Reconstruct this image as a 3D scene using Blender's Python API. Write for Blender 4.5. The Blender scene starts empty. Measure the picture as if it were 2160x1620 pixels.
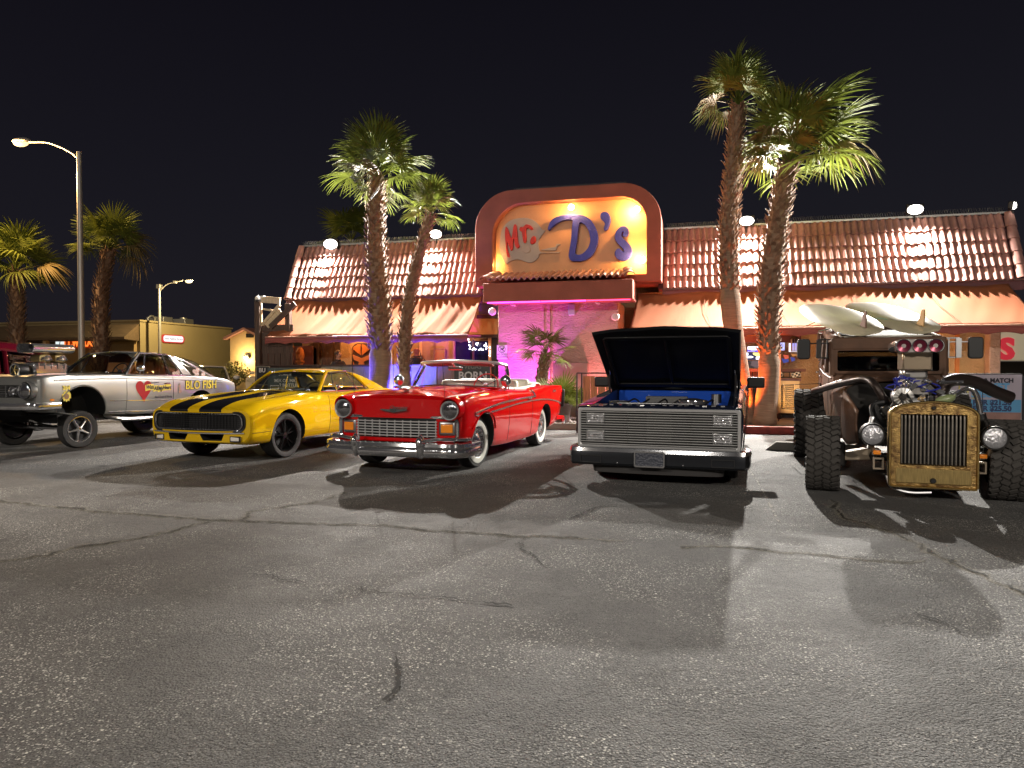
import bpy, bmesh, math, random
from mathutils import Vector, Matrix, Euler, noise
from mathutils.bvhtree import BVHTree
R = math.radians
PI = math.pi
rnd = random.Random(7)
scene = bpy.context.scene
C = scene.collection

# ------------------------------------------------------------------ camera
TH = R(14.5)                      # the camera looks this far to the left of the facade's normal
CAM_H, FPX, PITCH = 1.33, 1500.0, math.atan(32 / 1500)
cam_data = bpy.data.cameras.new('camera')
cam = bpy.data.objects.new('camera', cam_data)
C.objects.link(cam)
cam.location = (0, 0, CAM_H)
cam.rotation_euler = (PI / 2 - PITCH, 0, TH)
cam_data.sensor_width = 36
cam_data.lens = FPX / 2160 * 36
cam_data.clip_end = 1500
scene.camera = cam

# ------------------------------------------------------------------ night sky
world = bpy.data.worlds.new('World')
scene.world = world
world.use_nodes = True
wn, wl = world.node_tree.nodes, world.node_tree.links
wn.clear()
w_out = wn.new('ShaderNodeOutputWorld')
w_bg = wn.new('ShaderNodeBackground')
w_sky = wn.new('ShaderNodeTexSky')
w_sky.sky_type = 'NISHITA'
w_sky.sun_disc = False
w_sky.sun_elevation = R(3)
w_sky.sun_rotation = R(200)
w_mix = wn.new('ShaderNodeMix'); w_mix.data_type = 'RGBA'; w_mix.blend_type = 'MIX'
w_mix.inputs[0].default_value = 0.0012
w_mix.inputs[6].default_value = (0.0055, 0.0046, 0.0095, 1)
w_tc = wn.new('ShaderNodeTexCoord'); w_sp = wn.new('ShaderNodeSeparateXYZ'); wl.new(w_tc.outputs['Generated'], w_sp.inputs[0])
w_rp = wn.new('ShaderNodeValToRGB')                       # the glow of the town, strongest at the horizon
w_rp.color_ramp.elements[0].position = 0.0; w_rp.color_ramp.elements[0].color = (0.0105, 0.0095, 0.0150, 1)
w_rp.color_ramp.elements[1].position = 0.55; w_rp.color_ramp.elements[1].color = (0.0034, 0.0026, 0.0050, 1)
wl.new(w_sp.outputs[2], w_rp.inputs[0]); wl.new(w_rp.outputs[0], w_mix.inputs[6])
wl.new(w_sky.outputs[0], w_mix.inputs[7])
wl.new(w_mix.outputs[2], w_bg.inputs[0])
w_bg.inputs[1].default_value = 1.0
wl.new(w_bg.outputs[0], w_out.inputs[0])

# ------------------------------------------------------------------ weak fill sun, added to lift the surfaces that face the viewer
sun = bpy.data.lights.new('fill_sun', 'SUN')
sun.energy = 0.34
sun.angle = R(10)
sun.color = (1.0, 0.94, 0.86)
sun_o = bpy.data.objects.new('fill_sun', sun)
C.objects.link(sun_o)
sun_o.rotation_euler = (R(58), 0, R(-8))

scene.view_settings.view_transform = 'Standard'
scene.view_settings.look = 'None'
scene.view_settings.exposure = 0
scene.view_settings.gamma = 1
scene.view_settings.use_curve_mapping = False
scene.cycles.use_denoising = True
scene.cycles.max_bounces = 6
scene.cycles.transparent_max_bounces = 12
scene.cycles.diffuse_bounces = 2
scene.cycles.glossy_bounces = 3
scene.cycles.sample_clamp_indirect = 4
scene.cycles.caustics_reflective = False
scene.cycles.caustics_refractive = False
try:
    scene.cycles.use_light_tree = True
except Exception:
    pass


def W(px, py, v):
    """The place on the plane y = v seen at pixel (px, py) of the photograph."""
    x = (px - 1080) / FPX
    y = -(py - 810) / FPX
    c, s = math.cos(PITCH), math.sin(PITCH)
    fy, fz = c + y * s, y * c - s
    u = x * math.cos(TH) - fy * math.sin(TH)
    vv = x * math.sin(TH) + fy * math.cos(TH)
    t = v / vv
    return Vector((u * t, v, CAM_H + fz * t))


def G(px, py, z=0.0):
    """The place on the ground seen at pixel (px, py)."""
    a = W(px, py, 1.0) - Vector((0, 0, CAM_H))
    t = (z - CAM_H) / a.z
    return Vector((a.x * t, a.y * t, z))


# ------------------------------------------------------------------ mesh helpers
def crom(pts, n, closed=False):
    """Catmull-Rom through pts, n steps per span."""
    P = [Vector(p) for p in pts]
    m = len(P)
    out = []
    spans = m if closed else m - 1
    for i in range(spans):
        if closed:
            a, b, c, d = P[(i - 1) % m], P[i], P[(i + 1) % m], P[(i + 2) % m]
        else:
            a, b, c, d = P[max(i - 1, 0)], P[i], P[i + 1], P[min(i + 2, m - 1)]
        for k in range(n):
            t = k / n
            out.append(0.5 * ((2 * b) + (c - a) * t + (2 * a - 5 * b + 4 * c - d) * t * t + (3 * b - 3 * c + d - a) * t ** 3))
    if not closed:
        out.append(P[-1].copy())
    return out


def resample(pts, n):
    P = [Vector(p) for p in pts]
    L = [0]
    for a, b in zip(P, P[1:]):
        L.append(L[-1] + (b - a).length)
    out = []
    j = 0
    for i in range(n + 1):
        t = L[-1] * i / n
        while j < len(P) - 2 and L[j + 1] < t:
            j += 1
        d = L[j + 1] - L[j]
        out.append(P[j].lerp(P[j + 1], 0 if d < 1e-9 else (t - L[j]) / d))
    return out


def TM(loc=(0, 0, 0), rot=(0, 0, 0), sc=(1, 1, 1)):
    return Matrix.LocRotScale(Vector(loc), Euler(rot), Vector(sc))


class MB:
    def __init__(s):
        s.v, s.f, s.m = [], [], []

    def add(s, vs, fs, mi=0, T=None):
        o = len(s.v)
        s.v += [tuple((T @ Vector(p)) if T is not None else p) for p in vs]
        s.f += [tuple(i + o for i in f) for f in fs]
        s.m += [mi] * len(fs)
        return s

    def box(s, c, d, rot=None, mi=0, taper=1.0):
        x, y, z = d[0] / 2, d[1] / 2, d[2] / 2
        k = taper
        vs = [(-x, -y, -z), (x, -y, -z), (x, y, -z), (-x, y, -z), (-x * k, -y * k, z), (x * k, -y * k, z), (x * k, y * k, z), (-x * k, y * k, z)]
        return s.add(vs, [(3, 2, 1, 0), (4, 5, 6, 7), (0, 1, 5, 4), (1, 2, 6, 5), (2, 3, 7, 6), (3, 0, 4, 7)], mi, TM(c, rot or (0, 0, 0)))

    def tube(s, path, r, n=8, cap=True, closed=False, mi=0):
        P = [Vector(p) for p in path]
        m = len(P)
        rs = r if isinstance(r, (list, tuple)) else [r] * m
        ref = None
        vs, fs = [], []
        for i in range(m):
            a = P[(i - 1) % m] if (closed or i > 0) else P[i]
            b = P[(i + 1) % m] if (closed or i < m - 1) else P[i]
            t = (b - a)
            t = t.normalized() if t.length > 1e-9 else Vector((0, 0, 1))
            if ref is None:
                ref = Vector((0, 0, 1)) if abs(t.z) < 0.9 else Vector((1, 0, 0))
                ref = (ref - t * ref.dot(t)).normalized()
            else:
                ref = ref - t * ref.dot(t)
                ref = ref.normalized() if ref.length > 1e-6 else t.orthogonal().normalized()
            q = t.cross(ref)
            for k in range(n):
                an = 2 * PI * k / n
                vs.append(tuple(P[i] + (ref * math.cos(an) + q * math.sin(an)) * rs[i]))
        for i in range(m if closed else m - 1):
            for k in range(n):
                k2 = (k + 1) % n
                i2 = (i + 1) % m
                fs.append((i * n + k, i * n + k2, i2 * n + k2, i2 * n + k))
        if cap and not closed:
            fs.append(tuple(range(n - 1, -1, -1)))
            fs.append(tuple((m - 1) * n + k for k in range(n)))
        return s.add(vs, fs, mi)

    def cyl(s, a, b, r, r2=None, n=16, mi=0):
        return s.tube([a, b], [r, r if r2 is None else r2], n, True, False, mi)

    def lathe(s, prof, c=(0, 0, 0), axis='z', n=24, closed=False, mi=0, arc=None):
        """prof: list of (radius, height along axis)."""
        vs, fs = [], []
        m = len(prof)
        for k in range(n):
            an = 2 * PI * k / n
            ca, sa = math.cos(an), math.sin(an)
            for r, h in prof:
                if axis == 'z':
                    p = (r * ca, r * sa, h)
                elif axis == 'x':
                    p = (h, r * ca, r * sa)
                else:
                    p = (r * sa, h, r * ca)
                vs.append((p[0] + c[0], p[1] + c[1], p[2] + c[2]))
        for k in range(n):
            k2 = (k + 1) % n
            for i in range(m if closed else m - 1):
                i2 = (i + 1) % m
                fs.append((k * m + i, k2 * m + i, k2 * m + i2, k * m + i2))
        return s.add(vs, fs, mi)

    def ball(s, c, r, nu=16, nv=10, mi=0, T=None):
        rx, ry, rz = (r, r, r) if not isinstance(r, (list, tuple)) else r
        vs, fs = [], []
        for j in range(1, nv):
            ph = PI * j / nv
            for i in range(nu):
                an = 2 * PI * i / nu
                vs.append((c[0] + rx * math.sin(ph) * math.cos(an), c[1] + ry * math.sin(ph) * math.sin(an), c[2] + rz * math.cos(ph)))
        a = len(vs)
        vs += [(c[0], c[1], c[2] + rz), (c[0], c[1], c[2] - rz)]
        for j in range(nv - 2):
            for i in range(nu):
                i2 = (i + 1) % nu
                fs.append((j * nu + i, (j + 1) * nu + i, (j + 1) * nu + i2, j * nu + i2))
        for i in range(nu):
            i2 = (i + 1) % nu
            fs.append((a, i, i2))
            fs.append((a + 1, (nv - 2) * nu + i2, (nv - 2) * nu + i))
        return s.add(vs, fs, mi, T)

    def grid(s, rows, mi=0, flip=False):
        m = len(rows[0])
        vs = [tuple(p) for r in rows for p in r]
        fs = []
        for j in range(len(rows) - 1):
            for i in range(m - 1):
                q = (j * m + i, j * m + i + 1, (j + 1) * m + i + 1, (j + 1) * m + i)
                fs.append(q[::-1] if flip else q)
        return s.add(vs, fs, mi)

    def ruled(s, A, B, nu=12, nv=6, bulge=(0, 0, 0), mi=0, flip=False, smooth=True):
        a = resample(crom(A, 8) if smooth else A, nu)
        b = resample(crom(B, 8) if smooth else B, nu)
        bu = Vector(bulge)
        rows = []
        for j in range(nv + 1):
            t = j / nv
            rows.append([a[i].lerp(b[i], t) + bu * (4 * t * (1 - t)) for i in range(nu + 1)])
        return s.grid(rows, mi, flip)

    def prism(s, out, depth, T=None, mi=0, y0=0.0):
        """Outline of (x, z) pairs, counter-clockwise seen from -y, extruded from y0 to y0 + depth."""
        n = len(out)
        ar = sum(out[i][0] * out[(i + 1) % n][1] - out[(i + 1) % n][0] * out[i][1] for i in range(n))
        if ar < 0:
            out = list(reversed(out))
        vs = [(p[0], y0, p[1]) for p in out] + [(p[0], y0 + depth, p[1]) for p in out]
        fs = [tuple(range(n)), tuple(range(2 * n - 1, n - 1, -1))]
        for i in range(n):
            j = (i + 1) % n
            fs.append((j, i, n + i, n + j))
        return s.add(vs, fs, mi, T)

    def ring(s, out, inn, depth, y0=0.0, T=None, mi=0):
        """A frame between two outlines of equal count."""
        n = len(out)
        vs = [(p[0], y0, p[1]) for p in out] + [(p[0], y0, p[1]) for p in inn] + [(p[0], y0 + depth, p[1]) for p in out] + [(p[0], y0 + depth, p[1]) for p in inn]
        fs = []
        for i in range(n):
            j = (i + 1) % n
            fs += [(i, j, n + j, n + i), (2 * n + j, 2 * n + i, 3 * n + i, 3 * n + j), (j, i, 2 * n + i, 2 * n + j), (n + i, n + j, 3 * n + j, 3 * n + i)]
        return s.add(vs, fs, mi, T)

    def sweep(s, prof, path, mi=0, cap=True):
        """prof: closed list of (out, up); path: points in plan, out is to the right of travel."""
        P = [Vector(p) for p in path]
        n = len(prof)
        vs, fs = [], []
        for i, p in enumerate(P):
            t = (P[min(i + 1, len(P) - 1)] - P[max(i - 1, 0)])
            t.z = 0
            t.normalize()
            o = Vector((t.y, -t.x, 0))
            for a, b in prof:
                vs.append(tuple(p + o * a + Vector((0, 0, b))))
        for i in range(len(P) - 1):
            for k in range(n):
                k2 = (k + 1) % n
                fs.append((i * n + k, (i + 1) * n + k, (i + 1) * n + k2, i * n + k2))
        if cap:
            fs.append(tuple(range(n)))
            fs.append(tuple((len(P) - 1) * n + k for k in range(n - 1, -1, -1)))
        return s.add(vs, fs, mi)

    def mesh(s, name):
        me = bpy.data.meshes.new(name)
        me.from_pydata(s.v, [], s.f)
        if any(s.m):
            me.polygons.foreach_set('material_index', s.m)
        me.update()
        return me

    def build(s, name, mat, parent=None, angle=38, bevel=0, solid=0, loc=None, rot=None, fix=True, segs=2):
        me = s.mesh(name)
        for mm in (mat if isinstance(mat, (list, tuple)) else [mat]):
            me.materials.append(mm)
        if fix:
            bm = bmesh.new(); bm.from_mesh(me)
            bmesh.ops.recalc_face_normals(bm, faces=bm.faces)
            bm.to_mesh(me); bm.free()
        finish(me, angle)
        o = link(name, me, parent)
        if loc: o.location = loc
        if rot: o.rotation_euler = rot
        if solid:
            q = o.modifiers.new('thickness', 'SOLIDIFY'); q.thickness = solid; q.offset = -1
        if bevel:
            q = o.modifiers.new('edge', 'BEVEL'); q.width = bevel; q.segments = segs; q.limit_method = 'ANGLE'; q.angle_limit = R(40); q.harden_normals = False
        return o


def finish(me, angle=38):
    if angle is None:
        return
    me.polygons.foreach_set('use_smooth', [True] * len(me.polygons))
    try:
        me.set_sharp_from_angle(angle=R(angle))
    except Exception:
        pass


def link(name, data, parent=None):
    o = bpy.data.objects.new(name, data)
    C.objects.link(o)
    if parent is not None:
        o.parent = parent
    return o


def tag(o, label=None, cat=None, group=None, kind=None):
    if label: o['label'] = label
    if cat: o['category'] = cat
    if group: o['group'] = group
    if kind: o['kind'] = kind
    return o


def thing(name, label, cat, loc=(0, 0, 0), rz=0.0, group=None):
    o = bpy.data.objects.new(name, None)
    C.objects.link(o)
    o.location = loc
    o.rotation_euler = (0, 0, rz)
    return tag(o, label, cat, group)


KIDS = {}


def copy_tree(o, parent=None):
    c = o.copy()
    C.objects.link(c)
    if parent is not None:
        c.parent = parent
    for ch in list(o.children):
        copy_tree(ch, c)
    return c


def flip_x(o):
    return o


def text_mesh(s, size=1.0, extrude=0.01, bold=0.0, shear=0.0, sx=1.0, align='CENTER', spacing=1.0):
    cu = bpy.data.curves.new('lettering', 'FONT')
    cu.body = s
    cu.size = size
    cu.extrude = extrude
    cu.offset = bold
    cu.shear = shear
    cu.align_x = align
    cu.align_y = 'CENTER'
    cu.resolution_u = 3
    cu.space_character = spacing
    ob = bpy.data.objects.new('lettering', cu)
    C.objects.link(ob)
    dg = bpy.context.evaluated_depsgraph_get()
    me = bpy.data.meshes.new_from_object(ob.evaluated_get(dg))
    bpy.data.objects.remove(ob)
    bpy.data.curves.remove(cu)
    if sx != 1.0:
        me.transform(Matrix.Diagonal((sx, 1, 1, 1)))
    return me


FACE = Matrix.Rotation(PI / 2, 4, 'X')                       # text that faces -y
SIDE = Matrix.Rotation(PI / 2, 4, 'Z') @ FACE                # text that faces +x


def text(name, s, size, mat, parent, loc, T=FACE, **kw):
    me = text_mesh(s, size, **kw)
    me.transform(T)
    me.transform(Matrix.Translation(Vector(loc)))
    me.materials.clear()
    me.materials.append(mat)
    return link(name, me, parent)


def lamp(name, kind, loc, power, color=(1, 1, 1), target=None, size=0.1, angle=90, blend=0.5, parent=None):
    L = bpy.data.lights.new(name, kind)
    L.energy = power
    L.color = color
    if kind in ('POINT', 'SPOT'):
        L.shadow_soft_size = size
    if kind == 'SPOT':
        L.spot_size = R(angle)
        L.spot_blend = blend
    if kind == 'AREA':
        L.size = size
    o = bpy.data.objects.new(name, L)
    C.objects.link(o)
    o.location = loc
    if target is not None:
        o.rotation_euler = (Vector(target) - Vector(loc)).to_track_quat('-Z', 'Y').to_euler()
    if parent is not None:
        o.parent = parent
    return o


def rrect(x0, z0, x1, z1, rs, n=8):
    """Rounded rectangle, counter-clockwise from bottom-left; rs = radii (bl, br, tr, tl)."""
    out = []
    for (cx, cz, r, a0) in ((x0 + rs[0], z0 + rs[0], rs[0], PI), (x1 - rs[1], z0 + rs[1], rs[1], 1.5 * PI), (x1 - rs[2], z1 - rs[2], rs[2], 0), (x0 + rs[3], z1 - rs[3], rs[3], 0.5 * PI)):
        for k in range(n + 1):
            a = a0 + 0.5 * PI * k / n
            out.append((cx + r * math.cos(a), cz + r * math.sin(a)))
    return out


# ------------------------------------------------------------------ materials
MATS = {}


def mat(name, col, rough=0.6, metal=0.0, coat=0.0, bump=0.0, bscale=20.0, var=0.0, vscale=3.0, col2=None, emit=None, estr=0.0, rand=0.0, spec=0.5, stretch=None, detail=4.0):
    if name in MATS:
        return MATS[name]
    m = bpy.data.materials.new(name)
    MATS[name] = m
    m.use_nodes = True
    nt = m.node_tree
    N, L = nt.nodes, nt.links
    b = N['Principled BSDF']
    b.inputs['Base Color'].default_value = (*col, 1)
    b.inputs['Roughness'].default_value = rough
    b.inputs['Metallic'].default_value = metal
    b.inputs['Specular IOR Level'].default_value = spec
    if coat:
        b.inputs['Coat Weight'].default_value = coat
        b.inputs['Coat Roughness'].default_value = 0.04
    if emit:
        b.inputs['Emission Color'].default_value = (*emit, 1)
        b.inputs['Emission Strength'].default_value = estr
    tc = None
    if var or bump or col2:
        tc = N.new('ShaderNodeTexCoord')
        src = tc.outputs['Object']
        if stretch:
            mp = N.new('ShaderNodeMapping')
            mp.inputs['Scale'].default_value = stretch
            L.new(src, mp.inputs['Vector'])
            src = mp.outputs[0]
    if var or col2:
        nz = N.new('ShaderNodeTexNoise')
        nz.inputs['Scale'].default_value = vscale
        nz.inputs['Detail'].default_value = 6
        L.new(src, nz.inputs['Vector'])
        rp = N.new('ShaderNodeValToRGB')
        c2 = col2 if col2 else tuple(c * (1 - var) for c in col)
        rp.color_ramp.elements[0].position = 0.34
        rp.color_ramp.elements[1].position = 0.66
        rp.color_ramp.elements[0].color = (*c2, 1)
        rp.color_ramp.elements[1].color = (*col, 1)
        L.new(nz.outputs[0], rp.inputs[0])
        out = rp.outputs[0]
        if rand:
            oi = N.new('ShaderNodeObjectInfo')
            hs = N.new('ShaderNodeHueSaturation')
            mr = N.new('ShaderNodeMapRange')
            mr.inputs[3].default_value = 1 - rand
            mr.inputs[4].default_value = 1 + rand
            L.new(oi.outputs['Random'], mr.inputs[0])
            L.new(mr.outputs[0], hs.inputs['Value'])
            L.new(out, hs.inputs['Color'])
            out = hs.outputs[0]
        L.new(out, b.inputs['Base Color'])
    if bump:
        n2 = N.new('ShaderNodeTexNoise')
        n2.inputs['Scale'].default_value = bscale
        n2.inputs['Detail'].default_value = detail
        L.new(src, n2.inputs['Vector'])
        bp = N.new('ShaderNodeBump')
        bp.inputs['Strength'].default_value = bump
        bp.inputs['Distance'].default_value = 0.03
        L.new(n2.outputs[0], bp.inputs['Height'])
        L.new(bp.outputs[0], b.inputs['Normal'])
    return m


def glow(name, col, strength):
    if name in MATS:
        return MATS[name]
    m = bpy.data.materials.new(name)
    MATS[name] = m
    m.use_nodes = True
    b = m.node_tree.nodes['Principled BSDF']
    b.inputs['Base Color'].default_value = (0.02, 0.02, 0.02, 1)
    b.inputs['Emission Color'].default_value = (*col, 1)
    b.inputs['Emission Strength'].default_value = strength
    return m


def glass(name, tint=(0.6, 0.65, 0.65), refl=1.0, rough=0.01):
    if name in MATS:
        return MATS[name]
    m = bpy.data.materials.new(name)
    MATS[name] = m
    m.use_nodes = True
    N, L = m.node_tree.nodes, m.node_tree.links
    N.clear()
    o = N.new('ShaderNodeOutputMaterial')
    mx = N.new('ShaderNodeMixShader')
    tr = N.new('ShaderNodeBsdfTransparent')
    gl = N.new('ShaderNodeBsdfGlossy')
    fr = N.new('ShaderNodeFresnel')
    fr.inputs['IOR'].default_value = 1.5
    tr.inputs[0].default_value = (*tint, 1)
    gl.inputs['Roughness'].default_value = rough
    gl.inputs['Color'].default_value = (refl, refl, refl, 1)
    ge = N.new('ShaderNodeNewGeometry')
    sb = N.new('ShaderNodeMath'); sb.operation = 'SUBTRACT'; sb.inputs[0].default_value = 1.0
    L.new(ge.outputs['Backfacing'], sb.inputs[1])
    ml = N.new('ShaderNodeMath'); ml.operation = 'MULTIPLY'
    L.new(fr.outputs[0], ml.inputs[0]); L.new(sb.outputs[0], ml.inputs[1])
    L.new(ml.outputs[0], mx.inputs[0])
    L.new(tr.outputs[0], mx.inputs[1])
    L.new(gl.outputs[0], mx.inputs[2])
    L.new(mx.outputs[0], o.inputs[0])
    return m


CHROME = mat('chrome', (0.80, 0.80, 0.82), 0.09, 0.93)
BRIGHT = mat('bright_trim', (0.74, 0.74, 0.75), 0.22, 0.6)
DULLCHROME = mat('dull_metal', (0.55, 0.55, 0.56), 0.32, 1.0)
BLACK = mat('black_plastic', (0.012, 0.012, 0.013), 0.45)
PIT = mat('black_underside', (0.008, 0.008, 0.009), 0.8)
RUBBER = mat('tyre_rubber', (0.022, 0.021, 0.021), 0.75, bump=0.25, bscale=60)
IRON = mat('dark_iron', (0.045, 0.042, 0.04), 0.5, 0.7, var=0.4, vscale=9)
WHITE = mat('white_paint', (0.75, 0.74, 0.70), 0.4)
WOOD = mat('weathered_wood', (0.10, 0.058, 0.04), 0.75, var=0.5, vscale=4, stretch=(9, 9, 0.7), bump=0.3, bscale=6)
WOODL = mat('pale_wood', (0.62, 0.48, 0.30), 0.65, var=0.25, vscale=4, stretch=(9, 9, 0.7), bump=0.2, bscale=6)
LENS = glass('lamp_glass', (0.9, 0.92, 0.92))
# ================================================================== ground
def asphalt(name, lift=0.0, far=False):
    m = bpy.data.materials.new(name)
    m.use_nodes = True
    N, L = m.node_tree.nodes, m.node_tree.links
    b = N['Principled BSDF']
    tc = N.new('ShaderNodeTexCoord')

    def noise_(scale, det=5, rough=0.6):
        n = N.new('ShaderNodeTexNoise')
        n.inputs['Scale'].default_value = scale
        n.inputs['Detail'].default_value = det
        n.inputs['Roughness'].default_value = rough
        L.new(tc.outputs['Object'], n.inputs['Vector'])
        return n.outputs[0]

    def vor(scale, out):
        n = N.new('ShaderNodeTexVoronoi')
        n.inputs['Scale'].default_value = scale
        L.new(warp, n.inputs['Vector'])
        return n

    def ramp(src, p0, p1, c0, c1):
        r = N.new('ShaderNodeValToRGB')
        r.color_ramp.elements[0].position = p0
        r.color_ramp.elements[1].position = p1
        r.color_ramp.elements[0].color = (*c0, 1) if not isinstance(c0, (int, float)) else (c0, c0, c0, 1)
        r.color_ramp.elements[1].color = (*c1, 1) if not isinstance(c1, (int, float)) else (c1, c1, c1, 1)
        L.new(src, r.inputs[0])
        return r.outputs[0]

    def mix(f, a, c, bl='MIX'):
        x = N.new('ShaderNodeMix'); x.data_type = 'RGBA'; x.blend_type = bl
        if isinstance(f, float): x.inputs[0].default_value = f
        else: L.new(f, x.inputs[0])
        for k, q in ((6, a), (7, c)):
            if isinstance(q, tuple): x.inputs[k].default_value = (*q, 1)
            else: L.new(q, x.inputs[k])
        return x.outputs[2]

    def mul(a, c):
        x = N.new('ShaderNodeMath'); x.operation = 'MULTIPLY'
        L.new(a, x.inputs[0])
        if isinstance(c, float): x.inputs[1].default_value = c
        else: L.new(c, x.inputs[1])
        return x.outputs[0]

    # wobble the lookup so that the stones are not round dots
    wn_ = N.new('ShaderNodeTexNoise'); wn_.inputs['Scale'].default_value = 90
    L.new(tc.outputs['Object'], wn_.inputs['Vector'])
    vm = N.new('ShaderNodeVectorMath'); vm.operation = 'MULTIPLY_ADD'
    vm.inputs[1].default_value = (0.010, 0.010, 0.0)
    L.new(wn_.outputs['Color'], vm.inputs[0])
    L.new(tc.outputs['Object'], vm.inputs[2])
    warp = vm.outputs[0]
    big = noise_(0.35, 4)
    mid = noise_(2.2, 5)
    fine = noise_(140, 2)
    base = mix(ramp(big, 0.35, 0.65, 0.0, 1.0), (0.044, 0.044, 0.047), (0.090, 0.089, 0.090))
    base = mix(ramp(mid, 0.40, 0.62, 0.0, 0.6), base, (0.034, 0.034, 0.036))
    base = mix(ramp(noise_(26, 3, 0.7), 0.42, 0.60, 0.0, 0.55), base, (0.120, 0.118, 0.115))
    base = mix(ramp(fine, 0.40, 0.62, 0.0, 0.8), base, (0.150, 0.147, 0.142))
    dens = ramp(noise_(0.8, 5), 0.43, 0.56, 0.04, 1.0)
    v3 = vor(130, 0)
    s3 = mul(ramp(v3.outputs['Color'], 0.40, 0.46, 1.0, 0.0), ramp(v3.outputs['Distance'], 0.3, 0.5, 1.0, 0.0))
    base = mix(mul(s3, 0.85), base, (0.014, 0.013, 0.014))
    v1 = vor(92, 0)
    s1 = mul(ramp(v1.outputs['Color'], 0.50, 0.60, 0.0, 1.0), ramp(v1.outputs['Distance'], 0.26, 0.46, 1.0, 0.0))
    v2 = vor(52, 0)
    s2 = mul(ramp(v2.outputs['Color'], 0.74, 0.78, 0.0, 1.0), ramp(v2.outputs['Distance'], 0.18, 0.36, 1.0, 0.0))
    base = mix(mul(s1, dens), base, (0.46, 0.45, 0.42))
    base = mix(mul(s2, dens), base, (0.74, 0.72, 0.66))
    st = noise_(0.42, 3, 0.5)
    base = mix(ramp(st, 0.60, 0.70, 0.0, 0.55), base, (0.030, 0.029, 0.031))
    base = mix(ramp(noise_(1.7, 2, 0.4), 0.70, 0.76, 0.0, 0.6), base, (0.022, 0.021, 0.022))
    L.new(base, b.inputs['Base Color'])
    rr = N.new('ShaderNodeMapRange')
    rr.inputs[3].default_value = 0.66; rr.inputs[4].default_value = 0.92
    L.new(mid, rr.inputs[0])
    L.new(rr.outputs[0], b.inputs['Roughness'])
    b.inputs['Specular IOR Level'].default_value = 0.22
    bp = N.new('ShaderNodeBump')
    bp.inputs['Strength'].default_value = 0.6
    bp.inputs['Distance'].default_value = 0.009
    bp.invert = True
    L.new(v1.outputs['Distance'], bp.inputs['Height'])
    bp2 = N.new('ShaderNodeBump')
    bp2.inputs['Strength'].default_value = 0.25
    bp2.inputs['Distance'].default_value = 0.05
    L.new(noise_(7, 5), bp2.inputs['Height'])
    L.new(bp.outputs[0], bp2.inputs['Normal'])
    L.new(bp2.outputs[0], b.inputs['Normal'])
    return m


ASPH = asphalt('asphalt')
mb = MB()
mb.grid([[(x, y, 0) for x in (-400, -60, -20, 20, 60, 400)] for y in (-200, -20, 20, 60, 400)])
tag(mb.build('ground', ASPH, angle=None), 'worn grey asphalt of the parking lot with pale stones showing', 'ground', kind='structure')


def faded(name, col, scale, lo, hi, amt=1.0, rough=0.8, bump=0.0):
    """A worn layer: fades across its width (UV) and breaks up with noise."""
    m = bpy.data.materials.new(name)
    m.use_nodes = True
    N, L = m.node_tree.nodes, m.node_tree.links
    b = N['Principled BSDF']
    b.inputs['Base Color'].default_value = (*col, 1)
    b.inputs['Roughness'].default_value = rough; b.inputs['Specular IOR Level'].default_value = 0.05
    uv = N.new('ShaderNodeUVMap')
    sp = N.new('ShaderNodeSeparateXYZ')
    L.new(uv.outputs[0], sp.inputs[0])
    tri = N.new('ShaderNodeMath'); tri.operation = 'PINGPONG'; tri.inputs[1].default_value = 0.5
    L.new(sp.outputs['Y'], tri.inputs[0])
    tc = N.new('ShaderNodeTexCoord')
    nz = N.new('ShaderNodeTexNoise'); nz.inputs['Scale'].default_value = scale; nz.inputs['Detail'].default_value = 6
    L.new(tc.outputs['Object'], nz.inputs['Vector'])
    ad = N.new('ShaderNodeMath'); ad.operation = 'MULTIPLY'
    L.new(tri.outputs[0], ad.inputs[0]); L.new(nz.outputs[0], ad.inputs[1])
    mr = N.new('ShaderNodeMapRange'); mr.inputs[1].default_value = lo; mr.inputs[2].default_value = hi; mr.inputs[4].default_value = amt
    L.new(ad.outputs[0], mr.inputs[0])
    L.new(mr.outputs[0], b.inputs['Alpha'])
    return m


CRACK = mat('crack_dark', (0.008, 0.0075, 0.007), 0.95)
CRACK_EDGE = faded('crack_edge', (0.36, 0.335, 0.28), 26, 0.03, 0.24, 0.5)
PAINT = faded('worn_paint', (0.62, 0.60, 0.55), 9, 0.19, 0.27, 0.55)


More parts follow.
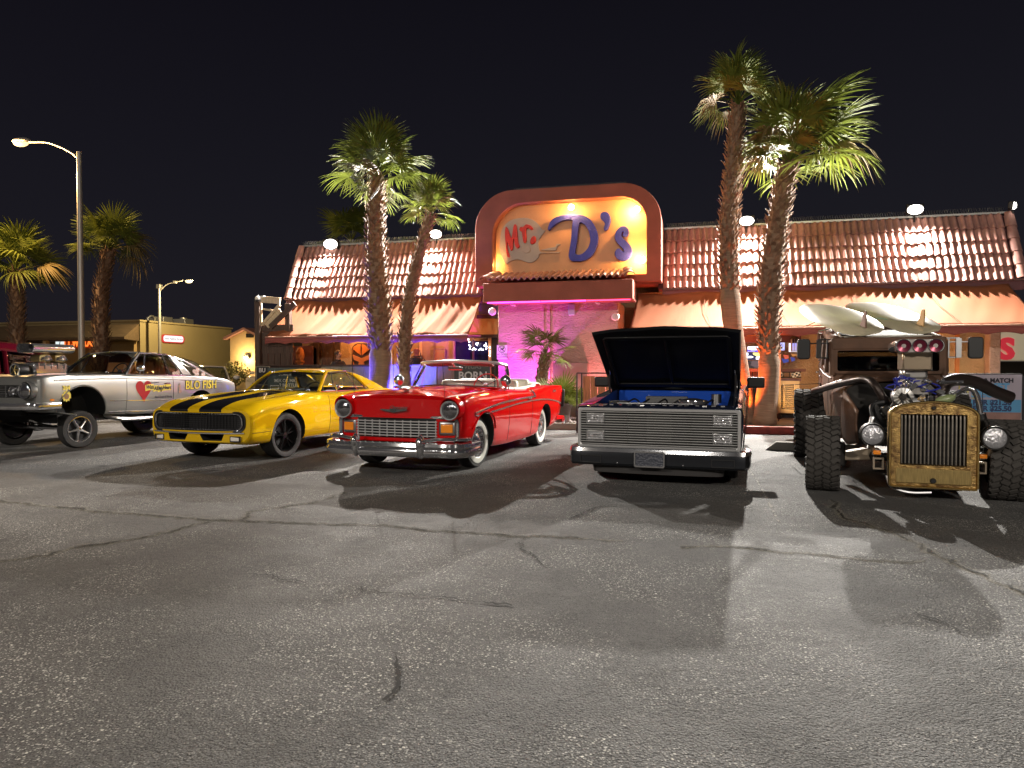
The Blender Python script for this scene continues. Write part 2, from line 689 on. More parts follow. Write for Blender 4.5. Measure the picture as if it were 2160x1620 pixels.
def ribbon(name, pts, w, z, m, jit=0.0, wj=0.0, step=0.02, label=None, cat=None):
    P = [Vector((p.x, p.y, 0)) for p in pts]
    tot = sum((b - a).length for a, b in zip(P, P[1:]))
    n = max(2, int(tot / step))
    P = resample(P, n)
    vs, fs, uv = [], [], []
    for i, p in enumerate(P):
        t = (P[min(i + 1, n)] - P[max(i - 1, 0)]).normalized()
        o = Vector((-t.y, t.x, 0))
        p = p + o * (jit * (noise.noise(Vector((p.x * 2.3, p.y * 2.3, 0))) * 1.6 + noise.noise(Vector((p.x * 9, p.y * 9, 3))) * 1.1 + noise.noise(Vector((p.x * 27, p.y * 27, 5))) * 0.7))
        hw = w * (1 + wj * noise.noise(Vector((p.x * 7, p.y * 7, 9))) * 1.8) * 0.5
        vs += [(p.x - o.x * hw, p.y - o.y * hw, z), (p.x + o.x * hw, p.y + o.y * hw, z)]
    for i in range(n):
        fs.append((2 * i, 2 * i + 2, 2 * i + 3, 2 * i + 1))
    me = bpy.data.meshes.new(name)
    me.from_pydata(vs, [], fs)
    ul = me.uv_layers.new(name='UVMap')
    for lp in me.loops:
        ul.data[lp.index].uv = (lp.vertex_index // 2 / n, lp.vertex_index % 2)
    if me.polygons and me.polygons[0].normal.z < 0:
        me.flip_normals()
    me.materials.append(m)
    return tag(link(name, me), label, cat, kind='structure')


LC = lambda L: [G(x / 2, 980 + y / 2) for x, y in L]
RC = lambda L: [G(1080 + x / 2, 980 + y / 2) for x, y in L]
cracks = [
    (LC([(-40, 150), (100, 165), (200, 178), (330, 190), (470, 205), (600, 212), (750, 220), (860, 235), (1000, 232), (1100, 238), (1180, 245), (1300, 250), (1450, 250), (1600, 255), (1750, 270), (1900, 283), (2050, 300), (2160, 308), (2360, 312), (2630, 325)]), 0.022, 'long crack running across the lot in front of the red and yellow cars'),
    (LC([(-60, 425), (200, 385), (330, 352), (500, 325), (620, 305), (760, 275), (880, 243)]), 0.024, 'crack rising from the left edge of the lot to the forking crack'),
    (LC([(1010, 232), (1080, 200), (1200, 180), (1330, 155), (1450, 118)]), 0.020, 'crack forking off towards the shadow of the red convertible'),
    (LC([(1040, 468), (1150, 482), (1280, 495), (1400, 518), (1490, 515), (1560, 535), (1700, 552), (1860, 570), (2000, 580), (2160, 600)]), 0.012, 'thin broken crack crossing the middle of the lot'),
    (RC([(710, 348), (1030, 355), (1330, 380), (1500, 398), (1750, 415)]), 0.015, 'crack crossing the lit strip in front of the rusty hot rod'),
    (RC([(1340, 150), (1380, 215), (1500, 250), (1600, 290), (1720, 350), (1850, 420), (2000, 470), (2200, 560)]), 0.020, 'crack running from the hot rod front tyre to the right edge'),
    (RC([(35, 310), (40, 360), (80, 400), (160, 430)]), 0.010, 'short curling crack in front of the dark pickup'),
    (LC([(1640, 800), (1680, 830), (1685, 900), (1660, 1000)]), 0.012, 'short crack in the stony asphalt close to the viewer'),
    (RC([(390, 170), (330, 195), (270, 215), (185, 250)]), 0.012, 'short slanting crack inside the pickup shadow'),
    (RC([(1700, 630), (1790, 660), (1860, 690), (1900, 720)]), 0.012, 'short crack near the right edge of the lot'),
]
for pts, w, lab in cracks:
    if w > .0125: ribbon('crack_edge', pts, 0.08 + w * 3, 0.004, CRACK_EDGE, 0.045, 0.5, label='pale worn border of the ' + ' '.join(lab.split()[:11]), cat='crack border')
    ribbon('crack', pts, w * .9, 0.008, CRACK, 0.045, 1.0, label=lab, cat='crack')
ribbon('parking_line', [G(1560, 958), G(1600, 1020), G(1645, 1105)], 0.13, 0.004, PAINT, 0, 0, label='worn white parking line between pickup and hot rod', cat='line')
ribbon('parking_line', [G(1085, 930), G(1110, 905)], 0.10, 0.004, PAINT, 0, 0, label='worn white parking line behind the red convertible', cat='line')

# ------------------------------------------------------------------ sidewalk, kerb, planter stones
CONC = mat('concrete', (0.30, 0.275, 0.24), 0.85, var=0.35, vscale=1.6, bump=0.15, bscale=45)
mb = MB().box((-2.2, 17.0, 0.06), (18.6, 3.3, 0.12))
tag(mb.build('sidewalk', CONC, bevel=0.015), 'low concrete walk along the restaurant front', 'sidewalk', kind='structure')
REDP = mat('red_kerb_paint', (0.34, 0.045, 0.03), 0.6, var=0.35, vscale=9)
mb = MB().box((1.35, 15.27, 0.08), (1.75, 0.14, 0.16))
tag(mb.build('kerb', REDP, bevel=0.02), 'red painted kerb below the two tall palms', 'kerb', kind='structure')
mb = MB().box((-4.2, 15.29, 0.075), (3.4, 0.12, 0.15))
tag(mb.build('kerb', CONC, bevel=0.02), 'pale concrete kerb behind the red convertible', 'kerb', kind='structure')
mb = MB()
for i in range(230):
    x, y = rnd.uniform(-4.6, -0.9), rnd.uniform(15.45, 17.0)
    r = rnd.uniform(0.03, 0.075)
    mb.ball((x, y, 0.12 + r * 0.4), (r, r * rnd.uniform(0.7, 1), r * 0.7), 7, 5)
tag(mb.build('gravel', mat('planter_stone', (0.30, 0.25, 0.23), 0.8, var=0.5, vscale=7)), 'reddish stones filling the planter below the pier wall', 'gravel', kind='stuff')
mb = MB().box((0, 0, 0.07), (1.7, 0.16, 0.14), taper=0.8)
o = mb.build('wheel_stop', CONC, bevel=0.02, loc=(1.95, 12.25, 0), rot=(0, 0, R(-5)))
tag(o, 'grey concrete wheel stop beside the hot rod rear tyre', 'wheel stop')
# ================================================================== restaurant
STUC = mat('pink_stucco', (0.52, 0.36, 0.30), 0.9, bump=1.0, bscale=17, var=0.12, vscale=2, stretch=(1, 1, 2.2), detail=3)
TAN = mat('tan_stucco', (0.46, 0.31, 0.17), 0.9, bump=0.8, bscale=26, var=0.2, vscale=2)
PARA = mat('rust_stucco', (0.30, 0.088, 0.058), 0.88, bump=0.25, bscale=40, var=0.22, vscale=2)
PANEL = mat('sign_plaster', (0.70, 0.36, 0.19), 0.85, bump=0.2, bscale=30, var=0.12, vscale=3)
TILE = mat('clay_tile', (0.40, 0.195, 0.16), 0.8, var=0.30, vscale=5, rand=0.28, bump=0.15, bscale=30)
TRIM = mat('maroon_trim', (0.12, 0.035, 0.04), 0.6, var=0.25, vscale=3)
CLOTH = mat('awning_cloth', (0.235, 0.066, 0.020), 0.85, var=0.15, vscale=1.2, bump=0.08, bscale=90)
VALC = mat('valance_cloth', (0.26, 0.065, 0.05), 0.85, var=0.2, vscale=2)
METAL = mat('galvanised', (0.45, 0.44, 0.42), 0.45, 0.8)
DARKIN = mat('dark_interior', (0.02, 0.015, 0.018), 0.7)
PLAST = mat('smooth_plaster', (0.30, 0.235, 0.19), 0.8, var=0.15, vscale=2)

bld = thing('restaurant_building', 'long low restaurant with clay tile mansard roof, orange awnings and rounded sign parapet', 'restaurant', (0, 0, 0))
EV, EZ, RV, RZ_ = 17.86, 3.30, 18.60, 4.84
XL, XR = -11.2, 6.92
SX0, SX1 = -5.44, -0.81
# walls behind the awnings
mb = MB()
mb.box(((XL + -4.9) / 2, 18.85, 1.7), (-4.9 - XL, 0.3, 3.2))
mb.build('wall', TAN, bld)
mb = MB()
mb.box(((5.05 + 5.75) / 2, 18.85, 1.7), (0.7, 0.3, 3.2))
mb.build('wall', TAN, bld)
mb = MB()
mb.box(((-0.6 + 0.2) / 2 - 0.55, 18.85, 1.7), (1.2, 0.3, 3.2))
mb.build('wall', TAN, bld)
mb = MB().box(((XL + XR) / 2, 22.5, 2.4), (XR - XL - 0.2, 6.6, 4.4))
mb.build('wall', TAN, bld)
# slope under the tiles
for a, c in ((XL, SX0 + .1), (SX1 - .1, XR)):
    mb = MB()
    mb.add([(a, EV, EZ), (c, EV, EZ), (c, RV, RZ_), (a, RV, RZ_), (a, RV + .6, RZ_), (c, RV + .6, RZ_), (a, RV + .6, EZ), (c, RV + .6, EZ)], [(0, 1, 2, 3), (3, 2, 5, 4), (0, 3, 4, 6), (1, 7, 5, 2), (0, 6, 7, 1)])
    mb.build('roof_deck', TRIM, bld, angle=20)
# tiles
sl = Vector((0, RV - EV, RZ_ - EZ)); SLEN = sl.length; sl.normalize()
nrm = Vector((0, -sl.z, sl.y))
NROW = 5
TL = SLEN / NROW


def tile_mesh(w, ln):
    """Double-roll clay tile: x across, y up the slope, z off the roof."""
    mb = MB()
    n = 16
    top, bot = [], []
    for j, (y, lift) in enumerate(((-0.05, 0.050), (-0.035, 0.052), (ln * 1.02, 0.004))):
        row = []
        for i in range(n + 1):
            x = -w / 2 + w * i / n * 1.03
            q = (i / n * 2) % 1.0
            h = 0.062 * max(0.0, math.sin(PI * min(1, max(0, (q - 0.18) / 0.82)))) ** 0.8
            row.append((x, y, lift + h))
        top.append(row)
    mb.grid(top)
    lip = [top[0], [(p[0], p[1], p[2] - 0.026) for p in top[0]], [(p[0], p[1] + 0.08, p[2] - 0.026) for p in top[0]]]
    mb.grid(lip, flip=True)
    me = mb.mesh('roof_tile')
    finish(me, 50)
    me.materials.append(TILE)
    return me


TW = 0.30
tm = [tile_mesh(TW, TL) for _ in range(1)][0]
slope_rot = Matrix((Vector((1, 0, 0)), sl, nrm)).transposed().to_4x4()
for a, c in ((XL + 0.22, SX0), (SX1 + 0.02, XR - 0.2)):
    nt = round((c - a) / TW)
    w = (c - a) / nt
    for r in range(NROW):
        for i in range(nt):
            o = link('roof_tile', tm, bld)
            p = Vector((a + (i + .5) * w, EV, EZ)) + sl * (r * TL) + nrm * 0.004
            o.matrix_local = Matrix.Translation(p) @ slope_rot @ TM((rnd.gauss(0, .004), rnd.gauss(0, .010), 0), (rnd.gauss(0, .014), rnd.gauss(0, .012), rnd.gauss(0, .014)), (w / TW, 1, 1))
# verge tiles down both ends
vm = MB()
n = 10
rows = []
for y, r in ((-0.03, 0.135), (TL * 1.05, 0.105)):
    rows.append([(r * math.cos(PI * i / n), y, r * math.sin(PI * i / n) * 0.9) for i in range(n + 1)])
vm.grid(rows)
vm.grid([rows[0], [(p[0] * .82, p[1], p[2] * .82) for p in rows[0]]], flip=True)
vme = vm.mesh('verge_tile'); finish(vme, 50); vme.materials.append(TILE)
for x, ro in ((XL + 0.09, -0.35), (XR - 0.06, 0.35)):
    for r in range(NROW):
        o = link('verge_tile', vme, bld)
        o.matrix_local = Matrix.Translation(Vector((x, EV, EZ)) + sl * (r * TL) + nrm * 0.02) @ slope_rot @ TM((0, 0, 0), (0.03, ro, 0))
# mortar lumps, fascia, ridge cap
for a, c in ((XL, SX0), (SX1, XR)):
    MB().box(((a + c) / 2, EV + 0.04, EZ - 0.13), (c - a, 0.10, 0.22)).build('fascia', TRIM, bld, bevel=0.01)
    MB().box(((a + c) / 2, EV - 0.035, EZ - 0.02), (c - a, 0.07, 0.05)).build('gutter', mat('gutter_brown', (0.14, 0.07, 0.065), 0.5), bld, bevel=0.01)
    MB().box(((a + c) / 2, RV + 0.06, RZ_ + 0.05), (c - a, 0.22, 0.06)).build('ridge_cap', METAL, bld, bevel=0.01)
mb = MB()
for a, c in ((XL + .1, SX0 - .1), (SX1 + .1, XR - .1)):
    x = a
    while x < c:
        for dx, dy in ((-.05, -.03), (.05, .0), (0, .04), (-.02, .02)):
            mb.tube([(x, RV + .06, RZ_ + .08), (x + dx + rnd.gauss(0, .01), RV + .06 + dy, RZ_ + .20)], 0.0022, 3, False)
        x += 0.055
x = SX0 + 1.0
while x < SX1 - 0.9:
    for dx, dy in ((-.05, -.03), (.05, .0), (0, .04)):
        mb.tube([(x, 17.6, 5.80), (x + dx, 17.6 + dy, 5.91)], 0.002, 3, False)
    x += 0.06
tag(mb.build('bird_spikes', METAL, bld, angle=None, fix=False), kind='stuff')

# ------------------------------------------------------------------ sign parapet
PV = 17.30
outer = rrect(SX0, 3.42, SX1, 5.80, (0.02, 0.02, 0.95, 0.95), 12)
inner = rrect(-4.98, 3.60, -1.16, 5.47, (0.02, 0.02, 0.62, 0.80), 12)
mb = MB().ring(outer, inner, 1.3, PV)
mb.build('sign_surround', PARA, bld, bevel=0.015)
mb = MB().prism(inner, 0.9, None, y0=PV + 0.30)
mb.build('sign_panel', PANEL, bld)

S = lambda x, y, v: W(980 + x / 4.909, 370 + y / 4.909, v)


def cut_letter(name, pts, mat_, parent, v, depth, hole=None, n=4, bev=0.02):
    out = [(p.x, p.z) for p in crom([S(x, y, v) for x, y in pts], n, True)]
    mb = MB()
    if hole:
        h = [(p.x, p.z) for p in crom([S(x, y, v) for x, y in hole], n, True)]
        bm = bmesh.new()
        ed = []
        for lp in (out, h):
            vs = [bm.verts.new((p[0], 0, p[1])) for p in lp]
            ed += [bm.edges.new((vs[i], vs[(i + 1) % len(vs)])) for i in range(len(vs))]
        bmesh.ops.triangle_fill(bm, use_beauty=True, edges=ed)
        bm.normal_update()
        for f in bm.faces:
            if f.normal.y > 0: f.normal_flip()
        g = bmesh.ops.extrude_face_region(bm, geom=list(bm.faces))
        bmesh.ops.translate(bm, verts=[e for e in g['geom'] if isinstance(e, bmesh.types.BMVert)], vec=(0, -depth, 0))
        bmesh.ops.recalc_face_normals(bm, faces=bm.faces)
        bmesh.ops.translate(bm, verts=bm.verts, vec=(0, v, 0))
        me = bpy.data.meshes.new(name)
        bm.to_mesh(me); bm.free()
        me.materials.append(mat_)
        o = link(name, me, parent)
        q = o.modifiers.new('edge', 'BEVEL'); q.width = bev; q.segments = 2; q.limit_method = 'ANGLE'; q.angle_limit = R(50)
        return o
    mb.prism(out, depth, None, y0=v - depth)
    return mb.build(name, mat_, parent, angle=50, bevel=bev)


BLUEL = mat('blue_sign_paint', (0.040, 0.050, 0.42), 0.55, bump=0.5, bscale=35, var=0.25, vscale=8)
REDL = mat('red_sign_paint', (0.55, 0.02, 0.012), 0.5, bump=0.4, bscale=35)
GUIT = mat('guitar_plaster', (0.50, 0.40, 0.34), 0.85, bump=0.25, bscale=25, var=0.1)
sv = PV + 0.30
sign = thing('restaurant_sign', 'carved sign reading Mr. D\'s with a guitar in the lit orange recess', 'sign', (0, 0, 0))
cut_letter('guitar_body', [(370, 690), (380, 600), (415, 525), (480, 470), (560, 447), (650, 445), (725, 472), (775, 520), (805, 562), (836, 576), (790, 640), (770, 690), (772, 740), (800, 800), (975, 796), (970, 806), (790, 812), (772, 845), (735, 885), (690, 905), (640, 900), (590, 880), (540, 873), (480, 890), (432, 918), (408, 885), (378, 815), (365, 750)], GUIT, sign, sv, 0.045, n=3)
cut_letter('guitar_neck', [(800, 770), (925, 745), (945, 738), (955, 712), (992, 712), (990, 724), (968, 728), (950, 770), (930, 780), (820, 778)], GUIT, sign, sv, 0.04, n=2, bev=0.008)
cut_letter('sound_hole', [(605, 765), (618, 735), (645, 725), (672, 735), (686, 765), (672, 793), (645, 804), (618, 793)], GUIT, sign, sv - 0.043, 0.03, bev=0.006)
cut_letter('letter', [(430, 545), (447, 545), (468, 600), (490, 650), (502, 600), (515, 525), (535, 512), (548, 560), (553, 640), (560, 700), (572, 738), (552, 757), (532, 735), (520, 680), (512, 655), (507, 700), (505, 762), (485, 782), (470, 745), (450, 695), (448, 740), (458, 790), (468, 830), (464, 850), (449, 843), (438, 790), (430, 700), (425, 620)], REDL, sign, sv - 0.043, 0.07, n=3)
cut_letter('letter', [(572, 560), (588, 535), (607, 542), (640, 512), (680, 520), (708, 545), (710, 562), (690, 566), (665, 550), (645, 562), (640, 600), (645, 650), (642, 692), (628, 704), (614, 690), (605, 630), (598, 590), (580, 577)], REDL, sign, sv - 0.043, 0.07, n=3)
cut_letter('letter', [(684, 690), (692, 655), (715, 632), (738, 640), (743, 668), (733, 698), (710, 715), (690, 710)], REDL, sign, sv - 0.043, 0.07, n=4)
cut_letter('letter', [(1088, 850), (1092, 790), (1108, 700), (1117, 600), (1122, 530), (1122, 472), (1060, 468), (1000, 485), (950, 515), (915, 547), (890, 570), (872, 572), (880, 530), (905, 480), (950, 445), (1020, 422), (1100, 415), (1180, 415), (1250, 430), (1310, 470), (1352, 530), (1380, 600), (1387, 670), (1372, 750), (1336, 820), (1290, 865), (1230, 892), (1170, 896), (1112, 890)], BLUEL, sign, sv, 0.13, hole=[(1198, 500), (1185, 560), (1175, 650), (1162, 740), (1152, 800), (1165, 824), (1205, 828), (1250, 800), (1290, 750), (1308, 690), (1305, 640), (1290, 580), (1260, 530), (1225, 502)], n=3)
cut_letter('letter', [(1411, 435), (1420, 400), (1450, 386), (1487, 395), (1510, 430), (1517, 475), (1502, 530), (1480, 572), (1455, 578), (1448, 548), (1458, 510), (1440, 480), (1418, 460)], BLUEL, sign, sv, 0.13, n=4)
cut_letter('letter', [(1562, 645), (1572, 595), (1602, 555), (1642, 535), (1678, 540), (1703, 570), (1702, 608), (1680, 638), (1650, 638), (1640, 620), (1652, 604), (1644, 592), (1632, 602), (1628, 632), (1652, 668), (1692, 702), (1727, 742), (1740, 790), (1727, 842), (1690, 877), (1640, 890), (1598, 880), (1568, 850), (1560, 812), (1576, 776), (1606, 764), (1626, 782), (1648, 797), (1652, 780), (1630, 752), (1590, 712), (1568, 682)], BLUEL, sign, sv, 0.13, n=3)
BULB = glow('warm_bulb', (1.0, 0.62, 0.22), 60)
for (px, py) in ((1038, 460), (1205, 432), (1348, 436), (1030, 562), (1360, 548)):
    p = W(px, py, PV + 0.10)
    if px > 1340: p.x -= 0.05
    if py < 440: p.z -= 0.06
    b = MB()
    b.ball((0, 0, 0), (0.075, 0.06, 0.075), 14, 10)
    o = b.build('bulb', BULB, sign, loc=p)
    k = MB().cyl((0, 0.02, 0), (0, 0.16, 0), 0.03, n=10).build('lamp_holder', BLACK, o)
    d = Vector((0, -0.03, 0))
    c = Vector((-3.1, PV + 0.1, 4.55))
    q = p.lerp(c, 0.06)
    lamp('bulb_light', 'POINT', (q.x, PV + 0.085, q.z), 85 if px > 1340 else 150, (1.0, 0.50, 0.13), size=0.05, parent=sign)

# ------------------------------------------------------------------ small tiled canopy and the pier below
CX0, CX1, CV = -5.03, -1.42, 16.62
mb = MB().box(((CX0 + CX1) / 2, (CV + 17.6) / 2, 3.18), (CX1 - CX0, 17.6 - CV, 0.46))
mb.build('canopy', PARA, bld, bevel=0.02)
cs0, cs1 = Vector((0, CV - 0.07, 3.43)), Vector((0, PV + 0.06, 3.70))
sd = (cs1 - cs0).normalized()
cn = Vector((0, -sd.z, sd.y))
crot = Matrix((Vector((1, 0, 0)), sd, cn)).transposed().to_4x4()
ctm = tile_mesh(TW, (cs1 - cs0).length)
nt = 11
w = (CX1 - CX0 - 0.3) / nt
for i in range(nt):
    o = link('canopy_tile', ctm, bld)
    o.matrix_local = Matrix.Translation((CX0 + .15 + (i + .5) * w, cs0.y, cs0.z)) @ crot @ TM((0, 0, 0), (0, 0, rnd.gauss(0, .008)), (w / TW, 1, 1))
for x, sgn in ((CX0 + .06, -1), (CX1 - .06, 1)):
    for k in range(2):
        o = link('canopy_tile', vme, bld)
        o.matrix_local = Matrix.Translation(Vector((x, cs0.y - 0.02, cs0.z + 0.03)) + sd * (k * 0.36) + Vector((-sgn * k * .06, 0, 0))) @ crot @ TM((0, 0, 0), (0, 0, sgn * 0.16), (1.05, 1.2, 1))
LEDS = [((1.0, 0.06, 0.75), CX0 + .1, -3.6), ((1.0, 0.05, 0.42), -3.6, -2.5), ((1.0, 0.03, 0.12), -2.5, CX1 - .05)]
for i, (c, a, b_) in enumerate(LEDS):
    mb = MB().box(((a + b_) / 2, CV + 0.035, 2.935), (b_ - a - 0.02, 0.03, 0.028))
    mb.build('light_strip', glow('strip_%d' % i, c, 5.0), bld)
PX0, PX1, PIV = -4.90, -1.84, 17.50
mb = MB().box(((PX0 + PX1) / 2, (PIV + 19) / 2, 1.5), (PX1 - PX0, 19 - PIV, 2.98))
mb.build('pier', STUC, bld, bevel=0.03)
a = W(1166, 765, 17.3); b_ = W(1239, 765, 17.3)
mb = MB().box(((a.x + b_.x) / 2, 17.40, (a.z + 0.12) / 2), (b_.x - a.x, 0.2, a.z - 0.12))
mb.build('wall_panel', PLAST, bld, bevel=0.01)
mb = MB()
for px in (1147, 1160):
    p = W(px, 640, PIV - 0.02)
    mb.tube([(p.x, PIV - 0.02, 0.3), (p.x, PIV - 0.02, 2.9)], 0.014, 6)
p0, p1 = W(1158, 770, PIV - .012), W(1270, 665, PIV - .012)
mb.tube([p0, W(1200, 728, PIV - .012), W(1240, 690, PIV - .012), p1, W(1300, 640, PIV - .012)], 0.007, 5)
mb.build('conduit', STUC, bld)
# light fittings on the pier
def fit(px, py, v):
    return W(px, py, v)
t = thing('wall_light', 'boxy bluish wall light high on the pink pier', 'wall light', fit(1206, 653, PIV - .06))
MB().box((0, 0, 0), (0.17, 0.12, 0.25)).build('housing', mat('grey_blue_metal', (0.33, 0.33, 0.42), 0.4), t, bevel=0.01)
MB().box((0, 0, -0.135), (0.13, 0.09, 0.02)).build('diffuser', WHITE, t)
for px, py, lab in ((1038, 657, 'round white flood lamp left of the pink pier under the canopy'), (1298, 668, 'round white flood lamp right of the pink pier under the canopy')):
    p = fit(px, py, 17.2)
    t = thing('flood_bulb', lab, 'flood lamp', p, 0, 'round flood lamps beside the pier')
    MB().lathe([(0.0, -0.02), (0.075, -0.02), (0.098, 0.01), (0.10, 0.03), (0.06, 0.10), (0.035, 0.15), (0.0, 0.15)], axis='y', n=20).build('lamp_body', WHITE, t)
    MB().lathe([(0.0, -0.026), (0.03, -0.028), (0.07, -0.022)], axis='y', n=20).build('lamp_face', mat('frosted', (0.62, 0.58, 0.55), 0.3), t)
    MB().tube([(0, 0.15, 0), (0, 0.22, 0.03), (0, 0.3, 0.1)], 0.018, 6).build('bracket', IRON, t)
for px, py, lab in ((1082, 643, 'small white spot lamp below the canopy near its left end'), (1260, 639, 'small white spot lamp below the canopy near its right end')):
    t = thing('spot_lamp', lab, 'spot lamp', fit(px, py, 17.2), 0, 'small spot lamps below the canopy')
    MB().box((0, 0, 0), (0.12, 0.07, 0.05), rot=(0, 0.35, 0)).build('housing', WHITE, t, bevel=0.01)
    MB().tube([(0, 0, 0.02), (0, 0.02, 0.12)], 0.012, 6).build('bracket', WHITE, t)
t = thing('no_dogs_sign', 'white plate reading NO DOGS ALLOWED at the left edge of the pink pier', 'sign', fit(1059, 743, PIV - .015))
MB().box((0, 0, 0), (0.27, 0.012, 0.36)).build('plate', WHITE, t)
INK = mat('black_ink', (0.02, 0.018, 0.03), 0.6)
mb = MB(); mb.tube([(0.095 * math.cos(k * PI / 12), -0.012, 0.075 + 0.085 * math.sin(k * PI / 12)) for k in range(24)], 0.006, 4, closed=True)
mb.tube([(-.065, -.012, .135), (.065, -.012, .015)], 0.006, 4)
mb.box((0, -.012, .08), (.07, .004, .03)); mb.box((-.03, -.012, .055), (.012, .004, .04)); mb.box((.03, -.012, .055), (.012, .004, .04)); mb.box((.042, -.012, .105), (.03, .004, .03))
mb.build('pictogram', INK, t)
text('lettering', 'NO DOGS\nALLOWED', 0.065, INK, t, (0, -0.011, -0.09), extrude=0.002)

# ------------------------------------------------------------------ awnings
def awning(name, xt0, xt1, xb0, xb1, zt, zb, seed, label, folds=1.0, seams=0):
    root = bld
    AT, AB = 17.80, 16.98
    nu, nv = 150, 12
    rows = []
    for j in range(nv + 1):
        t = j / nv
        row = []
        for i in range(nu + 1):
            s = i / nu
            x = (xt0 + (xt1 - xt0) * s) * (1 - t) + (xb0 + (xb1 - xb0) * s) * t
            sk = x + t * 0.5
            amp = folds * (0.3 + 0.7 * s if xt0 < -5 else 0.55)
            d = amp * (0.018 * noise.noise(Vector((sk * 3.3, t * 0.7, seed))) + 0.010 * noise.noise(Vector((sk * 8.0, t * 0.9, seed + 4))) * (0.3 + t))
            d += 0.03 * noise.noise(Vector((x * 0.7, t * 1.5, seed + 9)))
            sag = -0.05 * math.sin(PI * t)
            z = zt + (zb - zt) * t + (d + sag) * 0.75
            y = AT + (AB - AT) * t - (d + sag) * 0.65
            if j == 0:
                z += 0.05 * abs(math.sin(x * 1.9 + seed)) - 0.02
            row.append((x, y, z))
        rows.append(row)
    o = MB().grid(rows).build('awning', CLOTH, bld, angle=80, solid=0.006)
    tag(o, label)
    # scalloped valance
    vs = []
    rows = [[], [], []]
    n = int((xb1 - xb0) / 0.03)
    for i in range(n + 1):
        x = xb0 + (xb1 - xb0) * i / n
        ph = ((x - xb0) / 0.62) % 1.0
        d = 0.205 - 0.05 * abs(math.sin(PI * ph)) ** 0.8 + 0.008 * noise.noise(Vector((x * 2, 0, seed)))
        y = AB - 0.012 + 0.012 * noise.noise(Vector((x * 2.2, 0, seed)))
        rows[0].append((x, AB - 0.01, zb - 0.012))
        rows[1].append((x, y, zb - d * 0.5))
        rows[2].append((x, y - 0.008, zb - d))
    MB().grid(rows).build('valance', VALC, o, angle=80, solid=0.005)
    fb = MB()
    fb.tube([(xb0, AB, zb - 0.005), (xb1, AB, zb - 0.005)], 0.022, 8)
    for k in range(5):
        x = xb0 + 0.1 + (xb1 - xb0 - 0.2) * k / 4
        fb.tube([(x, AB, zb - 0.02), (x, 18.7, zb + 0.05)], 0.018, 6)
    fb.build('awning_frame', mat('awning_pipe', (0.35, 0.18, 0.12), 0.5), o)
    if seams:
        sb = MB()
        for k in range(1, seams + 1):
            s = k / (seams + 1)
            sb.tube([(xt0 + (xt1 - xt0) * s, AT - .02, zt + .02), ((xt0 + (xt1 - xt0) * s + xb0 + (xb1 - xb0) * s) / 2 , (AT + AB) / 2 + .012, (zt + zb) / 2 - .012), (xb0 + (xb1 - xb0) * s + .15, AB - .005, zb + .012)], 0.005, 5)
        sb.build('seam', CLOTH, o)
    return o


awning('awning', -10.98, -5.40, -11.29, -5.53, 3.19, 2.19, 3.0, 'left awning with slanting folds', folds=3.4)
awning('awning', -1.41, 6.60, -1.52, 7.05, 3.16, 2.25, 17.0, 'right awning, taut with faint seams', folds=1.3, seams=4)

# ------------------------------------------------------------------ under the left awning
FV = 18.66


def slab(name, x0, y0, x1, y1, m, parent=bld, v=FV, th=0.04, bev=0.0):
    a, c = W(x0, y0, v), W(x1, y1, v)
    return MB().box(((a.x + c.x) / 2, v + th / 2, (a.z + c.z) / 2), (abs(c.x - a.x), th, abs(a.z - c.z))).build(name, m, parent, bevel=bev)


ORNG = mat('orange_board', (0.55, 0.20, 0.055), 0.6, var=0.2, vscale=5)
DBRN = mat('dark_brown', (0.06, 0.03, 0.022), 0.6, var=0.3, vscale=4)
GREYW = mat('grey_panel', (0.21, 0.19, 0.15), 0.7, var=0.25, vscale=3)
PURW = mat('mauve_plaster', (0.33, 0.21, 0.20), 0.8, var=0.2, vscale=3)
slab('wall_panel', 566, 706, 588, 800, GREYW, v=18.4)
slab('wall_panel', 590, 735, 668, 800, DBRN, v=18.60)
slab('wall_panel', 616, 730, 660, 800, mat('maroon_panel', (0.17, 0.07, 0.06), 0.6), v=18.52)
p = W(627, 724, 18.45)
pub = thing('tavern_board', 'orange topped wooden tavern board under the left end of the awning', 'board', (0, 0, 0))
A_, B_ = W(577, 727, 18.4), W(619, 735, 18.4)
mb = MB(); mb.prism([(A_.x, B_.z), (B_.x, B_.z), (B_.x, A_.z - .02)] + [(A_.x + (B_.x - A_.x) * (1 - k / 10), A_.z + 0.05 * math.sin(k * 1.7)) for k in range(11)], 0.06, y0=18.36)
mb.build('header', ORNG, pub)
A_, B_ = W(586, 754, 18.4), W(617, 790, 18.4)
mb = MB(); mb.ring([(A_.x, B_.z), (B_.x, B_.z), (B_.x, A_.z), (A_.x + .06, A_.z)], [(A_.x + .05, B_.z + .03), (B_.x - .04, B_.z + .03), (B_.x - .04, A_.z - .04), (A_.x + .09, A_.z - .04)], 0.05, y0=18.36)
mb.build('frame', ORNG, pub)
mb = MB(); mb.prism([(A_.x + .07, B_.z + .05), (B_.x - .05, B_.z + .05), (B_.x - .05, A_.z - .18), (A_.x + .20, A_.z - .10), (A_.x + .10, A_.z - .2)], 0.03, y0=18.38)
mb.build('picture', ORNG, pub)
MB().box(((A_.x + B_.x) / 2, 18.5, 0.8), (0.5, 0.05, 1.4)).build('stand', DBRN, pub)
tk = thing('carved_post', 'orange carved tiki post under the left awning', 'post', (W(633, 760, 18.3).x, 18.3, 0.12))
mb = MB(); mb.box((0, 0, 0.7), (0.14, 0.10, 1.4)); mb.build('shaft', ORNG, tk)
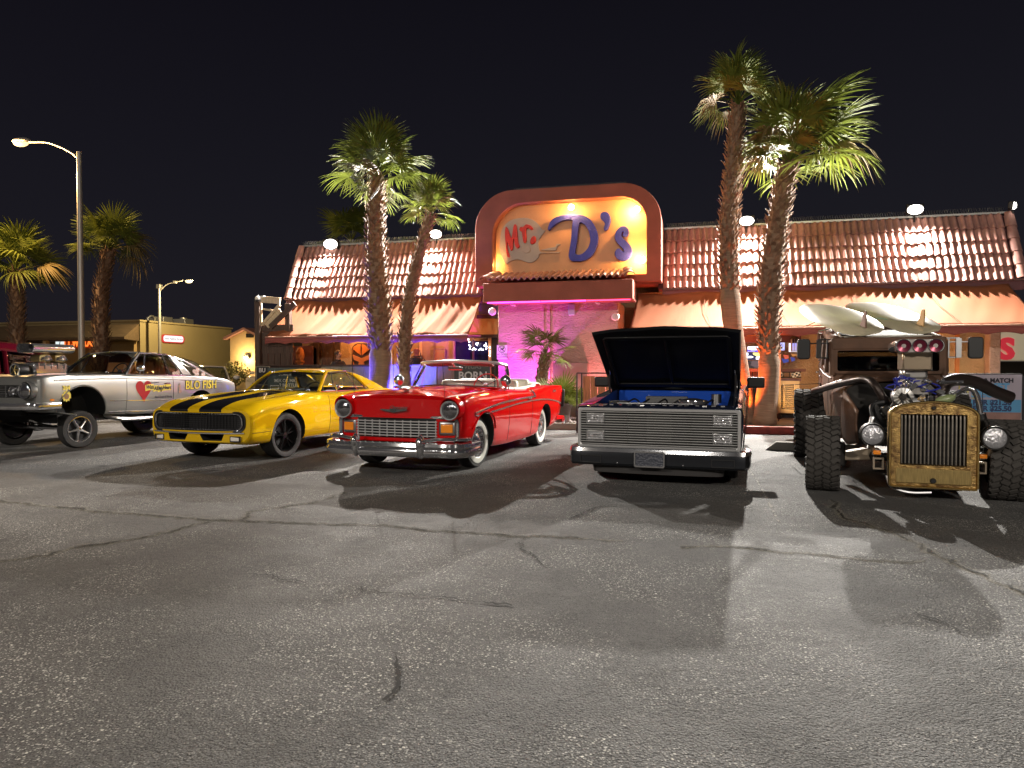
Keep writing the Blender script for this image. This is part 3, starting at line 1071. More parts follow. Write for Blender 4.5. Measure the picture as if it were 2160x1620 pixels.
mb = MB(); mb.ball((0, 0, 1.62), (0.13, 0.11, 0.22), 12, 8); mb.box((0, -.08, 1.66), (0.16, 0.06, 0.04)); mb.box((0, -.08, 1.53), (0.12, 0.06, 0.05)); mb.box((0, 0, 1.42), (0.2, 0.16, 0.06)); mb.build('carved_head', ORNG, tk)
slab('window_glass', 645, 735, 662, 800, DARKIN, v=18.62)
for px in (660, 678, 690, 705):
    slab('plank', px, 722, px + 12, 800, WOOD, v=18.60, th=0.05)
slab('pillar', 737, 718, 776, 800, TAN, v=18.5, th=0.2)
# winged emblem board
eb = thing('emblem_board', 'orange arch-topped board with a dark V shaped wing design', 'board', (0, 0, 0))
E0, E1 = W(742, 724, 18.3), W(784, 800, 18.3)
ex0, ex1, ez0, ez1 = E0.x, E1.x, E1.z, E0.z
mb = MB(); mb.prism(rrect(ex0, ez0, ex1, ez1, (.02, .02, .2, .2), 6), 0.05, y0=18.3); mb.build('board', DBRN, eb)
ew = ex1 - ex0
mb = MB()
mb.prism([(ex0 + .03, ez1 - .3), (ex0 + .05, ez1 - .12), (ex0 + .2, ez1 - .03), (ex0 + ew * .47, ez1 - .03), (ex0 + ew * .47, ez1 - .34), (ex0 + .06, ez1 - .18)], 0.03, y0=18.275)
mb.prism([(ex0 + .03, ez1 - .32), (ex0 + ew * .47, ez1 - .42), (ex0 + ew * .53, ez1 - .42), (ex1 - .03, ez1 - .32), (ex1 - .08, ez1 - .47), (ex0 + ew * .62, ez1 - .52), (ex0 + ew * .72, ez0 + .1), (ex0 + ew * .5, ez0 + .02), (ex0 + ew * .28, ez0 + .1), (ex0 + ew * .38, ez1 - .52), (ex0 + .08, ez1 - .47)], 0.03, y0=18.27)
mb.prism([(ex0 + .04, ez0 + .05), (ex0 + .2, ez0 + .05), (ex0 + .05, ez1 - .52)], 0.03, y0=18.275)
mb.prism([(ex1 - .04, ez0 + .05), (ex1 - .2, ez0 + .05), (ex1 - .05, ez1 - .52)], 0.03, y0=18.275)
mb.prism([(ex0 + ew * .53, ez1 - .34), (ex0 + ew * .53, ez1 - .03), (ex1 - .2, ez1 - .05), (ex1 - .06, ez1 - .18)], 0.03, y0=18.275)
mb.build('wing_design', ORNG, eb)
slab('door_trim', 884, 715, 890, 800, mat('pale_trim', (0.6, 0.40, 0.24), 0.6), v=18.6)
slab('wall_panel', 890, 712, 962, 800, PURW, v=18.62)
pf = thing('framed_poster', 'framed reddish poster on the mauve wall left of the door', 'poster', (0, 0, 0))
A_, B_ = W(914, 735, 18.55), W(939, 768, 18.55)
mb = MB(); mb.ring([(A_.x, B_.z), (B_.x, B_.z), (B_.x, A_.z), (A_.x, A_.z)], [(A_.x + .03, B_.z + .03), (B_.x - .03, B_.z + .03), (B_.x - .03, A_.z - .03), (A_.x + .03, A_.z - .03)], 0.04, y0=18.55); mb.build('frame', PURW, pf)
mb = MB(); mb.prism([(A_.x + .02, B_.z + .02), (B_.x - .02, B_.z + .02), (B_.x - .02, A_.z - .02), (A_.x + .02, A_.z - .02)], 0.02, y0=18.57); mb.build('print', mat('poster_print', (0.30, 0.28, 0.14), 0.5, col2=(0.45, 0.10, 0.05), vscale=6), pf)
# glass door with string lights
slab('door_glass', 958, 720, 1032, 812, mat('blue_dark_glass', (0.01, 0.008, 0.04), 0.1), v=18.58, th=0.03)
slab('door_frame', 1030, 708, 1036, 815, mat('orange_frame', (0.6, 0.30, 0.12), 0.6), v=18.5, th=0.1)
slab('door_frame', 955, 718, 959, 812, PURW, v=18.5, th=0.1)
slab('door_frame', 996, 716, 999, 812, DBRN, v=18.5, th=0.08)
slab('door', 1037, 712, 1050, 830, DARKIN, v=18.5, th=0.05)
slab('soffit_board', 990, 671, 1050, 706, mat('orange_soffit', (0.58, 0.32, 0.13), 0.8, bump=.2, bscale=50), v=18.45, th=0.06)
slab('beam', 985, 706, 1050, 712, DBRN, v=18.40, th=0.12)
slab('beam', 1005, 664, 1052, 671, DBRN, v=18.3, th=0.12)
slab('beam', 1010, 640, 1052, 662, mat('blue_lit_beam', (0.12, 0.09, 0.22), 0.7), v=18.35, th=0.10)  # the blue light on this beam is put into its colour
sl_ = thing('string_lights', 'string of small white bulbs hung behind the glass door', 'string lights', (0, 0, 0))
SB = glow('tiny_bulb', (0.9, 0.9, 1.0), 25)
for (px, py) in ((988, 716), (990, 721), (990, 728), (992, 731), (991, 736), (997, 737), (1000, 735), (1003, 737), (1004, 725), (1006, 728), (1008, 724), (1011, 738), (1015, 736), (1018, 738), (1022, 729), (1025, 725), (1026, 731), (1026, 736), (1033, 733), (1033, 741), (1033, 750), (1033, 745)):
    MB().ball((0, 0, 0), 0.013, 8, 6).build('bulb', SB, sl_, loc=W(px, py, 18.46))
mb = MB(); mb.tube([W(988, 714, 18.47), W(992, 735, 18.47), W(1005, 726, 18.47), W(1017, 739, 18.47), W(1026, 724, 18.47)], 0.003, 4); mb.build('wire', BLACK, sl_)
for (px, lab) in ((640, 'left'), (760, 'mid'), (870, 'right')):
    pass
# patio fence
for i, (x0, x1, mm, lab) in enumerate(((-11.5, -9.6, DBRN, 'dark boarded patio fence behind the yellow car'), (-9.58, -7.75, GREYW, 'grey boarded patio fence beside the large palm'), (-7.72, -6.35, mat('pale_panel', (0.42, 0.44, 0.46), 0.6), 'pale patio fence panel between the two leaning palm trunks lit blue'), (-6.33, -5.2, PURW, 'mauve grey patio fence section behind the red convertible windshield'))):
    t = thing('patio_fence', lab, 'fence', ((x0 + x1) / 2, 16.95, 0), 0, 'patio fence sections under the left awning')
    L_ = x1 - x0
    k = int(L_ / 0.3)
    for q in range(k):
        MB().box((-L_ / 2 + (q + .5) * L_ / k, 0, 0.78), (L_ / k - 0.012, 0.025, 1.22)).build('plank', mm, t)
    MB().box((0, 0, 1.415), (L_, 0.09, 0.05)).build('rail', DBRN if mm is not MATS['pale_panel'] else mm, t, bevel=.008)
    MB().box((-L_ / 2 + .04, 0.03, 0.7), (0.08, 0.08, 1.4)).build('post', DBRN, t)
t = thing('chalk_sign', 'dark bar sign with pale letters BU behind the yellow car roof', 'sign', W(556, 783, 16.7))
MB().box((0, 0, -0.12), (0.42, 0.03, 0.5)).build('board', BLACK, t)
mb = MB(); mb.ring([(-.21, -.37), (.21, -.37), (.21, .13), (-.21, .13)], [(-.19, -.35), (.19, -.35), (.19, .11), (-.19, .11)], 0.012, y0=-0.028); mb.build('frame', GREYW, t)
text('lettering', 'BU', 0.16, mat('pale_letter', (0.5, 0.46, 0.42), 0.6), t, (-0.03, -0.02, 0.02), extrude=.003, bold=.004)
t = thing('bar_banner', 'dark bar banner seen through the yellow coupe windshield', 'banner', W(606, 808, 16.6))
MB().box((0, 0, 0), (1.15, .02, .80)).build('sheet', mat('banner_dark', (.05, .065, .06), .6), t)
PALE = MATS['pale_letter']
text('lettering', 'DOMESTIC  BEER', .085, PALE, t, (.08, -.014, .22), extrude=.002, bold=.002)
text('lettering', 'MIX OR MATCH\n2 BOTTLES', .12, PALE, t, (.06, -.014, 0), extrude=.002, bold=.003)
MB().ring([(-.50, -.36), (-.24, -.36), (-.24, -.06), (-.50, -.06)], [(-.48, -.34), (-.26, -.34), (-.26, -.08), (-.48, -.08)], .006, y0=-.016).build('picture_frame', PALE, t)
t = thing('slogan_board', 'black board reading VEGAS BORN seen through the red convertible windshield', 'sign', W(996, 800, 16.7))
MB().box((0, 0, 0), (.92, .03, .86)).build('board', mat('board_black', (.03, .03, .034), .5), t)
text('lettering', 'VEGAS', .15, mat('dim_letter', (.16, .15, .15), .6), t, (.02, -.02, .30), extrude=.002)
text('lettering', 'BORN', .27, mat('grey_letter', (.50, .50, .52), .6), t, (.02, -.02, .08), extrude=.003, bold=.006)
text('lettering', '& RAISED', .14, MATS['dim_letter'], t, (.02, -.02, -.18), extrude=.002)
# lights in the porch
t = thing('porch_lamp', 'small warm lamp hidden under the left awning', 'lamp', (-9.3, 17.9, 2.6), 0, 'warm porch lamps under the awnings')
MB().lathe([(0, .06), (.05, .05), (.09, -.03), (0, -.03)], n=14).build('lamp_shade', BLACK, t)
lamp('porch_light', 'POINT', (0, 0, -0.1), 75, (1.0, 0.42, 0.13), size=0.08, parent=t)
for i, (x, pw) in enumerate(((-7.0, 75), (0.9, 42), (4.6, 50))):
    c = copy_tree(t)
    c.location = (x, 17.9, 2.6)
    c['label'] = ['small warm lamp near the door end of the left awning', 'small warm lamp under the right awning near the screens', 'small warm lamp under the far end of the right awning'][i]
    for ch in c.children:
        if ch.type == 'LIGHT':
            ch.data = ch.data.copy(); ch.data.energy = pw

# ------------------------------------------------------------------ under the right awning
RVV = 18.7
slab('soffit_board', 1335, 700, 1690, 712, ORNG, v=18.55, th=0.06)
slab('beam', 1335, 711, 1690, 722, TRIM, v=18.5, th=0.1)
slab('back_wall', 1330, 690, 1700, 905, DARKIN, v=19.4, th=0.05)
slab('window_ledge', 1540, 778, 1700, 784, mat('ledge', (0.20, 0.09, 0.07), 0.6), v=18.2, th=0.2)
for x in (1548, 1562, 1574, 1586, 1598):
    slab('baluster', x, 784, x + 2, 800, IRON, v=18.3, th=0.02)
slab('low_wall', 1540, 784, 1630, 805, mat('brick_red', (0.22, 0.07, 0.045), 0.7, var=.3, vscale=6), v=18.45, th=0.05)
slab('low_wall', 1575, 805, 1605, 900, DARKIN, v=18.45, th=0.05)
slab('window_sill', 1626, 798, 1690, 804, mat('mauve_sill', (0.22, 0.12, 0.13), 0.5), v=18.15, th=0.25)
# framed shutter
sh = thing('louvre_shutter', 'pale louvred shutter panel below the railing behind the hot rod', 'shutter', (0, 0, 0))
A_, B_ = W(1622, 803, 18.1), W(1686, 872, 18.1)
mb = MB(); mb.ring([(A_.x, B_.z), (B_.x, B_.z), (B_.x, A_.z), (A_.x, A_.z)], [(A_.x + .12, B_.z + .10), (B_.x - .12, B_.z + .1), (B_.x - .12, A_.z - .10), (A_.x + .12, A_.z - .1)], 0.06, y0=18.1); mb.build('frame', mat('cream_paint', (0.62, 0.48, 0.30), 0.6), sh, bevel=.006)
k = 12
for i in range(k):
    z = B_.z + .1 + (A_.z - B_.z - .2) * (i + .5) / k
    MB().box(((A_.x + B_.x) / 2, 18.13, z), (B_.x - A_.x - .24, 0.05, 0.012), rot=(0.7, 0, 0)).build('slat', MATS['cream_paint'], sh)
MB().box(((A_.x + B_.x) / 2, 18.115, (A_.z + B_.z) / 2), (0.03, 0.03, A_.z - B_.z - .2)).build('mullion', MATS['cream_paint'], sh)
MB().box(((A_.x + B_.x) / 2, 18.22, (A_.z + B_.z) / 2), (B_.x - A_.x, 0.03, A_.z - B_.z)).build('back_panel', MATS['cream_paint'], sh)
# rail with chequered plates
rl = thing('balcony_rail', 'black iron rail with chequered plates above the shutter', 'railing', (0, 0, 0))
mb = MB()
a, b_ = W(1628, 785, 18.05), W(1690, 785, 18.05)
mb.tube([a, b_], 0.012, 6)
c, d = W(1628, 796, 18.05), W(1690, 796, 18.05)
mb.tube([c, d], 0.012, 6)
mb.build('rail', IRON, rl)
for px in (1630, 1653, 1665, 1676):
    MB().tube([W(px, 785, 18.05), W(px, 797, 18.05)], 0.009, 6).build('baluster', IRON, rl)
def chequer(name):
    m = bpy.data.materials.new(name); m.use_nodes = True
    N, L = m.node_tree.nodes, m.node_tree.links
    ck = N.new('ShaderNodeTexChecker'); ck.inputs['Scale'].default_value = 22
    ck.inputs[1].default_value = (.6, .58, .55, 1); ck.inputs[2].default_value = (.01, .01, .01, 1)
    tc = N.new('ShaderNodeTexCoord'); L.new(tc.outputs['Object'], ck.inputs[0]); L.new(ck.outputs[0], N['Principled BSDF'].inputs['Base Color'])
    return m
CHK = chequer('chequer')
for px in (1642, 1679):
    mb = MB().prism(rrect(-.1, -.06, .1, .06, (.05, .02, .05, .02), 4), 0.012)
    mb.build('chequered_plate', CHK, rl, loc=W(px, 790.5, 18.0), rot=(0, R(-18), 0))
wp = thing('wooden_post', 'plain pale wooden post in front of the bar screens', 'post', (W(1643, 760, 17.9).x, 17.9, 0.12))
MB().box((0, 0, (W(1643, 736, 17.9).z - .12) / 2), (0.085, 0.085, W(1643, 736, 17.9).z - .12)).build('shaft', WOODL, wp, bevel=.006)
MB().box((0, 0, W(1643, 736, 17.9).z - .09), (0.14, 0.14, 0.05)).build('cap', DBRN, wp)


def screen(x0, y0, x1, y1, cols, label, strength=2.2, scale=5.0):
    t = thing('television', label, 'television', (0, 0, 0), 0, 'lit screens in the bar window')
    a, c = W(x0, y0, 19.2), W(x1, y1, 19.2)
    cx, cz, sx, sz = (a.x + c.x) / 2, (a.z + c.z) / 2, abs(c.x - a.x), abs(a.z - c.z)
    MB().box((cx, 19.23, cz), (sx + .06, 0.05, sz + .06)).build('casing', BLACK, t)
    nm = 'screen_%d' % len(MATS)
    m = bpy.data.materials.new(nm); MATS[nm] = m
    m.use_nodes = True
    N, L = m.node_tree.nodes, m.node_tree.links
    b = N['Principled BSDF']
    tc = N.new('ShaderNodeTexCoord'); mp = N.new('ShaderNodeMapping'); mp.inputs['Scale'].default_value = (scale, 1, scale * 2.2)
    mp.inputs['Location'].default_value = (rnd.random() * 9, 0, rnd.random() * 9)
    vo = N.new('ShaderNodeTexVoronoi'); vo.distance = 'CHEBYCHEV'; vo.inputs['Scale'].default_value = 1.0
    rp = N.new('ShaderNodeValToRGB'); rp.color_ramp.interpolation = 'CONSTANT'
    L.new(tc.outputs['Object'], mp.inputs[0]); L.new(mp.outputs[0], vo.inputs['Vector']); 
    sp = N.new('ShaderNodeSeparateColor'); L.new(vo.outputs['Color'], sp.inputs[0]); L.new(sp.outputs[0], rp.inputs[0])
    e = rp.color_ramp.elements
    for i, cc in enumerate(cols):
        el = e[i] if i < 2 else e.new(i / len(cols))
        el.position = i / len(cols); el.color = (*cc, 1)
    L.new(rp.outputs[0], b.inputs['Emission Color']); b.inputs['Emission Strength'].default_value = strength
    b.inputs['Base Color'].default_value = (0.01, 0.01, 0.01, 1)
    MB().box((cx, 19.195, cz), (sx, 0.012, sz)).build('screen', m, t)


WB = (0.85, 0.85, 1.0); BL = (0.10, 0.06, 0.75); DK = (0.02, 0.02, 0.05)
screen(1577, 731, 1599, 742, [WB, BL, WB, (0.4, 0.35, .9)], 'bright blue and white screen high behind the orange lit trunk')
screen(1567, 744, 1602, 759, [WB, (0.7, .6, .2), WB, DK, BL], 'wide white screen showing a race below the blue screen')
screen(1634, 720, 1642, 735, [WB, (.5, .5, .9)], 'narrow white screen left of the wooden post', 1.6)
screen(1646, 722, 1655, 739, [(.6, .6, 1.0), (.4, .4, .9)], 'narrow lilac screen right of the wooden post', 1.3)
screen(1664, 724, 1682, 742, [(.95, .75, .75), WB, (.8, .7, .9)], 'square pinkish white screen below the hanging lantern', 1.8)
screen(1568, 761, 1602, 776, [(.12, .1, .12), (.06, .05, .06), (.3, .2, .22)], 'dim grey screen under the wide race screen', .5)
# pennants
FLG = [((1652, 748), (1664, 758), (0.75, 0.16, 0.10), 'small red pennant hanging in the bar window'), ((1648, 756), (1664, 766), (0.05, 0.09, 0.45), 'blue and white pennant hanging below the red pennant'), ((1668, 746), (1683, 752), (0.7, 0.35, 0.12), 'orange chequered pennant hanging in the bar window'), ((1667, 753), (1677, 763), (0.06, 0.09, 0.42), 'small blue pennant hanging below the orange pennant'), ((1632, 748), (1641, 758), (0.75, 0.6, 0.3), 'yellow pennant hanging left of the wooden post')]
for (a, c, col, lab) in FLG:
    a, c = W(*a, 18.9), W(*c, 18.9)
    nm = 'pennant_%d' % len(MATS)
    mb = MB(); mb.prism([(a.x, a.z), (a.x + (c.x - a.x) * .3, c.z), (c.x, c.z + .03), (c.x - .01, a.z - .02)], 0.008, y0=18.9)
    tag(mb.build('pennant', mat(nm, col, 0.7, emit=col, estr=0.5), angle=None), lab, 'pennant', 'pennants in the bar window')  # the cloth glows faintly in place of light from the bar
lt = thing('hanging_lantern', 'tall slim glass lantern hanging left of the hot rod roof', 'lantern', W(1676, 722, 17.4))
MB().box((0, 0, -.06), (0.13, 0.13, 0.26)).build('glass_body', glass('lantern_glass', (.6, .6, .8)), lt)
mb = MB(); mb.lathe([(0.11, .07), (0.05, .16), (.015, .2), (0, .24)], n=4); mb.build('roof', IRON, lt)
mb = MB(); [mb.tube([(sx * .065, sy * .065, -.19), (sx * .065, sy * .065, .08)], .008, 4) for sx in (-1, 1) for sy in (-1, 1)]; mb.box((0, 0, -.2), (.15, .15, .02)); mb.tube([(0, 0, -.2), (0, 0, .5)], .005, 4); mb.build('frame', METAL, lt)
# right end wall, pale column
slab('wall_panel', 1985, 690, 2018, 830, TAN, v=18.5, th=0.12)
slab('pilaster', 2017, 690, 2023, 830, ORNG, v=18.45, th=0.1)
slab('wall_panel', 2023, 690, 2092, 830, TAN, v=18.52, th=0.12)
slab('column', 2088, 690, 2110, 830, STUC, v=18.2, th=0.3, bev=.02)
# roof floodlights
def floodlight(px, py, v, power, label, aim, col=(1.0, 0.95, 0.87), ang=170, s=1.0):
    p = W(px, py, v)
    t = thing('floodlight', label, 'floodlight', p, 0, 'white floodlights on the tiled roof')
    d = Vector(aim).normalized()
    rot = d.to_track_quat('-Y', 'Z').to_euler()
    h = MB().box((0, 0.06, 0), (0.36 * s, 0.10, 0.24 * s)).build('housing', IRON, t, bevel=.015, rot=rot)
    e = MB().ball((0, 0.0, 0), (0.17 * s, 0.05, 0.11 * s), 20, 12).build('lens', glow('flood_lens', (1.0, 0.95, 0.85), 14), h)
    MB().tube([(0, 0.06, -0.1), (0, 0.08, -0.28)], 0.02, 6).build('bracket', IRON, t)
    if power:
        q = d * 0.12
        lamp('flood_beam', 'SPOT', q, power, col, target=q + d, size=0.045, angle=ang, blend=0.75, parent=t)
    return t


AIM = (0.0, -0.95, -0.31)
floodlight(697, 515, 18.42, 5400, 'floodlight on the left end of the roof, the broadest glare', AIM, col=(1.0, 0.90, 0.80), s=1.25)
floodlight(919, 494, 18.42, 5400, 'floodlight on the roof beside the second palm', AIM)
floodlight(1575, 466, 18.42, 7800, 'floodlight on the roof between the two tall palm trunks', AIM)
floodlight(1931, 442, 18.42, 7000, 'floodlight on the right part of the roof above the surfboards', AIM)
floodlight(2139, 434, 18.42, 900, 'small floodlight at the right end of the roof turned sideways', (0.9, -0.35, -0.1), s=0.7)
# ================================================================== palms
LEAF = mat('palm_leaf', (0.15, 0.185, 0.030), 0.6, var=0.45, vscale=3, rand=0.2, spec=0.25)
_n, _l = LEAF.node_tree.nodes, LEAF.node_tree.links
_b = _n['Principled BSDF']; _t = _n.new('ShaderNodeBsdfTranslucent'); _m = _n.new('ShaderNodeMixShader'); _m.inputs[0].default_value = 0.22
_l.new(_b.inputs['Base Color'].links[0].from_socket, _t.inputs[0])
_l.new(_b.outputs[0], _m.inputs[1]); _l.new(_t.outputs[0], _m.inputs[2]); _l.new(_m.outputs[0], _n['Material Output'].inputs[0])
LEAFD = mat('palm_leaf_dry', (0.20, 0.15, 0.055), 0.6, var=0.4, vscale=3, rand=0.2)
BARK = mat('palm_bark', (0.22, 0.125, 0.075), 0.9, var=0.45, vscale=6, bump=0.4, bscale=14)
BARKS = mat('palm_smooth_bark', (0.27, 0.175, 0.115), 0.9, var=0.3, vscale=4, stretch=(1, 1, 9), bump=0.5, bscale=9)


def frond_mesh(seed, stem=0.75, fan=0.80, nleaf=30, droop=0.35, m=None, spread=115):
    r = random.Random(seed)
    mb = MB()
    stem_p = [(0, 0, 0), (0, stem * .35, 0.03), (0, stem * .7, 0.02), (0, stem, -0.02)]
    mb.tube(stem_p, [0.022, 0.016, 0.012, 0.010], 5)
    hub = Vector((0, stem, -0.02))
    fr = (0.03, 0.34, 0.60, 0.82, 1.0)
    for i in range(nleaf):
        a = R(-spread + 2 * spread * i / (nleaf - 1) + r.gauss(0, 1.2))
        L = fan * (1.0 - 0.22 * (abs(a) / R(spread)) ** 1.5) * r.uniform(0.9, 1.05)
        d = Vector((math.sin(a), math.cos(a), 0))
        o = Vector((math.cos(a), -math.sin(a), 0))
        dr = droop * r.uniform(0.6, 1.6)
        split = r.uniform(0.9, 1.2)
        base = len(mb.v)
        for k, f in enumerate(fr):
            hw = L * f * R(spread) / (nleaf - 1) * 1.02 if k < 2 else L * 0.5 * R(spread) / (nleaf - 1) * (1.1, 1.0, 0.72, 0.42, 0.04)[k] * split
            z = -dr * L * max(0, f - 0.25) ** 2 * 1.6 + 0.10 * fan * (abs(a) / R(spread)) ** 2 * f
            p = hub + d * (L * f * (1 - 0.15 * dr * f * f)) + Vector((0, 0, z))
            pl = 0.35 * hw
            mb.v += [tuple(p - o * hw - Vector((0, 0, pl))), tuple(p + Vector((0, 0, pl * .4))), tuple(p + o * hw - Vector((0, 0, pl)))]
        for k in range(len(fr) - 1):
            b = base + 3 * k
            mb.f += [(b, b + 3, b + 4, b + 1), (b + 1, b + 4, b + 5, b + 2)]
            mb.m += [0, 0]
    me = mb.mesh('frond')
    finish(me, 60)
    me.materials.append(m or LEAF)
    return me


FR = [frond_mesh(1, droop=.25), frond_mesh(2, droop=.4), frond_mesh(3, droop=.55), frond_mesh(5, droop=.3, fan=.86)]
FRD = [frond_mesh(4, droop=.9, m=LEAFD)]


def trunk_mesh(path, rad, boots_from, boots_to, density=1.0, seed=0, blen=0.24, out=0.6):
    r = random.Random(seed)
    P = resample(crom(path, 6), 44)
    rs = resample([(a, 0, 0) for a in rad], 44)
    rs = [q.x for q in rs]
    core = MB()
    rr = [rs[i] * (0.80 if boots_from <= i / 44 <= boots_to else 0.96) * (1 + 0.05 * noise.noise(Vector((i * .7, seed, 0)))) for i in range(45)]
    core.tube(P, rr, 14)
    bt = MB()
    tot = sum((b - a).length for a, b in zip(P, P[1:]))
    n = int(tot * (boots_to - boots_from) * 66 * density)
    for k in range(n):
        t = boots_from + (boots_to - boots_from) * (k + r.random() * .6) / n
        q = t * 44
        i = min(int(q), 43)
        c = P[i].lerp(P[i + 1], q - i)
        ax = (P[i + 1] - P[i]).normalized()
        R0 = (rs[i] + (rs[i + 1] - rs[i]) * (q - i))
        an = k * 2.39996 + r.gauss(0, .12)
        ref = ax.orthogonal().normalized()
        # fixed frame
        ref = (Vector((1, 0, 0)) - ax * ax.x).normalized()
        e = (ref * math.cos(an) + ax.cross(ref) * math.sin(an))
        s = ax.cross(e)
        w = r.uniform(0.03, 0.07) * (R0 / .25) ** .5
        ln = blen * r.uniform(0.6, 1.25)
        f = out * r.uniform(0.4, 1.3)
        b0 = c + e * R0 * 0.78
        m0 = c + e * R0 * 0.98 + ax * ln * 0.45
        tp = c + e * (R0 * 1.02 + ln * 0.45 * f) + ax * ln * (1 - .25 * f) + s * r.gauss(0, .03)
        vs = [b0 - s * w, b0 + s * w, m0 + s * w * .85 - e * .01, m0 + e * .02, m0 - s * w * .85 - e * .01, tp - s * w * .35, tp + s * w * .35]
        bt.add([tuple(v) for v in vs], [(0, 1, 2, 3), (0, 3, 4), (4, 3, 6, 5), (3, 2, 6)])
    return core, bt


def palm(name, label, cat, base, path, rad, crown_n, scale, seed, boots=(0.25, 1.0), elev=(75, -35), density=1.0, group=None, dry=0.1, lean=None, blen=.19, out=.6, smooth=False):
    r = random.Random(seed)
    t = thing(name, label, cat, base, 0, group)
    B = Vector(base)
    P = [Vector(p) - B for p in path]
    core, bt = trunk_mesh(P, rad, boots[0], boots[1], density, seed, blen, out)
    tr = core.build('trunk', BARKS, t, angle=80)
    tag(bt.build('leaf_bases', BARK, tr, angle=None, fix=False), kind='stuff')
    top = P[-1]
    ax = (P[-1] - P[-2]).normalized()
    for k in range(crown_n):
        f = (k + .5) / crown_n
        el = elev[0] + (elev[1] - elev[0]) * f ** 1.25 + r.gauss(0, 6)
        az = k * 2.39996 + r.gauss(0, .2)
        isdry = r.random() < dry and f > .6
        o = link('frond', (FRD if isdry else FR)[0 if isdry else k % 4], t)
        s = scale * r.uniform(.85, 1.12) * (1.08 if f < .35 else 1)
        if lean:
            c = math.cos(az - lean[0])
            s *= 1 + lean[1] * c
            el -= 8 * c
        o.matrix_local = Matrix.Translation(top + ax * (0.12 * (1 - f)) ) @ Matrix.Rotation(az - PI / 2, 4, 'Z') @ Matrix.Rotation(R(el), 4, 'X') @ Matrix.Rotation(r.gauss(0, .35), 4, 'Y') @ Matrix.Scale(s, 4)
    return t


PALMS = 'fan palms in front of the restaurant'
pv = 16.25
A0 = Vector((-7.70, pv, 0.1))
palm('palm_tree', 'thick shaggy palm with the full crown left of the sign, trunk edge lit blue', 'palm', A0, [A0, W(803, 760, pv), W(797, 600, pv), W(792, 480, pv), W(798, 385, pv)], [.25, .24, .30, .33, .30, .24, .20], 36, .90, 11, boots=(.28, 1), group=PALMS, density=1.3, elev=(86, -6))
B0 = Vector((-7.02, pv + .25, 0.1))
palm('palm_tree', 'thinner leaning palm with the small crown close left of the sign', 'palm', B0, [B0, W(853, 760, pv + .25), W(860, 650, pv + .25), W(878, 560, pv + .25), W(908, 455, pv + .25)], [.19, .17, .17, .19, .17, .13], 22, 0.54, 12, elev=(86, -10), boots=(.22, 1), group=PALMS, density=1.0, dry=.2)
C0 = W(1612, 905, pv); C0.z = .1
palm('palm_tree', 'shaggy palm with wide green crown in front of the right awning', 'palm', C0, [C0, W(1622, 780, pv), W(1622, 640, pv), W(1640, 470, pv), W(1662, 350, pv)], [.26, .225, .25, .285, .26, .23, .21], 34, 1.06, 13, boots=(.27, 1), group=PALMS, lean=(0.0, .22), elev=(72, -8), density=1.25)
D0 = W(1588, 905, pv + .2); D0.z = .1
palm('palm_tree', 'tallest palm with slim banded trunk, leaning left behind the pickup', 'palm', D0, [D0, W(1562, 780, pv + .2), W(1541, 640, pv + .2), W(1538, 480, pv + .2), W(1548, 340, pv + .2), W(1556, 225, pv + .2)], [.16, .155, .18, .24, .25, .20, .16], 28, .74, 14, boots=(.42, 1), group=PALMS, elev=(88, -2), density=1.2, dry=.3)
E0_ = Vector((-3.45, 16.3, 0.1))
palm('palm_tree', 'short young palm in front of the purple lit pier', 'palm', E0_, [E0_, W(1142, 810, 16.3), W(1150, 752, 16.3)], [.17, .15, .12], 15, 0.52, 15, boots=(0, 1), elev=(60, -15), group=PALMS, density=2.2, blen=.12, out=.35, dry=.0)

# plants in the planter
def tuft(name, label, cat, loc, n, ln, m, group=None, spread=55, w=.018):
    r = random.Random(int(loc[0] * 50))
    t = thing(name, label, cat, loc, 0, group)
    lm = []
    for q in range(3):
        mb = MB()
        L = ln * (0.8 + .2 * q)
        row = []
        for k in range(5):
            f = k / 4
            ww = w * (1 - f) ** .6 * (1 if k else .7)
            row.append([(-ww, L * f, -.25 * L * f * f - .004), (0, L * f, -.25 * L * f * f + .004), (ww, L * f, -.25 * L * f * f - .004)])
        mb.grid(row)
        me = mb.mesh('leaf'); finish(me, 80); me.materials.append(m); lm.append(me)
    for k in range(n):
        o = link('leaf', lm[k % 3], t)
        f = (k + .5) / n
        o.matrix_local = Matrix.Translation((0, 0, .02)) @ Matrix.Rotation(k * 2.4 + r.gauss(0, .2), 4, 'Z') @ Matrix.Rotation(R(85 - spread * f + r.gauss(0, 5)), 4, 'X') @ Matrix.Scale(r.uniform(.8, 1.15), 4)
    return t


tuft('yucca', 'low spiky yucca at the foot of the purple pier', 'plant', (W(1100, 838, 16.6).x, 16.6, .12), 34, .62, LEAF, spread=75, w=.022)
pp_ = W(1186, 880, 15.6)
pot = thing('potted_palm', 'potted palm with stiff dark green fans right of the red convertible', 'potted plant', (pp_.x, 15.6, 0.0))
MB().lathe([(0, 0), (.12, 0), (.15, .1), (.20, .48), (.235, .52), (.235, .57), (.20, .57), (.19, .50), (0, .48)], n=20).build('pot', mat('dark_clay', (0.09, 0.06, 0.055), 0.7, var=.3), pot)
FS = [frond_mesh(21, stem=.42, fan=.42, nleaf=22, droop=.05, spread=150), frond_mesh(22, stem=.36, fan=.38, nleaf=22, droop=.1, spread=150)]
for k in range(13):
    o = link('frond', FS[k % 2], pot)
    o.matrix_local = Matrix.Translation((0, 0, .5)) @ Matrix.Rotation(k * 2.4, 4, 'Z') @ Matrix.Rotation(R(80 - 62 * (k + .5) / 13), 4, 'X') @ Matrix.Rotation(rnd.gauss(0, .5), 4, 'Y')
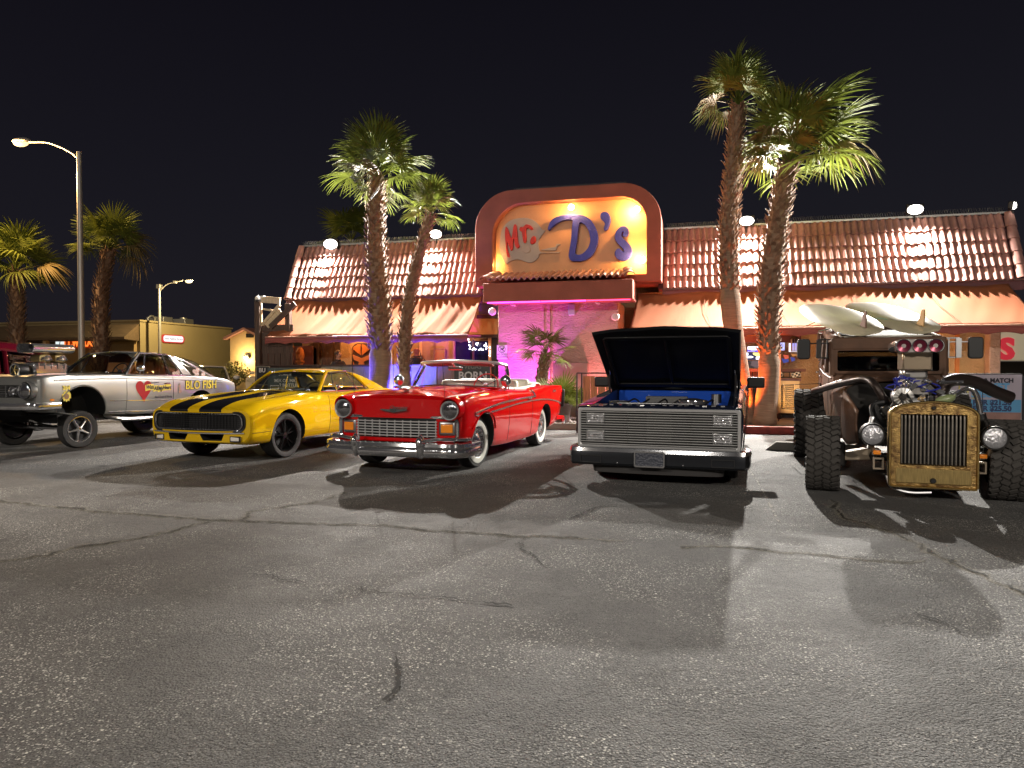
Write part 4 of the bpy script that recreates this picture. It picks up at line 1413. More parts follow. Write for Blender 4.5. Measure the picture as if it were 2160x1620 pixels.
# leaning iron frame with an orange board beside the pickup
fr = thing('patio_sign', 'iron framed board with orange boards left of the pickup hood', 'sign frame', (0, 0, 0))
a, b_ = W(1217, 787, 14.6), W(1262, 870, 14.6)
mb = MB()
for x in (a.x, a.x + .10, b_.x + .25):
    mb.tube([(x, 14.6, 0), (x, 14.6, a.z)], .016, 6)
mb.tube([(a.x, 14.6, a.z), (b_.x + .25, 14.6, a.z)], .014, 6)
mb.tube([(a.x, 14.6, .1), (b_.x + .25, 14.6, .1)], .014, 6)
mb.build('frame', IRON, fr)
for k in range(4):
    x0 = a.x + .13 + k * .155
    MB().box((x0 + .07, 14.62, a.z * .52), (.148, .02, a.z * .86)).build('plank', mat('orange_wood', (0.42, 0.17, 0.06), 0.6, var=.5, vscale=5, stretch=(8, 8, .8)), fr)

# ------------------------------------------------------------------ coloured uplights
def uplight(label, loc, aim, power, col, ang=70, size=.05, blend=.7):
    t = thing('uplight', label, 'uplight', loc, 0, 'coloured uplights in the planters')
    d = (Vector(aim) - Vector(loc)).normalized()
    rot = d.to_track_quat('Z', 'Y').to_euler()
    h = MB().lathe([(0, -.08), (.05, -.08), (.07, .04), (.06, .04), (.05, -.02), (0, -.02)], n=14).build('housing', BLACK, t, rot=rot)
    MB().cyl((0, 0, 0.0), (0, 0, .015), .05, n=14).build('lens', glow('lens_%d' % len(MATS), col, 6), h)
    MB().tube([(0, 0, -.05), (0, 0, -float(loc[2]) + .1)], .012, 5).build('stake', BLACK, t)
    lamp('uplight_beam', 'SPOT', d * .06, power, col, target=d, size=size, angle=ang, blend=blend, parent=t)


uplight('blue uplight between the two left palms', (-7.32, 16.62, .25), (-7.30, 16.50, 3), 1500, (0.06, 0.05, 1.0), 120)
uplight('blue uplight left of the thick palm', (-8.45, 16.0, .25), (-7.75, 16.25, 2.4), 1100, (0.05, 0.04, 1.0), 60)
uplight('magenta uplight left in front of the pier', (-4.45, 16.98, .25), (-4.45, 17.5, 1.0), 700, (0.75, 0.03, 1.0), 120)
uplight('pink uplight beside the smooth panel of the pier, on its left', (-3.62, 17.2, .25), (-3.3, 17.5, 1.9), 260, (1.0, 0.22, 0.34), 110)
uplight('pink uplight beside the smooth panel of the pier, on its right', (-2.15, 17.2, .25), (-2.4, 17.5, 1.9), 260, (1.0, 0.24, 0.26), 110)
uplight('orange uplight at the foot of the two right palms', (0.98, 16.0, .22), (1.05, 16.5, 2.2), 620, (1.0, 0.17, 0.02), 85)
uplight('orange red uplight behind the right palms', (1.85, 17.4, .25), (0.6, 17.3, 2.3), 420, (1.0, 0.12, 0.03), 110)
uplight('warm uplight at the louvred shutter', (2.3, 17.2, .25), (2.4, 18.1, 1.0), 45, (1.0, 0.55, 0.16), 100)
uplight('dim warm light at the right end wall', (5.6, 17.3, .25), (5.5, 18.4, 1.4), 60, (1.0, 0.6, 0.25), 110)

# ================================================================== street lamps
POLE = mat('lamp_pole', (0.45, 0.42, 0.38), 0.45, 0.5)


def street_lamp(label, base, h, r, arm, head, col, power, group, lum=80, box=False):
    t = thing('street_lamp', label, 'street lamp', base, 0, group)
    B = Vector(base)
    MB().tube([(0, 0, 0), (0, 0, h)], [r * 1.15, r * .8], 12).build('pole', POLE, t)
    MB().cyl((0, 0, 0), (0, 0, .35), r * 1.9, r * 1.6, 12).build('base', POLE, t)
    H = Vector(head) - B
    MB().tube(crom([Vector(p) - B for p in arm], 8), r * .38, 8).build('arm', POLE, t)
    dx = 1 if H.x > 0 else -1
    hd = MB(); hd.ball((H.x, H.y, H.z + .05), (.38, .17, .11), 16, 8); hd.build('lamp_head', POLE, t)
    MB().ball((H.x + dx * .02, H.y, H.z - .02), (.30, .16, .13), 16, 10).build('lens', glow('street_lens_%d' % len(MATS), col, lum), t)
    if box:
        MB().box((0, 0, h + .1), (.3, .3, .3)).build('photocell', POLE, t)
        q = Vector(arm[2]) - B
        MB().box((q.x, q.y, q.z), (.25, .12, .18)).build('junction_box', POLE, t)
    lamp('street_light', 'POINT', (H.x + dx * .9, H.y - .4, H.z - .7), power, col, size=.15, parent=t)
    return t


lv = 20.0
b0 = W(172, 725, lv); b0.z = 0
street_lamp('tall street lamp behind the silver car, amber head to the left', b0, 8.75, .10, [W(171, 342, lv), W(150, 322, lv), W(105, 302, lv), W(62, 300, lv)], W(45, 300, lv), (1.0, 0.60, 0.24), 2900, 'street lamps along the road', 2.6)
lv = 46.0
b1 = W(337, 725, lv); b1.z = 0
street_lamp('far street lamp with yellow green head above the tan building', b1, W(337, 607, lv).z, .12, [W(339, 612, lv), W(352, 600, lv), W(369, 595, lv), W(385, 592, lv)], W(398, 593, lv), (1.0, 0.78, 0.38), 3000, 'street lamps along the road', 2.4, box=True)
# the lamps of the lot on the viewer's side, which light the fronts of the cars
for i, (x, y, pw) in enumerate(((-9.0, -7.0, 3600), (7.5, -8.5, 3600))):
    street_lamp(['parking lot lamp standing behind the viewer to the left', 'parking lot lamp standing behind the viewer to the right'][i], (x, y, 0), 7.6, .1, [(x, y, 7.4), (x, y + .6, 7.8), (x, y + 1.4, 7.9), (x, y + 1.7, 7.9)], (x, y + 2.0, 7.85), (1.0, 0.91, 0.79), pw, 'lamps of the parking lot', 60)

# ================================================================== background left
BGTAN = mat('far_tan_wall', (0.36, 0.28, 0.14), 0.9, var=0.1, vscale=.4, bump=.1, bscale=8)
BGFRONT = mat('far_front_wall', (0.42, 0.27, 0.12), 0.9, var=0.1, vscale=.4)
SHNG = mat('brown_shingle', (0.16, 0.10, 0.05), 0.9, var=0.3, vscale=2, stretch=(1, 1, 6))
sh_ = thing('shop_building', 'flat tan shop building with brown sloped front canopy on the far left', 'building', (0, 0, 0))
UX = -41.0
v0, v1 = 45.4, 56.4
MB().box(((UX - 15), (v0 + v1) / 2, 2.48), (30, v1 - v0, 4.96)).build('wall', BGTAN, sh_)
MB().box(((UX - 15), (v0 + v1) / 2, 5.0), (30.2, v1 - v0 + .2, .14)).build('parapet_cap', BGTAN, sh_)
mb = MB()
fx0, fx1 = -75.0, W(262, 700, 42).x
mb.add([(fx0, 42.0, 3.62), (fx1, 42.0, 3.62), (UX + .0, 45.3, 4.75), (fx0, 45.3, 4.75), (fx0, 42, 3.45), (fx1, 42, 3.45), (UX, 45.3, 3.45), (fx0, 45.3, 3.45)], [(0, 1, 2, 3), (4, 5, 1, 0), (7, 6, 5, 4), (1, 5, 6, 2)])
mb.build('canopy_roof', SHNG, sh_, angle=20)
MB().box(((fx0 + UX) / 2, 45.2, 1.7), (UX - fx0 - .5, .3, 3.4)).build('wall', BGFRONT, sh_)
for x in (-42.0, -46.5, -51, -55.5):
    MB().box((x, 42.3, 1.72), (.3, .3, 3.4)).build('post', BGFRONT, sh_)
for k, (px0, px1) in enumerate(((0, 40), (112, 124), (240, 255))):
    a, c = W(px0, 730, 45.0), W(px1, 800, 45.0)
    MB().box(((a.x + c.x) / 2, 45.03, 1.5), (abs(c.x - a.x), .06, 2.4)).build('window', mat('far_dark_glass', (.03, .025, .02), .2), sh_)
sg = thing('shop_sign', 'lit shop sign reading CCW CLASS with white logo panel', 'sign', (0, 0, 0))
a, c = W(118, 715, 44.9), W(136, 733, 44.9)
MB().box(((a.x + c.x) / 2, 44.92, (a.z + c.z) / 2), (c.x - a.x, .12, a.z - c.z)).build('logo_panel', glow('white_sign', (0.85, 0.95, 0.95), 1.0), sg)
text('logo', 'T', .62, INK, sg, ((a.x + c.x) / 2 - .05, 44.84, (a.z + c.z) / 2 - .05), extrude=.01, shear=.3)
a2, c2 = W(137, 714, 44.9), W(202, 734, 44.9)
MB().box(((a2.x + c2.x) / 2, 44.95, (a2.z + c2.z) / 2), (c2.x - a2.x, .08, a2.z - c2.z)).build('back_panel', mat('sign_red_back', (0.35, 0.06, 0.02), .6, emit=(.5, .04, .0), estr=.35), sg)
text('lettering', 'CCW CLASS', .78, glow('orange_neon', (1.0, 0.20, 0.03), 1.6), sg, ((a2.x + c2.x) / 2, 44.9, (a2.z + c2.z) / 2), extrude=.02, bold=.03, sx=.72)
ov = thing('oval_sign', 'lit red and white oval sign on the tan side wall', 'sign', (0, 0, 0))
a, c = W(340, 711, 47), W(383, 723, 47)
pa, pc = Vector((UX + .12, 47.6, 3.86)), Vector((UX + .12, 50.1, 3.3))
T_ = Matrix.Translation((UX + .1, 48.85, 3.75)) @ Matrix.Rotation(PI / 2, 4, 'Z')
MB().prism(rrect(-1.3, -.32, 1.3, .32, (.32,) * 4, 6), .12, T_, y0=0).build('red_border', glow('red_sign', (.9, .04, .03), .8), ov)
MB().prism(rrect(-1.1, -.24, 1.1, .24, (.2,) * 4, 6), .06, T_, y0=-.04).build('white_face', glow('white_face', (1, .9, .9), 1.3), ov)
text('lettering', 'Auto Agency Service', .24, INK, ov, (UX + .16, 48.85, 3.75), T=SIDE, extrude=.002, shear=.2)
for i, (dx, dv, w_) in enumerate(((-2.2, 50, 1.7), (-2.0, 52.6, 1.2))):
    t = thing('rooftop_unit', ['grey rooftop unit on the tan shop roof', 'second smaller rooftop unit on the tan shop roof'][i], 'rooftop unit', (UX + dx, dv, 5.07))
    MB().box((0, 0, .28), (w_, 1.1, .56)).build('cabinet', METAL, t, bevel=.03)
    if i == 0:
        MB().tube([(-.1, -1.2, 0), (-.1, -1.2, .4), (0, -1.0, .6), (0, -.7, .6), (0, -.55, .4), (0, -.55, .1)], .07, 8).build('duct', METAL, t)
    else:
        MB().cyl((0, 0, .56), (0, 0, .68), .3, n=14).build('fan_cover', METAL, t)
gb = thing('gabled_building', 'small gabled tan house with a lit wall lamp beyond the white cars', 'building', (0, 0, 0))
gv = 40.0
p0, p1, pk = W(486, 790, gv), W(552, 790, gv), W(519, 697, gv)
e0, e1 = W(487, 713, gv).z, W(552, 713, gv).z
mb = MB(); mb.prism([(p0.x, 0), (p1.x, 0), (p1.x, e1), (pk.x, pk.z), (p0.x, e0)], 8.0, y0=gv); mb.build('wall', mat('gable_wall', (.46, .33, .17), .9, var=.1), gb)
mb = MB()
for (a, c) in (((p0.x - .3, e0 - .15), (pk.x, pk.z)), ((pk.x, pk.z), (p1.x + .3, e1 - .15))):
    mb.add([(a[0], gv - .3, a[1] + .03), (c[0], gv - .3, c[1] + .03), (c[0], gv + 8.2, c[1] + .03), (a[0], gv + 8.2, a[1] + .03), (a[0], gv - .3, a[1] + .18), (c[0], gv - .3, c[1] + .18), (c[0], gv + 8.2, c[1] + .18), (a[0], gv + 8.2, a[1] + .18)], [(3, 2, 1, 0), (4, 5, 6, 7), (0, 1, 5, 4), (1, 2, 6, 5), (2, 3, 7, 6), (3, 0, 4, 7)])
mb.build('roof', TILE, gb, angle=20)
vt = W(528, 708, gv)
MB().box((vt.x, gv - .05, vt.z), (.5, .1, .25)).build('vent', IRON, gb)
wl_ = thing('wall_lamp', 'bright wall lamp on the gabled house', 'wall lamp', W(519, 753, gv - .25))
MB().box((0, .12, .05), (.3, .22, .2)).build('housing', IRON, wl_)
MB().ball((0, -.02, -.04), (.14, .08, .08), 10, 6).build('lens', glow('wall_lens', (1, .85, .5), 60), wl_)
lamp('wall_light', 'POINT', (0, -.35, -.1), 260, (1.0, .72, .32), size=.1, parent=wl_)
bs = thing('shrub', 'small pale shrub in front of the gabled house', 'shrub', (W(497, 790, gv - 1).x, gv - 1, 0))
mb = MB(); r_ = random.Random(3)
for k in range(500):
    d = Vector((r_.gauss(0, 1), r_.gauss(0, 1), r_.gauss(0, 1))).normalized() * r_.uniform(.4, 1)
    p = Vector((d.x * .9, d.y * .9, 1.0 + d.z * .85)); o = Vector((r_.gauss(0, 1), r_.gauss(0, 1), r_.gauss(0, 1))).normalized() * .12; q = o.orthogonal().normalized() * .05
    mb.add([tuple(p - o), tuple(p + q), tuple(p + o), tuple(p - q)], [(0, 1, 2, 3)])
tag(mb.build('foliage', mat('shrub_leaf', (.16, .15, .05), .7), bs, angle=None, fix=False), kind='stuff')
MB().tube([(0, 0, 0), (0, 0, .9)], .05, 6).build('stem', BARK, bs)

BGP = 'palms along the far road'
q = 22.0
b0 = W(36, 715, q); b0.z = 0
palm('palm_tree', 'shaggy palm at the far left edge, crown above the tan shop', 'palm', b0, [b0, W(36, 680, q), W(35, 575, q)], [.38, .36, .34, .24], 28, 1.25, 31, boots=(0, 1), group=BGP, elev=(72, -6), density=1.0, blen=.3)
b1 = W(213, 715, q); b1.z = 0
palm('palm_tree', 'leaning shaggy palm just right of the tall lamp pole', 'palm', b1, [b1, W(213, 690, q), W(216, 600, q), W(230, 528, q)], [.36, .35, .33, .30, .24], 26, 1.0, 32, boots=(0, 1), group=BGP, elev=(72, -6), density=1.0, blen=.3)
q = 30.0
b2 = W(742, 600, q); b2.z = 0
palm('palm_tree', 'distant palm crown peeping above the left roof ridge', 'palm', b2, [b2, W(742, 600, q), W(742, 515, q)], [.3, .28, .2], 18, 1.3, 33, boots=(.5, 1), group=BGP, elev=(75, -20))
# right edge background
rs = thing('far_shop', 'pale shop wall with a red letter S behind the right end', 'building', (0, 0, 0))
rv = 30.0
a, c = W(2085, 700, rv), W(2300, 770, rv)
MB().box(((a.x + c.x) / 2, rv + 2, 2.6), (c.x - a.x, 4, 1.9)).build('wall', mat('pale_wall', (.66, .58, .42), .8, emit=(1, .85, .55), estr=.18), rs)  # a faint glow in the wall stands in for light falling on it
MB().box(((a.x + c.x) / 2, rv + 3, 0.8), (c.x - a.x, 3, 1.6)).build('window', MATS['far_dark_glass'], rs)
p = W(2123, 738, rv - .05)
text('letter', 'S', 1.05, mat('red_letter', (.65, .03, .05), .5, emit=(1, .05, .08), estr=.35), rs, tuple(p), extrude=.06, bold=.05)
# banner
bn = thing('price_banner', 'pale bar banner reading MIX & MATCH with a blue price band', 'banner', (0, 0, 0))
bv = 14.3
a, c = W(1958, 790, bv), W(2155, 889, bv)
bx0, bx1, bz0, bz1 = a.x, c.x, c.z, a.z
MB().box(((bx0 + bx1) / 2, bv + .02, (bz0 + bz1) / 2), (bx1 - bx0, .02, bz1 - bz0)).build('sheet', mat('banner_lilac', (.46, .40, .47), .6, var=.1, vscale=2), bn)
H_ = bz1 - bz0
def band(x0, x1, z0, z1, m, nm, y=bv + .006):
    MB().box(((x0 + x1) / 2, y, (z0 + z1) / 2), (x1 - x0, .006, z1 - z0)).build(nm, m, bn)
band(bx0 + .2, bx1 - .01, bz0 + H_ * .19, bz0 + H_ * .46, mat('banner_blue', (.10, .33, .58), .6), 'blue_band')
band(bx0 + .2, bx1 - .01, bz0 + .012, bz0 + H_ * .185, mat('banner_wood', (.36, .20, .17), .6, var=.3, vscale=4), 'wood_print')
NAVY = mat('navy_ink', (.03, .05, .14), .6)
TXW = bx1 - bx0
cxm = bx1 - TXW * .33
text('lettering', 'MIX & MATCH', .105, INK, bn, (cxm + .02, bv, bz1 - H_ * .13), extrude=.002, bold=.004)
LB = mat('light_blue_ink', (.14, .38, .66), .6)
text('lettering', 'BUCKET', .165, LB, bn, (cxm - .02, bv, bz1 - H_ * .27), extrude=.002, bold=.010)
text('lettering', 'SPECIAL', .15, LB, bn, (cxm - .03, bv, bz1 - H_ * .43), extrude=.002, bold=.008)
text('lettering', '5 FOR $21.50', .122, NAVY, bn, (cxm - .02, bv - .004, bz0 + H_ * .395), extrude=.002, bold=.006)
text('lettering', '6 FOR $25.50', .122, NAVY, bn, (cxm - .02, bv - .004, bz0 + H_ * .265), extrude=.002, bold=.006)
mb = MB()
for (x, z, h_) in ((bx0 + .62, bz0 + H_ * .5, .26), (bx0 + .50, bz0 + H_ * .5, .20), (bx0 + .74, bz0 + H_ * .48, .18)):
    mb.box((x, bv + .004, z + h_ * .35), (.06, .006, h_ * .7)); mb.box((x, bv + .004, z + h_ * .85), (.022, .006, h_ * .4))
mb.build('bottle_print', mat('bottle_yellow', (.50, .42, .08), .6), bn)
mb = MB()
for x in (bx0, bx1):
    mb.tube([(x, bv + .05, 0), (x, bv + .05, bz1 + .02)], .02, 6)
mb.tube([(bx0, bv + .05, bz1 + .01), (bx1, bv + .05, bz1 + .01)], .015, 6)
mb.build('stand', IRON, bn)
b2_ = thing('dark_banner', 'black banner with white letters at the right edge of the photograph', 'banner', (0, 0, 0))
a, c = W(2157, 793, bv), W(2260, 905, bv)
MB().box(((a.x + c.x) / 2, bv + .1, (a.z + c.z) / 2), (c.x - a.x, .03, a.z - c.z)).build('sheet', BLACK, b2_)
text('lettering', 'HAPPY\nHOUR', .20, WHITE, b2_, (a.x + .42, bv + .08, (a.z + c.z) / 2), extrude=.002, bold=.005)
MB().tube([(c.x, bv + .1, 0), (c.x, bv + .1, a.z)], .02, 6).build('post', IRON, b2_)
# dark wooden gate structure at the left end
wf = thing('timber_frame', 'dark timber gate frame with pale triangular braces left of the left awning', 'gate frame', (0, 0, 0))
tv = 17.1
a = W(545, 640, tv); c = W(545, 830, tv)
MB().box((a.x, tv, (a.z + .12) / 2 + .05), (.15, .15, a.z - .12)).build('post', WOOD, wf, bevel=.01)
MB().box((W(604, 640, tv).x, tv + .1, 1.6), (.14, .14, 3.0)).build('post', WOOD, wf, bevel=.01)
k0, k1 = W(549, 626, tv), W(592, 640, tv)
MB().box(((k0.x + k1.x) / 2, tv - .02, (k0.z + k1.z) / 2 + .0), (k1.x - k0.x, .06, .17), rot=(0, .09, 0)).build('header', WOODL, wf, bevel=.006)
def strut(p, q, w_, m, nm, th=.05):
    d = q - p
    MB().box((0, 0, 0), (d.length, th, w_)).build(nm, m, wf, loc=(p + q) / 2, rot=(0, -math.atan2(d.z, d.x), 0))
strut(W(550, 640, tv), W(551, 687, tv), .07, WOODL, 'brace')
strut(W(553, 685, tv), W(590, 643, tv), .08, WOODL, 'brace')
strut(W(562, 687, tv + .02), W(592, 655, tv + .02), .2, WOODL, 'gusset', .03)
strut(W(556, 652, tv + .04), W(575, 655, tv + .04), .05, WOODL, 'brace')
strut(W(570, 690, tv), W(622, 640, tv), .14, WOOD, 'brace')
for k in range(4):
    z = W(560, 692, tv).z - k * .2
    MB().box((a.x + .55, tv + .06, z), (.95, .03, .18)).build('plank', WOOD, wf)
for k in range(5):
    MB().box((a.x + .15 + k * .19, tv + .08, 1.1), (.17, .03, 2.0)).build('plank', WOOD, wf)
sc_ = thing('security_camera', 'white dome security camera on top of the timber post', 'camera', W(545, 630, tv - .05))
MB().ball((0, 0, 0), (.09, .09, .08), 12, 8).build('dome', WHITE, sc_)
MB().ball((0, -.03, -.05), (.06, .06, .06), 12, 8).build('lens', BLACK, sc_)
MB().box((.08, .03, .05), (.18, .07, .05)).build('mount', WHITE, sc_)
# ================================================================== cars: kit
def loft(stations, nu=7, nv=4, bow_f=0.0, bow_r=0.0, bow_len=0.7, W_=0.9):
    """stations: (y, [(x, z) ...]) half profiles from the bottom edge up to the centre line -> closed solid (MB)."""
    m = len(stations[0][1])
    cols = []
    for k in range(m):
        cols.append(crom([(s[1][k][0], s[0], s[1][k][1]) for s in stations], nu))
    nr = len(cols[0])
    y0, y1 = stations[0][0], stations[-1][0]
    rows = []
    for j in range(nr):
        half = crom([cols[k][j] for k in range(m)], nv)
        half = [Vector((max(p.x, 0), p.y, p.z)) for p in half]
        half[-1].x = 0
        full = half + [Vector((-p.x, p.y, p.z)) for p in reversed(half[:-1])]
        for p in full:
            f = max(0, 1 - (p.y - y0) / bow_len)
            g = max(0, 1 - (y1 - p.y) / bow_len)
            q = (p.x / W_) ** 2
            p.y += bow_f * q * f * f - bow_r * q * g * g
        rows.append(full)
    mb = MB()
    n = len(rows[0])
    for r in rows:
        mb.v += [tuple(p) for p in r]
    for j in range(nr - 1):
        for i in range(n):
            i2 = (i + 1) % n
            mb.f.append((j * n + i, j * n + i2, (j + 1) * n + i2, (j + 1) * n + i)); mb.m.append(0)
    # end caps: a grid that follows the bow, so that the nose stays rounded in plan
    K = 14
    for j, fl in ((0, False), (nr - 1, True)):
        prev = None
        for i in range(n // 2 + 1):
            a, b_ = j * n + i, j * n + n - 1 - i
            pa, pb = Vector(mb.v[a]), Vector(mb.v[b_])
            if a == b_:
                row = [a] * (K + 1)
            else:
                ye = pa.y - (bow_f if j == 0 else -bow_r) * (pa.x / W_) ** 2
                row = [a]
                for q in range(1, K):
                    x = pa.x + (pb.x - pa.x) * q / K
                    mb.v.append((x, ye + (bow_f if j == 0 else -bow_r) * (x / W_) ** 2, pa.z))
                    row.append(len(mb.v) - 1)
                row.append(b_)
            if prev is not None:
                for q in range(K):
                    f = [prev[q], row[q], row[q + 1], prev[q + 1]]
                    f = [v for k, v in enumerate(f) if v not in f[:k]]
                    mb.f.append(tuple(f if fl else f[::-1])); mb.m.append(0)
            prev = row
    return mb


def cut(o, mb, m):
    """Boolean difference, applied at once; the cut faces take material m."""
    me = mb.mesh('cutter')
    bm = bmesh.new(); bm.from_mesh(me)
    bmesh.ops.recalc_face_normals(bm, faces=bm.faces); bm.to_mesh(me); bm.free()
    me.materials.append(m)
    c = bpy.data.objects.new('cutter', me)
    C.objects.link(c)
    q = o.modifiers.new('cut', 'BOOLEAN')
    q.operation = 'DIFFERENCE'; q.solver = 'EXACT'; q.object = c
    try: q.material_mode = 'TRANSFER'
    except Exception: pass
    par, o.parent = o.parent, None
    bpy.context.view_layer.update()
    dg = bpy.context.evaluated_depsgraph_get()
    new = bpy.data.meshes.new_from_object(o.evaluated_get(dg))
    o.modifiers.clear()
    old = o.data
    o.data = new
    o.parent = par
    bpy.data.objects.remove(c)
    bpy.data.meshes.remove(me)
    finish(new, 32)
    return o


def split(o, pred, name, parent, label=None):
    """Takes the faces that satisfy pred(centre, normal, material index) out of o into a part of its own."""
    me = o.data
    keep, take = [], []
    for p in me.polygons:
        (take if pred(p.center, p.normal, p.material_index) else keep).append(p)
    out = []
    for ps in (keep, take):
        idx, vs, fs, ms = {}, [], [], []
        for p in ps:
            f = []
            for v in p.vertices:
                if v not in idx:
                    idx[v] = len(vs); vs.append(me.vertices[v].co[:])
                f.append(idx[v])
            fs.append(f); ms.append(p.material_index)
        n = bpy.data.meshes.new(name)
        n.from_pydata(vs, [], fs)
        n.polygons.foreach_set('material_index', ms)
        for mm in me.materials: n.materials.append(mm)
        n.update()
        finish(n, 32)
        out.append(n)
    o.data = out[0]
    q = link(name, out[1], parent)
    if label: q['label'] = label
    return q


def tree_of(o):
    bm = bmesh.new(); bm.from_mesh(o.data)
    t = BVHTree.FromBMesh(bm)
    bm.free()
    return t


def hug(tree, pts, d, lift=0.004):
    """Moves points onto the body along direction d (a ray from outside), lifted off it a little."""
    d = Vector(d)
    out = []
    for p in pts:
        p = Vector(p)
        h = tree.ray_cast(p - d * 2.0, d, 4.0)
        out.append((h[0] - d * lift) if h[0] is not None else p)
    return out


def hug_mesh(o, tree, d, lift=0.004):
    """Lays flat lettering on the nearly flat car side, just proud of the highest point under it."""
    d = Vector(d)
    top = -9
    for v in o.data.vertices:
        h = tree.ray_cast(v.co - d * 3.0, d, 6.0)
        if h[0] is not None:
            top = max(top, -d.dot(h[0]))
    lo = min(-d.dot(v.co) for v in o.data.vertices)
    for v in o.data.vertices:
        v.co -= d * (top + lift - lo)
    o.data.update()


def seam(root, tree, pts, d, name='panel_seam', r=0.005, m=None, n=24):
    P = hug(tree, resample(pts, n), d, 0.0)
    return MB().tube(P, r, 5).build(name, m or BLACK, root)


def trim(root, tree, pts, d, r=0.012, name='trim', m=None, n=40, lift=.004, smooth=True):
    P = resample(crom(pts, 8) if smooth else pts, n)
    P = hug(tree, P, d, lift)
    return MB().tube(P, r, 6).build(name, m or CHROME, root)


def both(fn):
    for s in (1, -1):
        fn(s)


def arch(x0, y, z, r, n=36):
    mb = MB()
    mb.cyl((x0, y, z), (1.6, y, z), r, n=n)
    mb.cyl((-x0, y, z), (-1.6, y, z), r, n=n)
    return mb


WHEELS = {}


